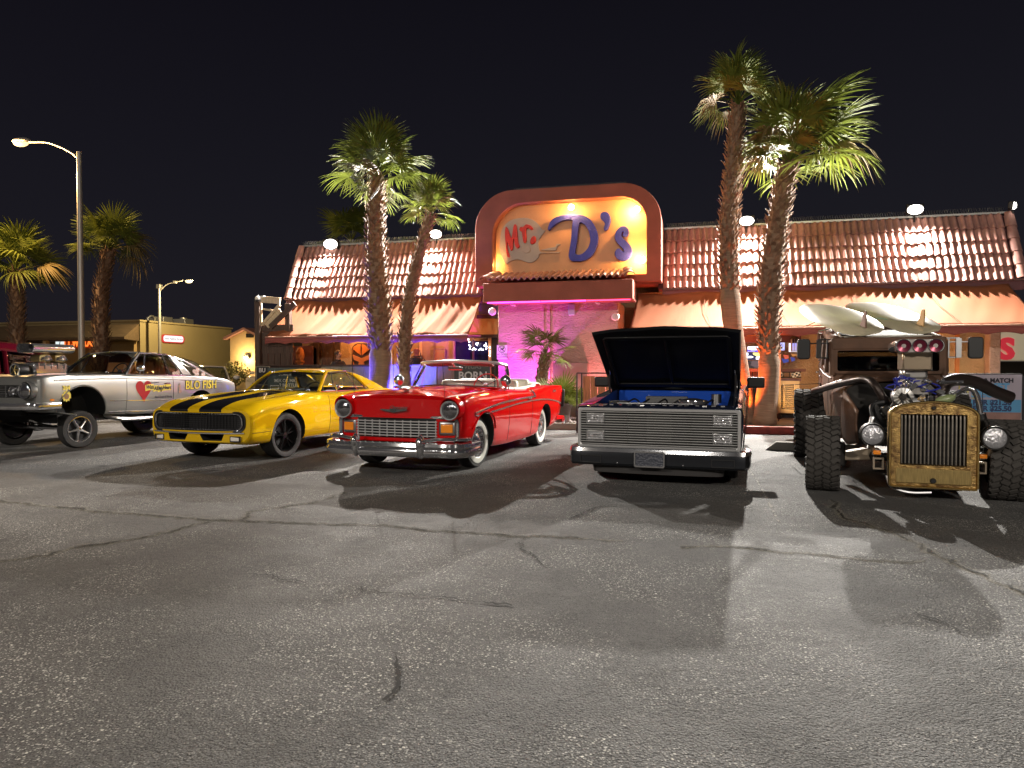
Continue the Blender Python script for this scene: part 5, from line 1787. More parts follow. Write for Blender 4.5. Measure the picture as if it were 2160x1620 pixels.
def wheel(root, loc, r, w, rim, style, side, steer=0.0):
    """part wheel (rim, spokes) with sub-parts tyre, hub_cap, whitewall; outer face at +x for side=1."""
    key = (r, w, rim, style)
    if key not in WHEELS:
        L = []
        h = w / 2
        ty = MB()
        prof = [(rim * .98, -h * .80), (rim + (r - rim) * .35, -h * .98), (r * .95, -h * .97), (r * .985, -h * .82), (r, -h * .55), (r, h * .55), (r * .985, h * .82), (r * .95, h * .97), (rim + (r - rim) * .35, h * .98), (rim * .98, h * .80)]
        ty.lathe(prof, axis='x', n=40)
        if style.startswith('mud'):
            nb = 34
            for k in range(nb):
                a = 2 * PI * k / nb
                for q, (x0, sk) in enumerate(((-.36, .5), (-.12, -.5), (.12, .5), (.36, -.5))):
                    aa = a + (q % 2) * PI / nb
                    T = Matrix.Rotation(aa, 4, 'X') @ Matrix.Translation((x0 * w, 0, r + .006)) @ Matrix.Rotation(sk, 4, 'Z')
                    x, y, z = w * .115, 2 * PI * r / nb * .30, .016
                    vs = [(-x, -y, -z), (x, -y, -z), (x, y, -z), (-x, y, -z), (-x, -y, z), (x, -y, z), (x, y, z), (-x, y, z)]
                    ty.add(vs, [(4, 5, 6, 7), (0, 1, 5, 4), (1, 2, 6, 5), (2, 3, 7, 6), (3, 0, 4, 7)], 0, T)
                for s in (-1, 1):
                    T = Matrix.Rotation(a, 4, 'X') @ Matrix.Translation((s * w * .485, 0, r * .945))
                    ty.box(tuple(T.translation), (.022, 2 * PI * r / nb * .5, .07), rot=(a, 0, 0))
        else:
            for x in (-.3, -.1, .1, .3):
                ty.lathe([(r * .9985, x * w - .006), (r * 1.004, x * w - .004), (r * 1.004, x * w + .02), (r * .9985, x * w + .022)], axis='x', n=40)
        tme = ty.mesh('tyre'); finish(tme, 35); tme.materials.append(mat('dusty_rubber', (.052, .047, .043), .85) if style.startswith('mud') else RUBBER)
        rb = MB()
        rimm = CHROME
        if style in ('spoke5', 'cap', 'wire'):
            rb.lathe([(rim, h * .82), (rim * 1.01, h * .9), (rim * .96, h * .9), (rim * .90, h * .55), (rim * .86, -h * .2), (rim * .86, -h * .7)], axis='x', n=40)
            rb.lathe([(0, -h * .1), (rim * .86, -h * .1)], axis='x', n=28, mi=1)
        else:
            rimm = {'black10': mat('satin_black_rim', (.02, .02, .021), .25, .4), 'steel': IRON, 'mudbrown': mat('brown_rim', (.10, .06, .035), .5, .3), 'mud': IRON, 'alloy': DULLCHROME}[style]
            rb.lathe([(rim, h * .82), (rim * 1.01, h * .88), (rim * .95, h * .88), (rim * .90, h * .4), (rim * .86, -h * .7)], axis='x', n=40)
            rb.lathe([(0, -h * .15), (rim * .87, -h * .15)], axis='x', n=28, mi=1)
        if style == 'black10':
            rb.lathe([(rim * 1.0, h * .88), (rim * .985, h * .91), (rim * .97, h * .88)], axis='x', n=40)
            for k in range(10):
                a = 2 * PI * (k // 2) / 5 + (.17 if k % 2 else -.17)
                p0 = Vector((h * .62, math.cos(a * 1.0) * rim * .16, math.sin(a) * rim * .16))
                p1 = Vector((h * .55, math.cos(a) * rim * .93, math.sin(a) * rim * .93))
                rb.tube([p0, p1], [rim * .05, rim * .045], 5)
        if style in ('spoke5', 'alloy'):
            for k in range(5):
                a = 2 * PI * k / 5 + .3
                p0 = Vector((h * .45, math.cos(a) * rim * .1, math.sin(a) * rim * .1))
                p1 = Vector((h * .30, math.cos(a) * rim * .92, math.sin(a) * rim * .92))
                rb.tube([p0, p0.lerp(p1, .6), p1], [rim * .13, rim * .075, rim * .085], 6, mi=2)
        if style in ('mud', 'steel', 'mudbrown'):
            for k in range(8):
                a = 2 * PI * k / 8
                rb.cyl((h * -.1, math.cos(a) * rim * .6, math.sin(a) * rim * .6), (h * .05, math.cos(a) * rim * .6, math.sin(a) * rim * .6), rim * .11, n=8)
        hubr = rim * (.20 if style != 'cap' else .5)
        rme = rb.mesh('wheel'); finish(rme, 35)
        for mm in (rimm, PIT, DULLCHROME): rme.materials.append(mm)
        L = [('tyre', tme)]
        hb = MB()
        if style == 'cap':
            hb.lathe([(rim * .93, h * .70), (rim * .90, h * .84), (rim * .75, h * .86), (rim * .62, h * .74), (rim * .5, h * .80), (rim * .3, h * 1.05), (0, h * 1.15)], axis='x', n=36)
            for k in range(14):
                a = 2 * PI * k / 14
                hb.box((h * .86, math.cos(a) * rim * .72, math.sin(a) * rim * .72), (.012, .012, rim * .2), rot=(a - PI / 2, 0, 0))
            ww = MB().lathe([(rim * 1.02, h * .93), (rim * 1.07, h * 1.012), (rim * 1.07 + (r - rim) * .45, h * 1.025), (rim * 1.07 + (r - rim) * .50, h * .97)], axis='x', n=44)
            wme = ww.mesh('whitewall'); finish(wme, 35); wme.materials.append(mat('whitewall', (.72, .70, .64), .5)); L.append(('whitewall', wme))
        else:
            hb.lathe([(hubr, 0), (hubr, h * .62), (hubr * .8, h * .72), (0, h * .74)], axis='x', n=16)
            for k in range(5):
                a = 2 * PI * k / 5
                hb.cyl((h * .55, math.cos(a) * rim * .28, math.sin(a) * rim * .28), (h * .66, math.cos(a) * rim * .28, math.sin(a) * rim * .28), .011, n=6)
        hme = hb.mesh('hub_cap'); finish(hme, 35); hme.materials.append(CHROME if style in ('cap', 'spoke5', 'alloy') else rimm); L.append(('hub_cap', hme))
        WHEELS[key] = (rme, L)
    rme, L = WHEELS[key]
    o = link('wheel', rme, root)
    o.location = loc
    o.rotation_euler = (rnd.uniform(0, 1), 0, (0 if side > 0 else PI) + steer)
    for nm, me in L:
        c = link(nm, me, o)
    return o


def headlight(root, loc, r, name='headlight', ring=None, glassm=None, depth=.06, tilt=(0, 0, 0)):
    o = MB().lathe([(r * .98, .02), (r * 1.12, -.02), (r * 1.10, -.045), (r * .96, -.03)], axis='y', n=32).build(name, ring or CHROME, root, loc=loc, rot=tilt)
    k = MB()
    k.lathe([(r, -.02), (r * .7, -.040), (r * .35, -.050), (0, -.053)], axis='y', n=28)
    k.build('lens', glassm or HLENS, o)
    return o


def pane(root, name, A, B, m, bulge=(0, 0, 0), nu=14, nv=8, solid=0.006, smooth=True, label=None):
    o = MB().ruled(A, B, nu, nv, bulge, smooth=smooth).build(name, m, root, angle=80, solid=solid)
    if label: o['label'] = label
    return o


def mir(pts):
    return [(-p[0], p[1], p[2]) for p in pts]


def seat(root, x, y, z, m, w=.5, h=.62, d=.5, headrest=True, bench=False):
    o = MB().box((0, d * .2, .08), (w, d, .18)).build('seat', m, root, loc=(x, y, z), bevel=.05, segs=3)
    MB().box((0, d * .52, h * .55), (w, .16, h), rot=(-.2, 0, 0)).build('seat_back', m, o, bevel=.06, segs=3)
    if headrest:
        MB().box((0, d * .62, h * 1.02), (w * .5, .1, .16), rot=(-.2, 0, 0)).build('headrest', m, o, bevel=.04, segs=3)
    return o


def steering(root, x, y, z, m, r=.19):
    o = MB().tube([(r * math.cos(a), 0, r * math.sin(a)) for a in [k * PI / 12 for k in range(24)]], .012, 6, closed=True).build('steering_wheel', m, root, loc=(x, y, z), rot=(R(-25), 0, 0))
    k = MB()
    for a in (0, PI * .66, PI * 1.33):
        k.tube([(0, 0, 0), (r * math.cos(a + .5), 0, r * math.sin(a + .5))], .009, 5)
    k.cyl((0, -.02, 0), (0, .03, 0), .04, n=12)
    k.build('spokes', CHROME, o)
    return o


HLENS = mat('headlight_glass', (.34, .34, .36), .05, .9, coat=1.0, bump=.22, bscale=22, stretch=(2.2, 1, .5))
HBRIGHT = mat('headlight_glass_bright', (.62, .62, .66), .16, .6, coat=1.0, bump=.6, bscale=30)


def carpaint(name, col, flake=0.0, coat=1.0, rough=.32):
    return mat(name, col, rough, flake, coat=coat, var=.001, spec=0.0)
# ================================================================== yellow striped coupe
def stripes_paint(name, col, col2, x0, x1, ymax, zmin):
    m = bpy.data.materials.new(name); MATS[name] = m
    m.use_nodes = True
    N, L = m.node_tree.nodes, m.node_tree.links
    b = N['Principled BSDF']
    tc = N.new('ShaderNodeTexCoord'); sp = N.new('ShaderNodeSeparateXYZ'); L.new(tc.outputs['Object'], sp.inputs[0])
    def mth(op, a, c=None):
        x = N.new('ShaderNodeMath'); x.operation = op
        for i, q in enumerate((a, c)):
            if q is None: continue
            if isinstance(q, (int, float)): x.inputs[i].default_value = q
            else: L.new(q, x.inputs[i])
        return x.outputs[0]
    ax = mth('ABSOLUTE', sp.outputs[0])
    k = mth('MULTIPLY', mth('GREATER_THAN', ax, x0), mth('LESS_THAN', ax, x1))
    k = mth('MULTIPLY', k, mth('LESS_THAN', sp.outputs[1], ymax))
    k = mth('MULTIPLY', k, mth('GREATER_THAN', sp.outputs[2], zmin))
    mx = N.new('ShaderNodeMix'); mx.data_type = 'RGBA'
    L.new(k, mx.inputs[0]); mx.inputs[6].default_value = (*col, 1); mx.inputs[7].default_value = (*col2, 1)
    L.new(mx.outputs[2], b.inputs['Base Color'])
    b.inputs['Roughness'].default_value = .30; b.inputs['Specular IOR Level'].default_value = 0.0
    b.inputs['Coat Weight'].default_value = 1; b.inputs['Coat Roughness'].default_value = .03
    return m


YEL = stripes_paint('yellow_paint', (.62, .385, .005), (.008, .008, .009), .10, .46, .62, .72)
YPL = carpaint('yellow_plain', (.62, .385, .005))
SMOKE = glass('smoked_glass', (.86, .88, .87))
CLEAR = glass('clear_glass', (.94, .95, .95))
SEATB = mat('black_seat', (.02, .02, .022), .5)


def yellow_car():
    t = thing('parked_car', 'yellow muscle coupe with two black hood stripes and a wide dark grille', 'car', (-6.80, 9.55, 0), R(-5), 'classic cars parked in a row')
    st = [
        (-.95, [(.66, .30), (.79, .32), (.865, .42), (.875, .55), (.865, .66), (.80, .735), (.62, .75), (.30, .758), (0, .76)]),
        (-.86, [(.68, .265), (.82, .29), (.895, .42), (.90, .56), (.89, .68), (.80, .765), (.64, .79), (.32, .805), (0, .81)]),
        (-.55, [(.70, .245), (.85, .28), (.905, .45), (.905, .62), (.89, .76), (.82, .85), (.66, .865), (.33, .875), (0, .88)]),
        (0.0, [(.74, .24), (.87, .28), (.915, .50), (.91, .70), (.89, .83), (.82, .905), (.66, .91), (.33, .92), (0, .925)]),
        (.60, [(.74, .235), (.87, .27), (.92, .50), (.91, .72), (.89, .86), (.82, .935), (.66, .955), (.33, .975), (0, .98)]),
        (1.05, [(.74, .23), (.86, .265), (.915, .50), (.905, .73), (.885, .86), (.83, .93), (.70, .955), (.35, .96), (0, .96)]),
        (1.75, [(.74, .23), (.86, .265), (.915, .50), (.905, .73), (.885, .86), (.82, .925), (.70, .94), (.35, .94), (0, .94)]),
        (2.35, [(.74, .24), (.87, .275), (.925, .52), (.915, .76), (.89, .895), (.82, .95), (.68, .965), (.35, .97), (0, .97)]),
        (2.74, [(.74, .25), (.87, .29), (.93, .54), (.925, .77), (.90, .91), (.82, .965), (.66, .98), (.34, .985), (0, .985)]),
        (3.35, [(.72, .28), (.86, .33), (.91, .56), (.905, .76), (.885, .88), (.81, .94), (.65, .955), (.33, .96), (0, .96)]),
        (3.70, [(.66, .36), (.80, .40), (.86, .58), (.855, .74), (.83, .85), (.76, .90), (.6, .915), (.3, .92), (0, .92)]),
    ]
    body = loft(st, 7, 4, bow_f=.13, bow_r=.08, bow_len=.6).build('body', YEL, t, angle=40)
    yf = lambda x: -.95 + .13 * (x / .9) ** 2
    mb = MB().prism(rrect(-.80, .455, .80, .712, (.10,) * 4, 6), .26, y0=-1.1)
    cut(body, mb, PIT)
    for s in (1, -1):
        mb = MB().prism([(s * .10, .415), (s * .16, .32), (s * .46, .32), (s * .50, .415)], .5, y0=-1.2)
        cut(body, mb, PIT)
    cut(body, arch(.5, 0, .335, .395), PIT)
    cut(body, arch(.5, 2.74, .335, .395), PIT)
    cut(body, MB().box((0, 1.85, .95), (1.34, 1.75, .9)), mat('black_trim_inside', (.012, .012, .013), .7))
    tr = tree_of(body)
    both(lambda s: split(body, lambda c, n, m: m == 0 and 1.06 < c.y < 2.12 and c.x * s > .70 and .30 < c.z < .92, 'door', t))
    split(body, lambda c, n, m: m == 0 and -.84 < c.y < .66 and abs(c.x) < .68 and c.z > .7, 'hood', t)
    split(body, lambda c, n, m: m == 0 and c.y < -.74 and c.z < .44, 'front_valance', t)
    # grille
    ring = [(p[0], yf(p[0]) - .012, p[1]) for p in rrect(-.77, .470, .77, .698, (.09,) * 4, 7)]
    MB().tube(ring, .011, 6, closed=True).build('grille_trim', CHROME, t)
    MB().tube([(p[0], yf(p[0]) - .006, p[1]) for p in rrect(-.808, .447, .808, .720, (.105,) * 4, 7)], .012, 6, closed=True).build('grille_edge', BLACK, t)
    g = MB()
    for k in range(31):
        x = -.76 + 1.52 * k / 30
        g.box((x, yf(x) + .035, .58), (.006, .012, .235))
    gm = mat('grille_black', (.03, .03, .032), .35, .3)
    gr = g.build('grille', gm, t)
    g = MB()
    for z in (.49, .52, .55, .58, .61, .64, .67):
        g.tube([(x, yf(x) + .028, z) for x in [-.76 + .152 * k for k in range(11)]], .004, 4)
    g.build('grille_bars', gm, gr)
    for s in (1, -1):
        x = s * .44
        MB().box((x, yf(x) + .06, .58), (.50, .02, .22), rot=(0, 0, s * .12)).build('headlight_cover', mat('cover_black', (.015, .015, .016), .3), t)
        o = MB().box((0, 0, 0), (.15, .03, .062), rot=(0, 0, s * .25)).build('parking_lamp', mat('lamp_white', (.72, .68, .62), .25), t, loc=(s * .675, yf(.675) - .004, .348), bevel=.012)
        MB().ring([(-.085, -.04), (.085, -.04), (.085, .04), (-.085, .04)], [(-.07, -.028), (.07, -.028), (.07, .028), (-.07, .028)], .02, y0=-.022).build('bezel', BLACK, o)
    trim(t, tr, [(-.80, -1.3, .43), (-.4, -1.3, .425), (0, -1.3, .423), (.4, -1.3, .425), (.80, -1.3, .43)], (0, 1, 0), .013, 'bumper_strip', lift=.012)
    for s in (1, -1):
        seam(t, tr, [(s * 1.2, 1.06, .29), (s * 1.2, 1.06, .9)], (-s, 0, 0), 'door_seam', .004)
        seam(t, tr, [(s * 1.2, 2.12, .29), (s * 1.2, 2.12, .9)], (-s, 0, 0), 'door_seam', .004)
        trim(t, tr, [(s * 1.2, .42, .262), (s * 1.2, 1.4, .262), (s * 1.2, 2.32, .262)], (-s, 0, 0), .017, 'rocker_trim', lift=.008)
        seam(t, tr, [(s * 1.2, -.80, .43), (s * 1.2, -.42, .43)], (-s, 0, 0), 'panel_seam', .004)
        MB().tube([Vector((s * .93, 2.0, .80)), Vector((s * .94, 1.9, .80)), Vector((s * .93, 1.82, .80))], .012, 6).build('door_handle', CHROME, t)
    # cabin
    wb, wbc, wt, wtc = (.72, 1.02, .955), (0, .70, .985), (.565, 1.46, 1.272), (0, 1.36, 1.305)
    rt, rtc, rb, rbc = (.54, 2.32, 1.268), (0, 2.36, 1.31), (.64, 3.0, .975), (0, 2.95, .985)
    mt = (.59, 1.9, 1.288); qt, qb = (.575, 2.14, 1.280), (.765, 2.52, .95)
    pane(t, 'windshield', mir([wb]) + [(-.45, .80, .975), wbc, (.45, .80, .975), wb], mir([wt]) + [wtc, wt], SMOKE, (0, -.03, .03))
    pane(t, 'roof', mir([wt]) + [(-.3, wtc[1] + .02, 1.298), wtc, (.3, wtc[1] + .02, 1.298), wt], mir([rt]) + [(-.3, rtc[1], 1.303), rtc, (.3, rtc[1], 1.303), rt], YPL, (0, 0, .028), solid=.03, nv=10)
    lo = lambda P: [(p[0] * .96, p[1], p[2] - .045) for p in P]
    pane(t, 'headliner', lo(mir([wt]) + [wtc, wt]), lo(mir([rt]) + [rtc, rt]), SEATB, (0, 0, .028), solid=.01)
    pane(t, 'rear_window', mir([rt]) + [rtc, rt], mir([rb]) + [rbc, rb], SMOKE, (0, .02, .03))
    for s in (1, -1):
        f = lambda p: (p[0] * s, p[1], p[2])
        pane(t, 'side_window', [f((.735, 1.08, .952)), f((.765, 1.8, .95)), f(qb)], [f((.572, 1.50, 1.27)), f((.592, 1.85, 1.284)), f(qt)], CLEAR, (s * .025, 0, 0))
        pane(t, 'rear_pillar', [f(qb), f((.75, 2.8, .965)), f((.70, 3.15, .97))], [f(qt), f((.56, 2.26, 1.272)), f(rt)], YPL, (s * .02, 0, .015), solid=.03)
        g_ = lambda p: (p[0] * s * .93, p[1], p[2] - .01)
        pane(t, 'pillar_liner', [g_(qb), g_((.75, 2.8, .965)), g_((.70, 3.15, .97))], [g_(qt), g_((.56, 2.26, 1.272)), g_(rt)], SEATB, (s * .02, 0, .015), solid=.01)
        MB().tube(crom([f(wb), f((.645, 1.23, 1.12)), f(wt)], 6), .030, 8).build('front_pillar', YPL, t)
        MB().tube(crom([f((.575, 1.46, 1.268)), f((.602, 1.85, 1.284)), f(qt), f((.70, 2.40, 1.08)), f(qb)], 6), .012, 6).build('window_trim', CHROME, t)
        MB().tube(crom([f((.74, 1.05, .955)), f((.775, 1.8, .955)), f(qb)], 6), .011, 6).build('belt_trim', CHROME, t)
        MB().tube([f((.752, 1.40, .955)), f((.615, 1.53, 1.27))], .010, 6).build('vent_window_post', CHROME, t)
        MB().tube([f((.772, 2.12, .955)), f((.602, 2.0, 1.28))], .010, 6).build('quarter_window_post', CHROME, t)
    m = MB(); m.ball((0, 0, 0), (.045, .035, .045), 14, 10); o = m.build('door_mirror', CHROME, t, loc=(.90, 1.28, 1.03))
    MB().tube([(0, 0, -.03), (-.02, .01, -.10)], .012, 6).build('mirror_stalk', CHROME, o)
    for s in (.36, -.36):
        seat(t, s, 1.75, .36, SEATB, .5, .56, headrest=False)
    seat(t, 0, 2.45, .36, SEATB, 1.1, .46, headrest=False)
    steering(t, .36, 1.38, .93, SEATB)
    MB().box((0, 1.15, .88), (1.3, .25, .14)).build('dashboard', SEATB, t, bevel=.04)
    MB().tube(crom([(-.5, .80, .992), (-.15, .83, 1.02), (.12, .88, 1.045)], 5), .007, 5).build('wiper', BLACK, t)
    MB().tube(crom([(.1, .80, .992), (.4, .86, 1.01), (.6, .95, 1.03)], 5), .007, 5).build('wiper', BLACK, t)
    MB().box((0, 1.42, 1.22), (.22, .03, .06)).build('rear_mirror', BLACK, t, bevel=.012)
    for s in (1, -1):
        wheel(t, (s * .745, 0, .335), .335, .26, .245, 'black10', s, R(-4))
        wheel(t, (s * .745, 2.74, .335), .335, .28, .245, 'black10', s)
    # things hanging in the windshield: the paper sale card seen through the glass
    return t


yellow_car()
an = None


# ================================================================== red convertible
REDPAINT = carpaint('red_paint', (.50, .003, .004))
CREAM = mat('cream_leather', (.62, .57, .48), .45, var=.08, vscale=3)
AMBER = mat('amber_lens', (.75, .22, .01), .2, coat=1.0, emit=(.8, .22, .01), estr=.12)


def red_car():
    t = thing('parked_car', 'red open convertible with chrome grille, whitewall tyres and raised windshield', 'car', (-3.68, 9.24, 0), R(-4.6), 'classic cars parked in a row')
    st = [
        (-.78, [(.76, .36), (.84, .40), (.885, .56), (.895, .70), (.89, .82), (.84, .905), (.66, .93), (.34, .95), (0, .955)]),
        (-.66, [(.78, .34), (.87, .38), (.92, .56), (.93, .72), (.925, .86), (.87, .965), (.68, .965), (.34, 1.0), (0, 1.01)]),
        (-.30, [(.80, .30), (.89, .34), (.935, .56), (.94, .74), (.935, .90), (.87, 1.0), (.68, .975), (.34, 1.035), (0, 1.05)]),
        (.10, [(.80, .25), (.89, .29), (.935, .56), (.94, .75), (.93, .91), (.86, 1.01), (.68, .985), (.34, 1.05), (0, 1.065)]),
        (.80, [(.80, .22), (.89, .26), (.93, .55), (.935, .76), (.92, .92), (.85, 1.015), (.68, 1.01), (.34, 1.07), (0, 1.085)]),
        (1.20, [(.80, .21), (.88, .25), (.925, .55), (.93, .76), (.915, .92), (.85, 1.01), (.70, 1.03), (.36, 1.05), (0, 1.06)]),
        (2.05, [(.80, .21), (.88, .25), (.925, .55), (.93, .75), (.91, .90), (.85, .985), (.70, 1.0), (.36, 1.01), (0, 1.01)]),
        (2.35, [(.80, .22), (.89, .26), (.93, .56), (.935, .77), (.92, .93), (.87, 1.02), (.70, 1.02), (.36, 1.02), (0, 1.02)]),
        (2.92, [(.80, .25), (.89, .30), (.935, .58), (.94, .78), (.93, .95), (.88, 1.035), (.72, 1.01), (.36, 1.03), (0, 1.035)]),
        (3.70, [(.78, .30), (.87, .35), (.925, .60), (.93, .78), (.92, .95), (.88, 1.03), (.72, .97), (.36, .98), (0, .985)]),
        (4.12, [(.74, .36), (.82, .40), (.88, .60), (.90, .78), (.905, .95), (.87, 1.02), (.70, .93), (.36, .93), (0, .93)]),
    ]
    body = loft(st, 7, 4, bow_f=.10, bow_r=.03, bow_len=.5).build('body', REDPAINT, t, angle=40)
    yf = lambda x: -.78 + .10 * (x / .9) ** 2
    cut(body, MB().prism(rrect(-.82, .445, .82, .70, (.06,) * 4, 5), .26, y0=-1.0), PIT)
    cut(body, arch(.5, 0, .345, .40), PIT)
    cut(body, arch(.5, 2.92, .345, .385), PIT)
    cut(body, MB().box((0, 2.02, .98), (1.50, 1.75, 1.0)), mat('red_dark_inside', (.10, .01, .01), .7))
    tr = tree_of(body)
    both(lambda s: split(body, lambda c, n, m: m == 0 and 1.02 < c.y < 2.16 and c.x * s > .76 and .30 < c.z < .98, 'door', t))
    split(body, lambda c, n, m: m == 0 and -.72 < c.y < .72 and abs(c.x) < .64 and c.z > .7, 'hood', t)
    # headlight pods with hooded brows
    for s in (1, -1):
        p = MB()
        p.lathe([(.152, .30), (.152, .06), (.146, -.02), (.140, -.05), (.128, -.05), (.118, .05), (0, .06)], axis='y', n=32)
        for i in range(len(p.v)):
            x, y, z = p.v[i]
            if z > 0: p.v[i] = (x, y - .07 * (z / .15) * (1 if y < .1 else 0), z * 1.10)
        o = p.build('headlight_pod', REDPAINT, t, loc=(s * .765, yf(.765) + .0, .815))
        headlight(t, (s * .765, yf(.765) - .045, .808), .110, ring=BRIGHT)
    # grille
    fr = rrect(-.845, .425, .845, .715, (.08,) * 4, 6)
    MB().tube([(x, yf(x) - .02, z) for x, z in fr], .024, 8, closed=True).build('grille_surround', CHROME, t)
    g = MB()
    zs = [.475 + .036 * k for k in range(6)]
    for z in zs:
        g.tube([(x, yf(x) - .012, z) for x in [-.58 + .116 * k for k in range(11)]], .0085, 6)
    gr = g.build('grille', BRIGHT, t)
    g = MB()
    for k in range(11):
        x = -.56 + 1.12 * k / 10
        g.box((x, yf(x) - .004, .565), (.010, .02, .215))
    g.build('grille_bars', BRIGHT, gr)
    for s in (1, -1):
        x = s * .70
        o = MB().box((0, 0, 0), (.225, .10, .19)).build('lamp_pod', mat('pod_chrome', (.30, .30, .31), .3, .9), t, loc=(x, yf(x) + .035, .575), rot=(0, 0, s * .16), bevel=.03, segs=3)
        MB().box((0, -.052, 0), (.155, .02, .108)).build('turn_signal', AMBER, o, bevel=.022, segs=3)
    # bumper: bar with dropped centre, guards, wing ends
    pth = [(-.985, -.42, 0), (-.985, -.62, 0), (-.955, -.78, 0), (-.86, -.875, 0)] + [(x, -.955 + .10 * (x / .9) ** 2, 0) for x in [-.7 + .14 * k for k in range(11)]] + [(.86, -.875, 0), (.955, -.78, 0), (.985, -.62, 0), (.985, -.42, 0)]
    pth = crom(pth, 4)
    prof = [(-.03, .245), (.02, .225), (.055, .25), (.065, .30), (.045, .335), (.06, .36), (.05, .395), (.0, .41), (-.03, .395)]
    bp = MB().sweep(prof, pth).build('front_bumper', CHROME, t, angle=45)
    for s in (1, -1):
        q = MB()
        q.ball((0, -.03, .0), (.055, .075, .155), 16, 12)
        q.ball((0, -.075, .05), (.048, .055, .075), 14, 10)
        q.build('bumper_guard', CHROME, bp, loc=(s * .46, -.965 + .03, .36))
        MB().tube(crom([(s * .50, -.93, .43), (s * .72, -.90, .455), (s * .93, -.80, .45), (s * .985, -.62, .44)], 6), .022, 8).build('bumper_wing', CHROME, bp)
    MB().sweep([(0, .405), (.02, .405), (.02, .445), (0, .445)], crom([(x, yf(x) - .03, 0) for x in [-.8 + .16 * k for k in range(11)]], 2)).build('splash_pan', REDPAINT, t)
    # badge and script on the nose
    m = MB()
    for s in (1, -1):
        m.prism([(0, -.03), (s * .19, .0), (s * .19, .014), (s * .02, .012), (0, -.008)], .012, y0=-.006)
    o = m.build('nose_emblem', CHROME, t, loc=(0, -.815, .80), rot=(R(-4), 0, 0))
    MB().prism([(-.045, -.012), (0, -.02), (.045, -.012), (.045, .016), (-.045, .016)], .01, y0=-.014).build('bow_tie', BLACK, o)
    text('script', 'Chevrolet', .062, CHROME, o, (.07, -.012, .034), extrude=.003, shear=.35, bold=.001)
    # hood ornament
    m = MB(); m.ball((0, 0, .035), (.035, .12, .03), 12, 8); m.box((0, .02, .04), (.34, .05, .012)); m.box((0, .05, .012), (.08, .1, .03)); m.ball((.15, .0, .05), (.04, .05, .02), 8, 6); m.ball((-.15, .0, .05), (.04, .05, .02), 8, 6)
    m.build('hood_ornament', CHROME, t, loc=(0, -.46, 1.038))
    for s in (1, -1):
        d = (-s, 0, 0)
        trim(t, tr, [(s * 1.3, -.36, .755), (s * 1.3, .6, .835), (s * 1.3, 1.5, .865), (s * 1.3, 2.30, .875)], d, .016, 'side_trim')
        trim(t, tr, [(s * 1.3, -.36, .735), (s * 1.3, -.3, .712), (s * 1.3, .6, .755), (s * 1.3, 1.4, .795), (s * 1.3, 2.3, .815), (s * 1.3, 3.0, .80), (s * 1.3, 3.7, .735), (s * 1.3, 4.05, .665)], d, .013, 'side_trim')
        trim(t, tr, [(s * 1.3, 2.30, .875), (s * 1.3, 2.26, .94), (s * 1.3, 2.20, .985)], d, .015, 'sweep_trim')
        trim(t, tr, [(s * 1.3, -.44, .56), (s * 1.3, -.35, .62), (s * 1.3, -.15, .74), (s * 1.3, .1, .755), (s * 1.3, .33, .66), (s * 1.3, .42, .5)], d, .012, 'arch_lip', REDPAINT)
        seam(t, tr, [(s * 1.3, 1.02, .27), (s * 1.3, 1.02, .98)], d, 'door_seam', .004)
        seam(t, tr, [(s * 1.3, 2.16, .27), (s * 1.3, 2.16, .96)], d, 'door_seam', .004)
        seam(t, tr, [(s * .655, -.74, 1.4), (s * .655, .72, 1.4)], (0, 0, -1), 'hood_seam', .004)
        trim(t, tr, [(s * .885, -.62, 1.4), (s * .87, 0, 1.4), (s * .86, .7, 1.4)], (0, 0, -1), .012, 'fender_crown', REDPAINT, lift=.0)
        o = MB().tube([(0, -.07, 0), (s * .02, 0, 0), (0, .07, 0)], .013, 6).build('door_handle', CHROME, t, loc=(s * .935, 2.02, .86))
        # spot mirror on the door
        o = MB().ball((0, 0, 0), (.085, .07, .085), 18, 12).build('door_mirror', CHROME, t, loc=(s * .885, .98, 1.155))
        MB().tube([(0, .01, -.06), (-s * .03, .02, -.15)], .014, 6).build('mirror_stalk', CHROME, o)
        text('script', 'Bel Air', .07, CHROME, t, (s * .94, 3.45, .935), T=SIDE if s > 0 else Matrix.Rotation(-PI / 2, 4, 'Z') @ FACE, extrude=.003, shear=.35)
    # windshield
    wb, wbm, wbc = (.80, 1.30, 1.035), (.66, .98, 1.055), (0, .80, 1.085)
    wt, wtm, wtc = (.70, 1.52, 1.385), (.58, 1.22, 1.425), (0, 1.08, 1.445)
    A = mir([wb]) + mir([wbm]) + [wbc, wbm, wb]; B = mir([wt]) + mir([wtm]) + [wtc, wtm, wt]
    pane(t, 'windshield', A, B, CLEAR, (0, -.02, 0), nu=26)
    MB().tube(crom(B, 8), .024, 8).build('windshield_frame', BRIGHT, t)
    MB().tube(crom(A, 8), .014, 8).build('cowl_trim', CHROME, t)
    for s in (1, -1):
        MB().tube(crom([(s * .80, 1.30, 1.03), (s * .765, 1.44, 1.2), (s * .70, 1.53, 1.385)], 6), .026, 8).build('front_pillar', CHROME, t)
        MB().tube([(s * .69, 1.04, 1.05), (s * .615, 1.24, 1.415)], .009, 6).build('pillar_trim', CHROME, t)
        pane(t, 'vent_window', [(s * .81, 1.33, 1.02), (s * .82, 1.62, 1.0)], [(s * .715, 1.53, 1.36), (s * .74, 1.60, 1.30)], CLEAR, nu=4, nv=4, smooth=False)
    MB().tube(crom([(0, 1.08, 1.40), (0, 1.12, 1.36)], 4), .01, 5).build('mirror_stem', CHROME, t)
    MB().box((0, 1.15, 1.34), (.24, .03, .07)).build('rear_mirror', CHROME, t, bevel=.015)
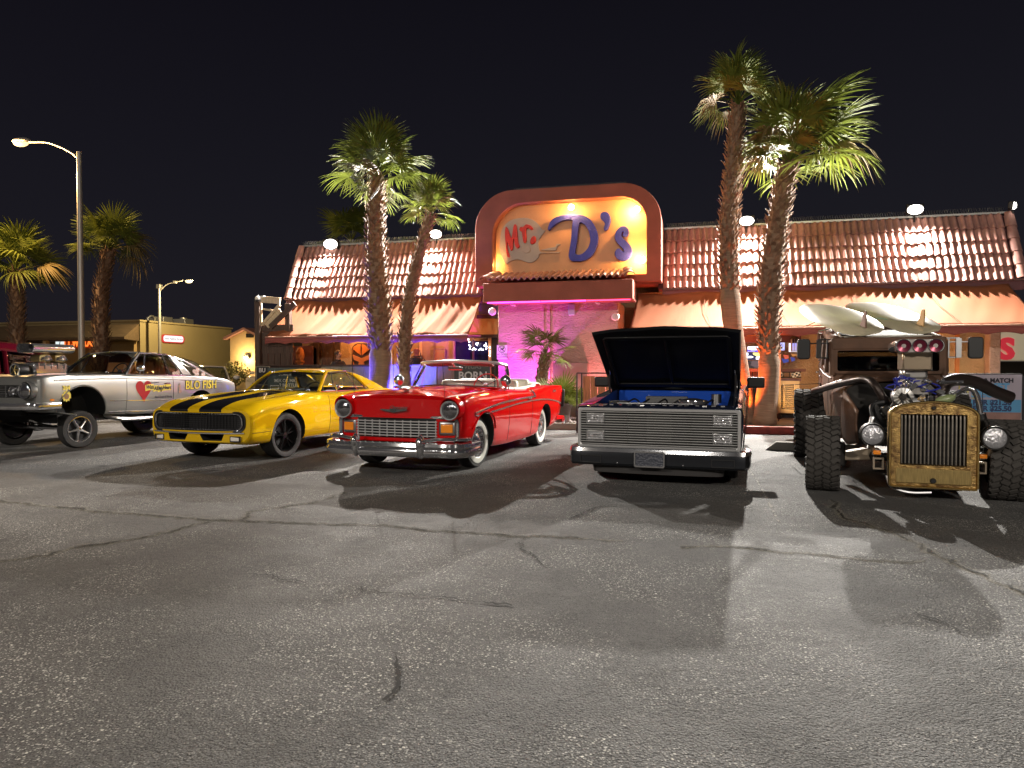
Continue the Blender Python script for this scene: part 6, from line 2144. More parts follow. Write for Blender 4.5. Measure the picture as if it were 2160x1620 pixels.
    for s in (1, -1):
        pane(t, 'sun_visor', [(s * .06, 1.12, 1.425), (s * .56, 1.27, 1.40)], [(s * .08, 1.32, 1.395), (s * .55, 1.44, 1.375)], mat('red_visor', (.32, .02, .03), .6), nu=6, nv=4, smooth=False, solid=.015)
    MB().box((0, 1.12, .98), (1.46, .20, .16)).build('dashboard', REDPAINT, t, bevel=.05, segs=3)
    steering(t, .40, 1.42, 1.07, mat('red_plastic', (.5, .02, .02), .3), .20)
    seat(t, 0, 1.85, .56, CREAM, 1.36, .56, headrest=False)
    seat(t, 0, 2.55, .58, CREAM, 1.30, .55, headrest=False)
    # cream boot over the folded roof, door cards
    b_ = MB()
    rows = []
    for j in range(9):
        y = 2.72 + .42 * j / 8
        rows.append([(x, y + .05 * abs(x), 1.03 + .085 * math.sin(PI * j / 8) ** .7 * (1 - .25 * (x / .74) ** 4) + .012 * noise.noise(Vector((x * 4, y * 5, 2)))) for x in [-.76 + .095 * k for k in range(17)]])
    b_.grid(rows)
    b_.build('roof_boot', CREAM, t, angle=80, solid=.02)
    for s in (1, -1):
        MB().tube(crom([(s * .775, 1.30, 1.03), (s * .78, 1.7, 1.015), (s * .78, 2.2, 1.015), (s * .775, 2.72, 1.04)], 5), .03, 8).build('door_cap', CREAM, t)
        MB().box((s * .905, 4.13, .78), (.07, .08, .34), rot=(-.12, 0, 0)).build('tail_lamp', BLACK, t, bevel=.025)
        wheel(t, (s * .745, 0, .345), .345, .20, .205, 'cap', s, R(-5))
        wheel(t, (s * .745, 2.92, .345), .345, .20, .205, 'cap', s)
    MB().sweep([(0, .32), (.06, .32), (.06, .44), (0, .44)], crom([(.98, 3.8, 0), (.97, 4.05, 0), (.85, 4.2, 0), (0, 4.26, 0), (-.85, 4.2, 0), (-.97, 4.05, 0), (-.98, 3.8, 0)], 5)).build('rear_bumper', CHROME, t)
    MB().tube([(-.78, .62, 1.03), (-.80, .66, 1.62)], .004, 4).build('aerial', CHROME, t)
    return t


red_car()
# ================================================================== dark pickup with raised hood
NAVYP = carpaint('dark_navy_paint', (.010, .014, .03))
BLUEP = carpaint('blue_bay_paint', (.015, .07, .42))


def pickup():
    t = thing('pickup_truck', 'dark low pickup with its hood propped open and a wide billet grille', 'pickup', (-.37, 9.14, 0), R(-4.5), 'classic cars parked in a row')
    t.scale = (.95, 1, 1)
    st = [
        (-.80, [(.90, .34), (.955, .36), (.975, .48), (.985, .62), (.985, .76), (.975, .83), (.94, .865), (.5, .87), (0, .87)]),
        (-.70, [(.91, .22), (.965, .25), (.985, .48), (1.0, .64), (1.0, .80), (.985, .87), (.94, .895), (.5, .90), (0, .90)]),
        (.0, [(.91, .20), (.965, .23), (.99, .48), (1.005, .66), (1.005, .85), (.985, .93), (.93, .965), (.5, .97), (0, .97)]),
        (.85, [(.91, .20), (.965, .23), (.99, .48), (1.005, .68), (1.005, .90), (.985, .99), (.92, 1.03), (.5, 1.05), (0, 1.05)]),
        (1.2, [(.91, .20), (.965, .23), (.99, .48), (1.005, .68), (1.005, .92), (.985, 1.0), (.92, 1.05), (.5, 1.06), (0, 1.06)]),
        (2.3, [(.91, .20), (.965, .23), (.99, .48), (1.005, .68), (1.005, .92), (.985, 1.0), (.92, 1.05), (.5, 1.06), (0, 1.06)]),
        (3.3, [(.91, .20), (.965, .23), (.99, .48), (1.005, .68), (1.005, .92), (.985, 1.0), (.92, 1.05), (.5, 1.06), (0, 1.06)]),
        (4.3, [(.91, .30), (.965, .33), (.99, .48), (1.005, .68), (1.005, .92), (.985, 1.0), (.92, 1.05), (.5, 1.06), (0, 1.06)]),
    ]
    body = loft(st, 6, 3).build('body', NAVYP, t, angle=40)
    cut(body, MB().prism([(-.955, .43), (.955, .43), (.955, .855), (-.955, .855)], .2, y0=-.95), PIT)
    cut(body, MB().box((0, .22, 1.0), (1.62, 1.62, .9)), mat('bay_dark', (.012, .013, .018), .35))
    cut(body, MB().box((0, 3.35, 1.0), (1.7, 1.7, 1.0)), BLACK)
    cut(body, arch(.55, 0, .33, .40), PIT)
    cut(body, arch(.55, 3.05, .33, .40), PIT)
    tr = tree_of(body)
    both(lambda s: split(body, lambda c, n, m: m == 0 and c.y < 1.0 and c.x * s > .78, 'fender', t))
    # grille: frame, bars, four lamps
    fr = [(-.965, .42), (.965, .42), (.965, .865), (-.965, .865)]
    MB().ring(rrect(-.975, .405, .975, .872, (.03,) * 4, 4), rrect(-.935, .435, .935, .838, (.03,) * 4, 4), .05, y0=-.835).build('grille_surround', mat('brushed_metal', (.72, .72, .73), .26, .7), t, bevel=.008)
    n = 14
    bar = MB().box((0, 0, 0), (1.87, .012, .0085)).mesh('grille_bar'); finish(bar, 35); bar.materials.append(mat('polished_bar', (.80, .80, .80), .24, .72))
    for k in range(n):
        o = link('grille_bar', bar, t); o.location = (0, -.818, .448 + .3775 * k / (n - 1))
    for s in (1, -1):
        for z in (.54, .745):
            o = MB().box((0, .02, 0), (.235, .05, .135)).build('headlight', DULLCHROME, t, loc=(s * .765, -.775, z), bevel=.012)
            MB().box((0, -.012, 0), (.20, .012, .105)).build('lens', HBRIGHT, o)
            m = MB()
            for k in range(5): m.box((-.08 + .04 * k, -.005, 0), (.016, .01, .10), rot=(0, 0, .5))
            m.ball((0, -.004, 0), .03, 8, 6); m.build('reflector', CHROME, o)
        MB().box((s * .38, -.76, .64), (.04, .04, .38)).build('grille_brace', IRON, t)
    MB().box((.02, -.74, .64), (.30, .03, .34)).build('cooler', mat('cooler_alloy', (.05, .05, .048), .4, .5), t)
    for s in (1, -1):
        MB().box((s * .33, -.70, .63), (.5, .02, .38)).build('radiator', mat('radiator_black', (.02, .02, .022), .5), t)
    # bumper with plate, skirt
    bm_ = MB()
    pth = crom([(-1.03, -.50, 0), (-1.03, -.72, 0), (-1.0, -.855, 0), (-.90, -.905, 0), (0, -.925, 0), (.90, -.905, 0), (1.0, -.855, 0), (1.03, -.72, 0), (1.03, -.50, 0)], 5)
    bm_.sweep([(-.02, .215), (.035, .215), (.055, .24), (.055, .355), (.035, .415), (-.02, .42)], pth)
    bp = bm_.build('front_bumper', mat('dark_bumper', (.035, .038, .045), .22, .6), t, angle=30)
    MB().sweep([(.046, .372), (.062, .372), (.050, .412), (.036, .412)], pth).build('bumper_rail', CHROME, bp)
    for x in (-.86, -.47, .30, .80):
        MB().ball((x, -.945 + .02 * abs(x), .385), (.017, .012, .017), 8, 6).build('bumper_bolt', CHROME, bp)
    for x in (-.45, .33):
        MB().ball((x, -.975, .25), (.012, .01, .012), 8, 6).build('bumper_bolt', CHROME, bp)
    for s in (1, -1):
        MB().ring([(-.13, -.045), (.13, -.045), (.13, .045), (-.13, .045)], [(-.12, -.036), (.12, -.036), (.12, .036), (-.12, .036)], .02, y0=0).build('lamp_slot', BLACK, bp, loc=(s * .78, -.975, .285), rot=(0, 0, s * .03))
    pl = MB().box((0, 0, 0), (.345, .02, .17)).build('license_plate', mat('plate_dark', (.05, .055, .075), .4, bump=.6, bscale=40), t, loc=(-.06, -.995, .305), bevel=.01)
    MB().ring(rrect(-.18, -.09, .18, .09, (.02,) * 4, 4), rrect(-.165, -.075, .165, .075, (.015,) * 4, 4), .02, y0=-.018).build('plate_frame', DULLCHROME, pl)
    MB().sweep([(0, .12), (.02, .12), (.04, .215), (0, .215)], crom([(-.72, -.70, 0), (-.70, -.82, 0), (0, -.87, 0), (.70, -.82, 0), (.72, -.70, 0)], 6)).build('air_dam', mat('dam_black', (.045, .042, .042), .6), t)
    # hood, open
    hd = thing('hood', None, None)
    hd.parent = t
    hd.location = (0, .98, 1.075); hd.rotation_euler = (R(-33), 0, 0)
    rows = []
    for j in range(12):
        f = j / 11
        y = -1.36 * f
        hw = .925 + .03 * f
        rows.append([(hw * q, y - .05 * f * (1 - q * q), .03 * (1 - q * q) + .006 * math.cos(q * 9) - .02 * f ** 3) for q in [-1 + k / 8 for k in range(17)]])
    sk = MB().grid(rows)
    e = [list(r) for r in rows]
    low = [[(p[0] * .985, p[1], p[2] - .045) for p in r] for r in rows]
    sk.grid(low, flip=True)
    sk.grid([e[-1], low[-1]]); sk.grid([low[0], e[0]])
    sk.grid([[r[0] for r in low], [r[0] for r in e]]); sk.grid([[r[-1] for r in e], [r[-1] for r in low]])
    hm = mat('hood_underside', (.005, .005, .006), .45, coat=.08, spec=.2)
    sk.build('hood_panel', hm, hd, angle=50)
    ins = MB()
    for (x0, x1, y0, y1) in ((-.78, .78, -.18, -.10), (-.80, .80, -1.28, -1.22)):
        ins.box(((x0 + x1) / 2, (y0 + y1) / 2, -.05), (x1 - x0, y1 - y0, .03))
    ins.box((-.80, -.7, -.05), (.05, 1.1, .03)); ins.box((.80, -.7, -.05), (.05, 1.1, .03))
    ins.box((0, -.7, -.045), (.04, 1.1, .02))
    ins.build('hood_brace', hm, hd, bevel=.012)
    # hinges and prop
    for s in (1, -1):
        MB().tube(crom([(s * .86, .62, .98), (s * .885, .70, 1.12), (s * .86, .55, 1.30), (s * .87, .5, 1.36)], 5), .009, 6).build('hood_hinge', CHROME, t)
        MB().tube([(s * .87, .62, .98), (s * .87, .58, 1.25)], .016, 8).build('hinge_spring', IRON, t)
    # engine bay
    MB().box((0, .93, .88), (1.6, .06, .30)).build('firewall', BLUEP, t, bevel=.02)
    for s in (1, -1):
        MB().box((s * .72, .35, .83), (.16, 1.1, .10), rot=(0, s * .35, 0)).build('inner_fender', BLUEP, t, bevel=.03)
    MB().box((0, -.66, .86), (1.64, .10, .07)).build('radiator_support', NAVYP, t, bevel=.012)
    m = MB()
    for k in range(16):
        x = -.78 + 1.56 * k / 15
        m.box((x + rnd.gauss(0, .02), -.68, .905), (.05, .02, .01), rot=(0, 0, rnd.uniform(-.8, .8)))
    m.build('bolts', CHROME, t)
    MB().box((-.08, -.42, .90), (.95, .05, .045)).build('radiator_top', DULLCHROME, t, bevel=.01)
    MB().box((-.05, .55, .90), (.58, .10, .13)).build('heater_box', mat('heater_grey', (.10, .10, .10), .5), t, bevel=.02)
    en = MB().box((0, .25, .70), (.55, .7, .3)).build('engine', IRON, t, bevel=.03)
    a = MB(); a.lathe([(0, .07), (.05, .07), (.19, .045), (.20, 0), (.19, -.03), (0, -.03)], n=24); a.build('air_cleaner', CHROME, en, loc=(.36, -.10, .90))
    for s in (1, -1):
        v = MB(); v.box((s * .26, .25, .84), (.14, .6, .09)); v.build('valve_cover', CHROME, en, bevel=.02)
    for k in range(6):
        x = -.5 + .2 * k
        MB().tube(crom([(x, -.3, .88), (x + .1, -.1, .95), (x + rnd.uniform(-.1, .2), .3, .90)], 5), .012, 6).build('hose', BLACK, en)
    m = MB(); m.box((-.62, .0, .84), (.22, .28, .16)); m.build('battery', BLACK, t, bevel=.012)
    MB().cyl((.62, .5, .86), (.62, .5, 1.0), .07, n=16).build('brake_booster', DULLCHROME, t)
    # cab
    wb, wbc, wt, wtc = (.86, 1.12, 1.06), (0, 1.0, 1.075), (.72, 1.62, 1.52), (0, 1.55, 1.545)
    pane(t, 'windshield', mir([wb]) + [wbc, wb], mir([wt]) + [wtc, wt], SMOKE, (0, -.03, 0))
    rt, rtc = (.74, 2.48, 1.52), (0, 2.50, 1.545)
    pane(t, 'roof', mir([wt]) + [wtc, wt], mir([rt]) + [rtc, rt], NAVYP, (0, 0, .03), solid=.03)
    rb = (.88, 2.55, 1.06)
    pane(t, 'rear_window', mir([rt]) + [rtc, rt], mir([rb]) + [(0, 2.58, 1.06), rb], SMOKE)
    for s in (1, -1):
        f = lambda p: (p[0] * s, p[1], p[2])
        pane(t, 'side_window', [f((.89, 1.2, 1.05)), f((.90, 2.4, 1.05))], [f((.75, 1.65, 1.5)), f((.755, 2.36, 1.5))], SMOKE, smooth=False)
        MB().tube([f(wb), f(wt), f((.76, 2.0, 1.53)), f(rt), f(rb)], .035, 8).build('cab_frame', NAVYP, t)
        seam(t, tr, [(s * 1.3, 1.15, .25), (s * 1.3, 1.15, 1.0)], (-s, 0, 0), 'door_seam', .005)
        o = MB().box((0, 0, 0), (.24, .06, .15)).build('door_mirror', BLACK, t, loc=(s * 1.13, 1.28, 1.14), bevel=.025, segs=3)
        MB().tube([(-s * .14, .02, -.11), (-s * .06, .01, -.03), (s * .05, 0, -.05)], .010, 6).build('mirror_arm', CHROME, o)
        wheel(t, (s * .80, 0, .33), .33, .25, .22, 'alloy', s)
        wheel(t, (s * .80, 3.05, .33), .33, .25, .22, 'alloy', s)
        MB().tube([(s * 1.0, -.75, .885), (s * 1.003, -.2, .925), (s * 1.0, .4, .965)], .006, 5).build('fender_trim', CHROME, t)
    seat(t, 0, 1.95, .7, SEATB, 1.4, .62, headrest=False)
    MB().box((0, 4.15, .72), (1.9, .05, .55)).build('tailgate', NAVYP, t)
    return t


pickup()
# ================================================================== silver drag coupe
SILV = carpaint('silver_paint', (.27, .27, .262), .7, rough=.36)
YDEC = mat('yellow_decal', (.80, .62, .06), .4)
RDEC = mat('red_decal', (.36, .006, .008), .4, spec=.2)


def silver_car():
    t = thing('parked_car', 'silver high riding drag coupe with chrome blower, red heart and yellow lettering', 'car', (-10.80, 9.78, 0), R(-3.5), 'classic cars parked in a row')
    D = .33                                             # how far the body is lifted at the front
    tl = lambda y: D - .030 * y                           # and it sits lower towards the rear
    st0 = [
        (-.86, [(.74, .40), (.80, .42), (.83, .52), (.84, .64), (.84, .74), (.82, .80), (.62, .82), (.3, .825), (0, .825)]),
        (-.74, [(.78, .30), (.85, .33), (.88, .48), (.89, .64), (.885, .78), (.85, .86), (.64, .865), (.3, .87), (0, .87)]),
        (-.30, [(.80, .26), (.86, .29), (.895, .48), (.90, .68), (.89, .84), (.86, .895), (.65, .895), (.3, .91), (0, .915)]),
        (.60, [(.80, .22), (.86, .25), (.895, .48), (.90, .70), (.89, .87), (.86, .92), (.66, .93), (.3, .95), (0, .955)]),
        (.95, [(.80, .21), (.86, .24), (.895, .48), (.90, .71), (.89, .87), (.85, .92), (.68, .94), (.34, .945), (0, .945)]),
        (1.80, [(.80, .21), (.86, .24), (.895, .48), (.90, .71), (.89, .87), (.85, .92), (.68, .93), (.34, .935), (0, .935)]),
        (2.60, [(.80, .22), (.86, .25), (.90, .50), (.905, .73), (.89, .88), (.85, .93), (.68, .94), (.34, .945), (0, .945)]),
        (3.40, [(.78, .28), (.84, .32), (.89, .54), (.895, .72), (.875, .85), (.83, .90), (.66, .91), (.33, .92), (0, .92)]),
        (3.84, [(.70, .36), (.77, .40), (.82, .55), (.83, .68), (.81, .78), (.76, .82), (.6, .83), (.3, .84), (0, .84)]),
    ]
    st = [(y, [(x, z + tl(y)) for x, z in p]) for y, p in st0]
    body = loft(st, 7, 4, bow_f=.07, bow_r=.06, bow_len=.5).build('body', SILV, t, angle=40)
    yf = lambda x: -.86 + .07 * (x / .9) ** 2
    cut(body, MB().box((0, -.88, .64 + D), (1.50, .22, .20)), PIT)
    cut(body, arch(.45, -.03, .58, .46), PIT)
    cut(body, arch(.45, 2.69, .48, .42), PIT)
    cut(body, MB().box((0, .02, 1.28), (.62, 1.06, .5)), PIT)
    cut(body, MB().box((0, 1.85, .96 + D), (1.42, 1.75, .9)), mat('black_trim_inside', (.012, .012, .013), .7))
    tr = tree_of(body)
    both(lambda s: split(body, lambda c, n, m: m == 0 and .86 < c.y < 1.95 and c.x * s > .72 and .56 < c.z < 1.26, 'door', t))
    # grille, headlights, bumper
    g = MB()
    for k in range(7):
        z = .555 + D + .028 * k
        g.tube([(x, yf(x) + .02, z) for x in [-.60 + .12 * k2 for k2 in range(11)]], .006, 5)
    g.build('grille', DULLCHROME, t)
    for s in (1, -1):
        MB().box((s * .27, yf(.3) - .01, .64 + D), (.018, .03, .19)).build('grille_divider', CHROME, t)
        headlight(t, (s * .70, yf(.70) - .05, .655 + D), .112)
        MB().lathe([(.15, .10), (.15, -.02), (.138, -.04), (.125, .0), (.125, .10)], axis='y', n=30).build('headlight_pod', SILV, t, loc=(s * .70, yf(.70) - .03, .655 + D))
        headlight(t, (s * .40, yf(.4) + .01, .645 + D), .062, 'fog_lamp')
        MB().ball((0, 0, 0), (.02, .045, .02), 10, 6).build('side_lamp', AMBER, t, loc=(s * .885, -.58, .50 + D))
    pth = crom([(-.90, -.46, 0), (-.90, -.72, 0), (-.85, -.88, 0), (-.6, -.96, 0), (0, -.985, 0), (.6, -.96, 0), (.85, -.88, 0), (.90, -.72, 0), (.90, -.46, 0)], 5)
    MB().sweep([(-.02, .37 + D), (.03, .36 + D), (.045, .41 + D), (.03, .46 + D), (-.02, .47 + D)], pth).build('front_bumper', CHROME, t)
    for s in (1, -1):
        d = (-s, 0, 0)
        trim(t, tr, [(s * 1.3, -.55, .80 + tl(-.5)), (s * 1.3, .6, .845 + tl(.6)), (s * 1.3, 2.0, .85 + tl(2)), (s * 1.3, 3.3, .82 + tl(3.3))], d, .011, 'beltline_trim', SILV, lift=.0)
        trim(t, tr, [(s * 1.3, .50, .46 + tl(.5)), (s * 1.3, 1.2, .46 + tl(1.2)), (s * 1.3, 2.25, .46 + tl(2.25))], d, .010, 'side_trim')
        trim(t, tr, [(s * 1.3, .50, .262 + tl(.5)), (s * 1.3, 1.2, .262 + tl(1.2)), (s * 1.3, 2.3, .262 + tl(2.3))], d, .013, 'rocker_trim')
        A = [(s * 1.3, -.03 + .475 * math.cos(a), .58 + .475 * math.sin(a)) for a in [R(2 + 176 * k / 16) for k in range(17)]]
        trim(t, tr, A, d, .013, 'arch_trim', SILV, lift=.0)
        seam(t, tr, [(s * 1.3, .86, .50), (s * 1.3, .86, 1.24)], d, 'door_seam', .005)
        seam(t, tr, [(s * 1.3, 1.95, .50), (s * 1.3, 1.95, 1.2)], d, 'door_seam', .005)
        MB().box((0, 0, 0), (.03, .14, .028)).build('door_handle', CHROME, t, loc=(s * .90, 1.80, 1.05), bevel=.01)
    # cabin
    u = lambda p: (p[0], p[1], p[2] + tl(p[1]))
    wb, wbc, wt, wtc = u((.74, .98, .925)), u((0, .70, .95)), u((.60, 1.42, 1.335)), u((0, 1.28, 1.365))
    rt, rtc = u((.58, 2.30, 1.31)), u((0, 2.35, 1.345))
    rb, rbc = u((.62, 3.40, .915)), u((0, 3.58, .925))
    qt, qb = u((.62, 2.10, 1.325)), u((.80, 2.30, .93))
    DG = glass('dark_tint_glass', (.55, .52, .46))
    pane(t, 'windshield', mir([wb]) + mir([u((.52, .78, .945))]) + [wbc, u((.52, .78, .945)), wb], mir([wt]) + [wtc, wt], SMOKE, (0, -.03, .03))
    pane(t, 'roof', mir([wt]) + [wtc, wt], mir([rt]) + [rtc, rt], mat('roof_grey', (.26, .255, .25), .35, .5, coat=.8), (0, 0, .035), solid=.03, nv=10)
    pane(t, 'rear_window', mir([rt]) + [rtc, rt], mir([rb]) + [rbc, rb], glass('rear_bubble', (.6, .6, .58)), (0, .05, .10), nu=18, nv=10)
    for s in (1, -1):
        f = lambda p: (p[0] * s, p[1], p[2])
        pane(t, 'side_window', [f(u((.76, 1.05, .925))), f(u((.80, 1.7, .925))), f(qb)], [f(u((.61, 1.46, 1.33))), f(u((.635, 1.85, 1.335))), f(qt)], DG, (s * .02, 0, 0))
        pane(t, 'rear_pillar', [f(qb), f(u((.80, 2.55, .935)))], [f(qt), f(u((.60, 2.26, 1.315)))], SILV, (s * .02, 0, 0), solid=.03, smooth=False)
        pane(t, 'quarter_glass', [f(u((.80, 2.55, .935))), f(u((.76, 2.95, .935))), f(u((.67, 3.30, .92)))], [f(u((.60, 2.26, 1.315))), f(u((.61, 2.60, 1.20))), f(u((.64, 3.26, .95)))], CLEAR, (s * .015, 0, 0), smooth=False)
        MB().tube(crom([f(rt), f(u((.60, 2.60, 1.215))), f(u((.62, 3.0, 1.06))), f(rb)], 6), .020, 8).build('rear_window_trim', CHROME, t)
        MB().tube(crom([f(wb), f(u((.67, 1.18, 1.13))), f(wt)], 6), .028, 8).build('front_pillar', mat('dark_pillar', (.05, .05, .052), .4, .5), t)
        MB().tube(crom([f(u((.615, 1.43, 1.335))), f(u((.64, 1.85, 1.338))), f(qt), f(u((.735, 2.24, 1.10))), f(qb)], 6), .013, 6).build('window_trim', CHROME, t)
        MB().tube([f(u((.77, 1.0, .93))), f(u((.81, 1.7, .93))), f(u((.81, 2.5, .94)))], .011, 6).build('belt_trim', CHROME, t)
        MB().tube([f(u((.785, 1.34, .93))), f(u((.645, 1.52, 1.325)))], .012, 6).build('vent_window_post', CHROME, t)
        MB().tube([f(u((.81, 1.97, .93))), f(u((.645, 1.93, 1.33)))], .013, 6).build('door_window_post', CHROME, t)
        # round stickers on the glass
        for (y, z, r_) in ((2.06, .97, .045), (2.16, .98, .055), (2.72, .97, .06), (2.90, .965, .055), (2.78, 1.06, .05), (2.62, 1.03, .045)):
            p = u((0, y, z))
            xx = .80 - (z - .93) * .42 - (.05 if y > 2.7 else 0)
            MB().lathe([(0, s * .004), (r_, s * .004), (r_, 0)], axis='x', n=16).build('window_sticker', mat('sticker_white', (.62, .55, .50), .5, col2=(.35, .12, .10), vscale=30), t, loc=(s * (xx + .03), p[1], p[2]))
        o = MB().ball((0, 0, 0), (.06, .09, .055), 12, 8).build('door_mirror', CHROME, t, loc=(s * .87, 1.20, 1.04 + D - .03))
        MB().tube([(0, 0, -.03), (-s * .03, 0, -.10)], .012, 6).build('mirror_stalk', CHROME, o)
    for s in (.36, -.36):
        o = seat(t, s, 1.60, .90, mat('tan_seat', (.35, .14, .05), .5), .5, .66)
        b = MB(); b.ball((0, .42, .32), (.27, .12, .40), 16, 12); b.build('bucket_shell', mat('orange_shell', (.55, .22, .05), .4), o)
    MB().box((0, 1.05, 1.20), (1.3, .2, .14)).build('dashboard', BLACK, t, bevel=.04)
    steering(t, .36, 1.22, 1.28, BLACK, .17)
    m = MB()
    for s in (.60, -.60): m.tube([(s, 2.1, .9), (s, 2.05, 1.52)], .022, 8)
    m.tube([(-.6, 2.05, 1.52), (.6, 2.05, 1.52)], .022, 8); m.build('roll_bar', IRON, t)
    # decals: heart, ribbons, lettering
    def decal(name, pts, m_, lift):
        o = MB().prism(pts, .002).build(name, m_, t, angle=None)
        o.data.transform(Matrix.Rotation(PI / 2, 4, 'Z'))
        return o
    def side_text(nm, s_, size, m_, y, z, lift=.006, **kw):
        o = text(nm, s_, size, m_, t, (1.2, y, z), T=SIDE, extrude=.0015, **kw)
        hug_mesh(o, tr, (-1, 0, 0), lift)
        return o
    hc, hz = 1.235, .96
    hp = []
    for k in range(40):
        a = 2 * PI * k / 40
        hx = 16 * math.sin(a) ** 3
        hy = 13 * math.cos(a) - 5 * math.cos(2 * a) - 2 * math.cos(3 * a) - math.cos(4 * a)
        hp.append((hc + hx * .0115 + 0 * hy, hz + hy * (.0125 if hy > 0 else .0150)))
    def flat_on_side(name, pts, m_, lift):
        bm = bmesh.new()
        vs = [bm.verts.new((1.2, y, z)) for y, z in pts]
        f = bm.faces.new(vs)
        bmesh.ops.triangulate(bm, faces=[f])
        bmesh.ops.subdivide_edges(bm, edges=bm.edges, cuts=2, use_grid_fill=True)
        me = bpy.data.meshes.new(name); bm.to_mesh(me); bm.free()
        me.materials.append(m_)
        o = link(name, me, t)
        hug_mesh(o, tr, (-1, 0, 0), lift)
        return o
    flat_on_side('heart_decal', hp, RDEC, .004)
    for (y0, w_, s_, dz) in ((1.265, .20, 'With', .012), (1.452, .115, 'All', -.012), (1.560, .115, 'My', -.018), (1.668, .215, 'Heart', .0)):
        zc = .97 + dz
        flat_on_side('ribbon_decal', [(y0, zc - .062), (y0 + w_ * .5, zc - .046), (y0 + w_, zc - .050), (y0 + w_, zc + .062), (y0 + w_ * .5, zc + .066), (y0, zc + .046)], YDEC, .006)
        side_text('lettering', s_, .105, INK, y0 + w_ / 2, zc + .004, .009, shear=.3, bold=.002, sx=.85)
    side_text('lettering', 'The Summers\'s', .045, INK, 1.45, 1.075, .004, shear=.2)
    side_text('lettering', 'Real Estate & Racing', .060, INK, 1.70, .80, .004, shear=.35, sx=.85)
    side_text('lettering', 'BLO FISH', .235, INK, 2.68, 1.0, .004, bold=.014, sx=.92, shear=.08)
    side_text('lettering', 'BLO FISH', .235, YDEC, 2.68, 1.0, .0075, bold=.004, sx=.92, shear=.08)
    m_ = mat('figure_print', (.12, .16, .2), .5, col2=(.45, .22, .12), vscale=25)
    flat_on_side('figure_decal', [(2.06, .86), (2.14, .85), (2.17, .89), (2.12, .93), (2.13, 1.0), (2.10, 1.06), (2.07, 1.0), (2.08, .93)], m_, .004)
    side_text('lettering', '264', .085, YDEC, -.34, 1.02, .005, bold=.006)
    flat_on_side('crest_decal', [(-.34 + .085 * math.cos(a) * (1 if k % 2 else .72), .885 + .10 * math.sin(a) * (1 if k % 2 else .72)) for k, a in enumerate([2 * PI * q / 20 for q in range(20)])], YDEC, .005)
    flat_on_side('crest_face', [(-.34 + .045 * math.cos(a), .88 + .05 * math.sin(a)) for a in [2 * PI * q / 12 for q in range(12)]], mat('crest_brown', (.22, .10, .02), .5), .008)
    # blower, carburettors, scoop
    bz = 1.28
    o = MB().box((0, .02, bz + .04), (.30, .62, .20)).build('blower', CHROME, t, bevel=.04, segs=3)
    m = MB()
    for k in range(5): m.box((0, -.22 + .12 * k, bz + .10), (.33, .02, .10))
    m.build('blower_rib', CHROME, o)
    pu = MB(); pu.lathe([(0, -.10), (.05, -.10), (.055, -.09), (.115, -.09), (.12, -.08), (.12, .06), (0, .06)], axis='y', n=28)
    pu.build('blower_pulley', BLACK, t, loc=(0, -.42, bz + .03))
    MB().lathe([(.085, -.105), (.10, -.11), (.112, -.10), (.112, -.088), (.085, -.088)], axis='y', n=28).build('pulley_ring', CHROME, t, loc=(0, -.42, bz + .03))
    m = MB()
    for k in range(5):
        a = 2 * PI * k / 5
        m.tube([(0, -.105, 0), (.09 * math.cos(a), -.10, .09 * math.sin(a))], .012, 5)
    m.build('pulley_spokes', mat('brass', (.55, .42, .18), .3, 1.0), t, loc=(0, -.42, bz + .03))
    for k in range(2):
        y = -.06 + .28 * k
        o = MB().box((0, y, bz + .23), (.24, .20, .14)).build('carburetor', mat('gold_carb', (.50, .38, .18), .3, .9), t, bevel=.03)
        for s in (1, -1):
            m = MB()
            m.tube(crom([(s * .13, y - .1, bz + .2), (s * .17, y, bz + .27), (s * .13, y + .1, bz + .2)], 4), .014, 6)
            m.ball((s * .15, y, bz + .22), (.03, .07, .04), 10, 8)
            m.build('fuel_line', CHROME, o)
    sc = MB()
    pr = lambda y, k=1.0: [(p[0], y, p[1]) for p in rrect(-.195 * k, bz + .315 + (1 - k) * .05, .195 * k, bz + .475 - (1 - k) * .03, (.075 * k,) * 4, 6)]
    sc.grid([r + [r[0]] for r in (pr(-.34, .97), pr(-.33, 1.04), pr(-.30), pr(.2, .98), pr(.44, .93), pr(.46, .7))])
    sc.grid([r + [r[0]] for r in (pr(-.34, .97), pr(-.30, .9), pr(.0, .85))], flip=True)
    o = sc.build('scoop', CHROME, t, angle=50)
    MB().prism([(p[0], p[2]) for p in pr(0, .86)], .01, y0=-.12).build('butterfly', mat('scoop_dark', (.03, .028, .035), .3), o)
    # frame, axle, underside
    MB().box((0, 1.5, .50), (1.3, 3.6, .14)).build('chassis', PIT, t)
    MB().tube([(-.70, .0, .33), (.70, 0, .33)], .035, 10).build('front_axle', CHROME, t)
    for s in (1, -1):
        MB().tube(crom([(s * .42, -.62, .50), (s * .42, -.2, .37), (s * .42, .3, .40), (s * .42, .7, .52)], 5), .022, 6).build('leaf_spring', IRON, t)
        MB().tube([(s * .35, -.02, .36), (s * .30, .02, .85)], .03, 8).build('shock_absorber', CHROME, t)
        MB().tube(crom([(s * .5, .5, .62), (s * .72, .75, .46), (s * .76, 1.2, .42), (s * .76, 2.0, .42)], 5), .045, 8).build('side_pipe', DULLCHROME, t)
        wheel(t, (s * .735, 0, .315), .315, .15, .215, 'spoke5', s, R(-6))
        wheel(t, (s * .70, 2.69, .37), .37, .32, .20, 'steel', s)
    MB().box((0, -.72, .66), (.9, .1, .16)).build('radiator', PIT, t)
    MB().tube([(0, 2.69, .37), (.01, 2.69, .37)], .12, 12).build('differential', IRON, t)
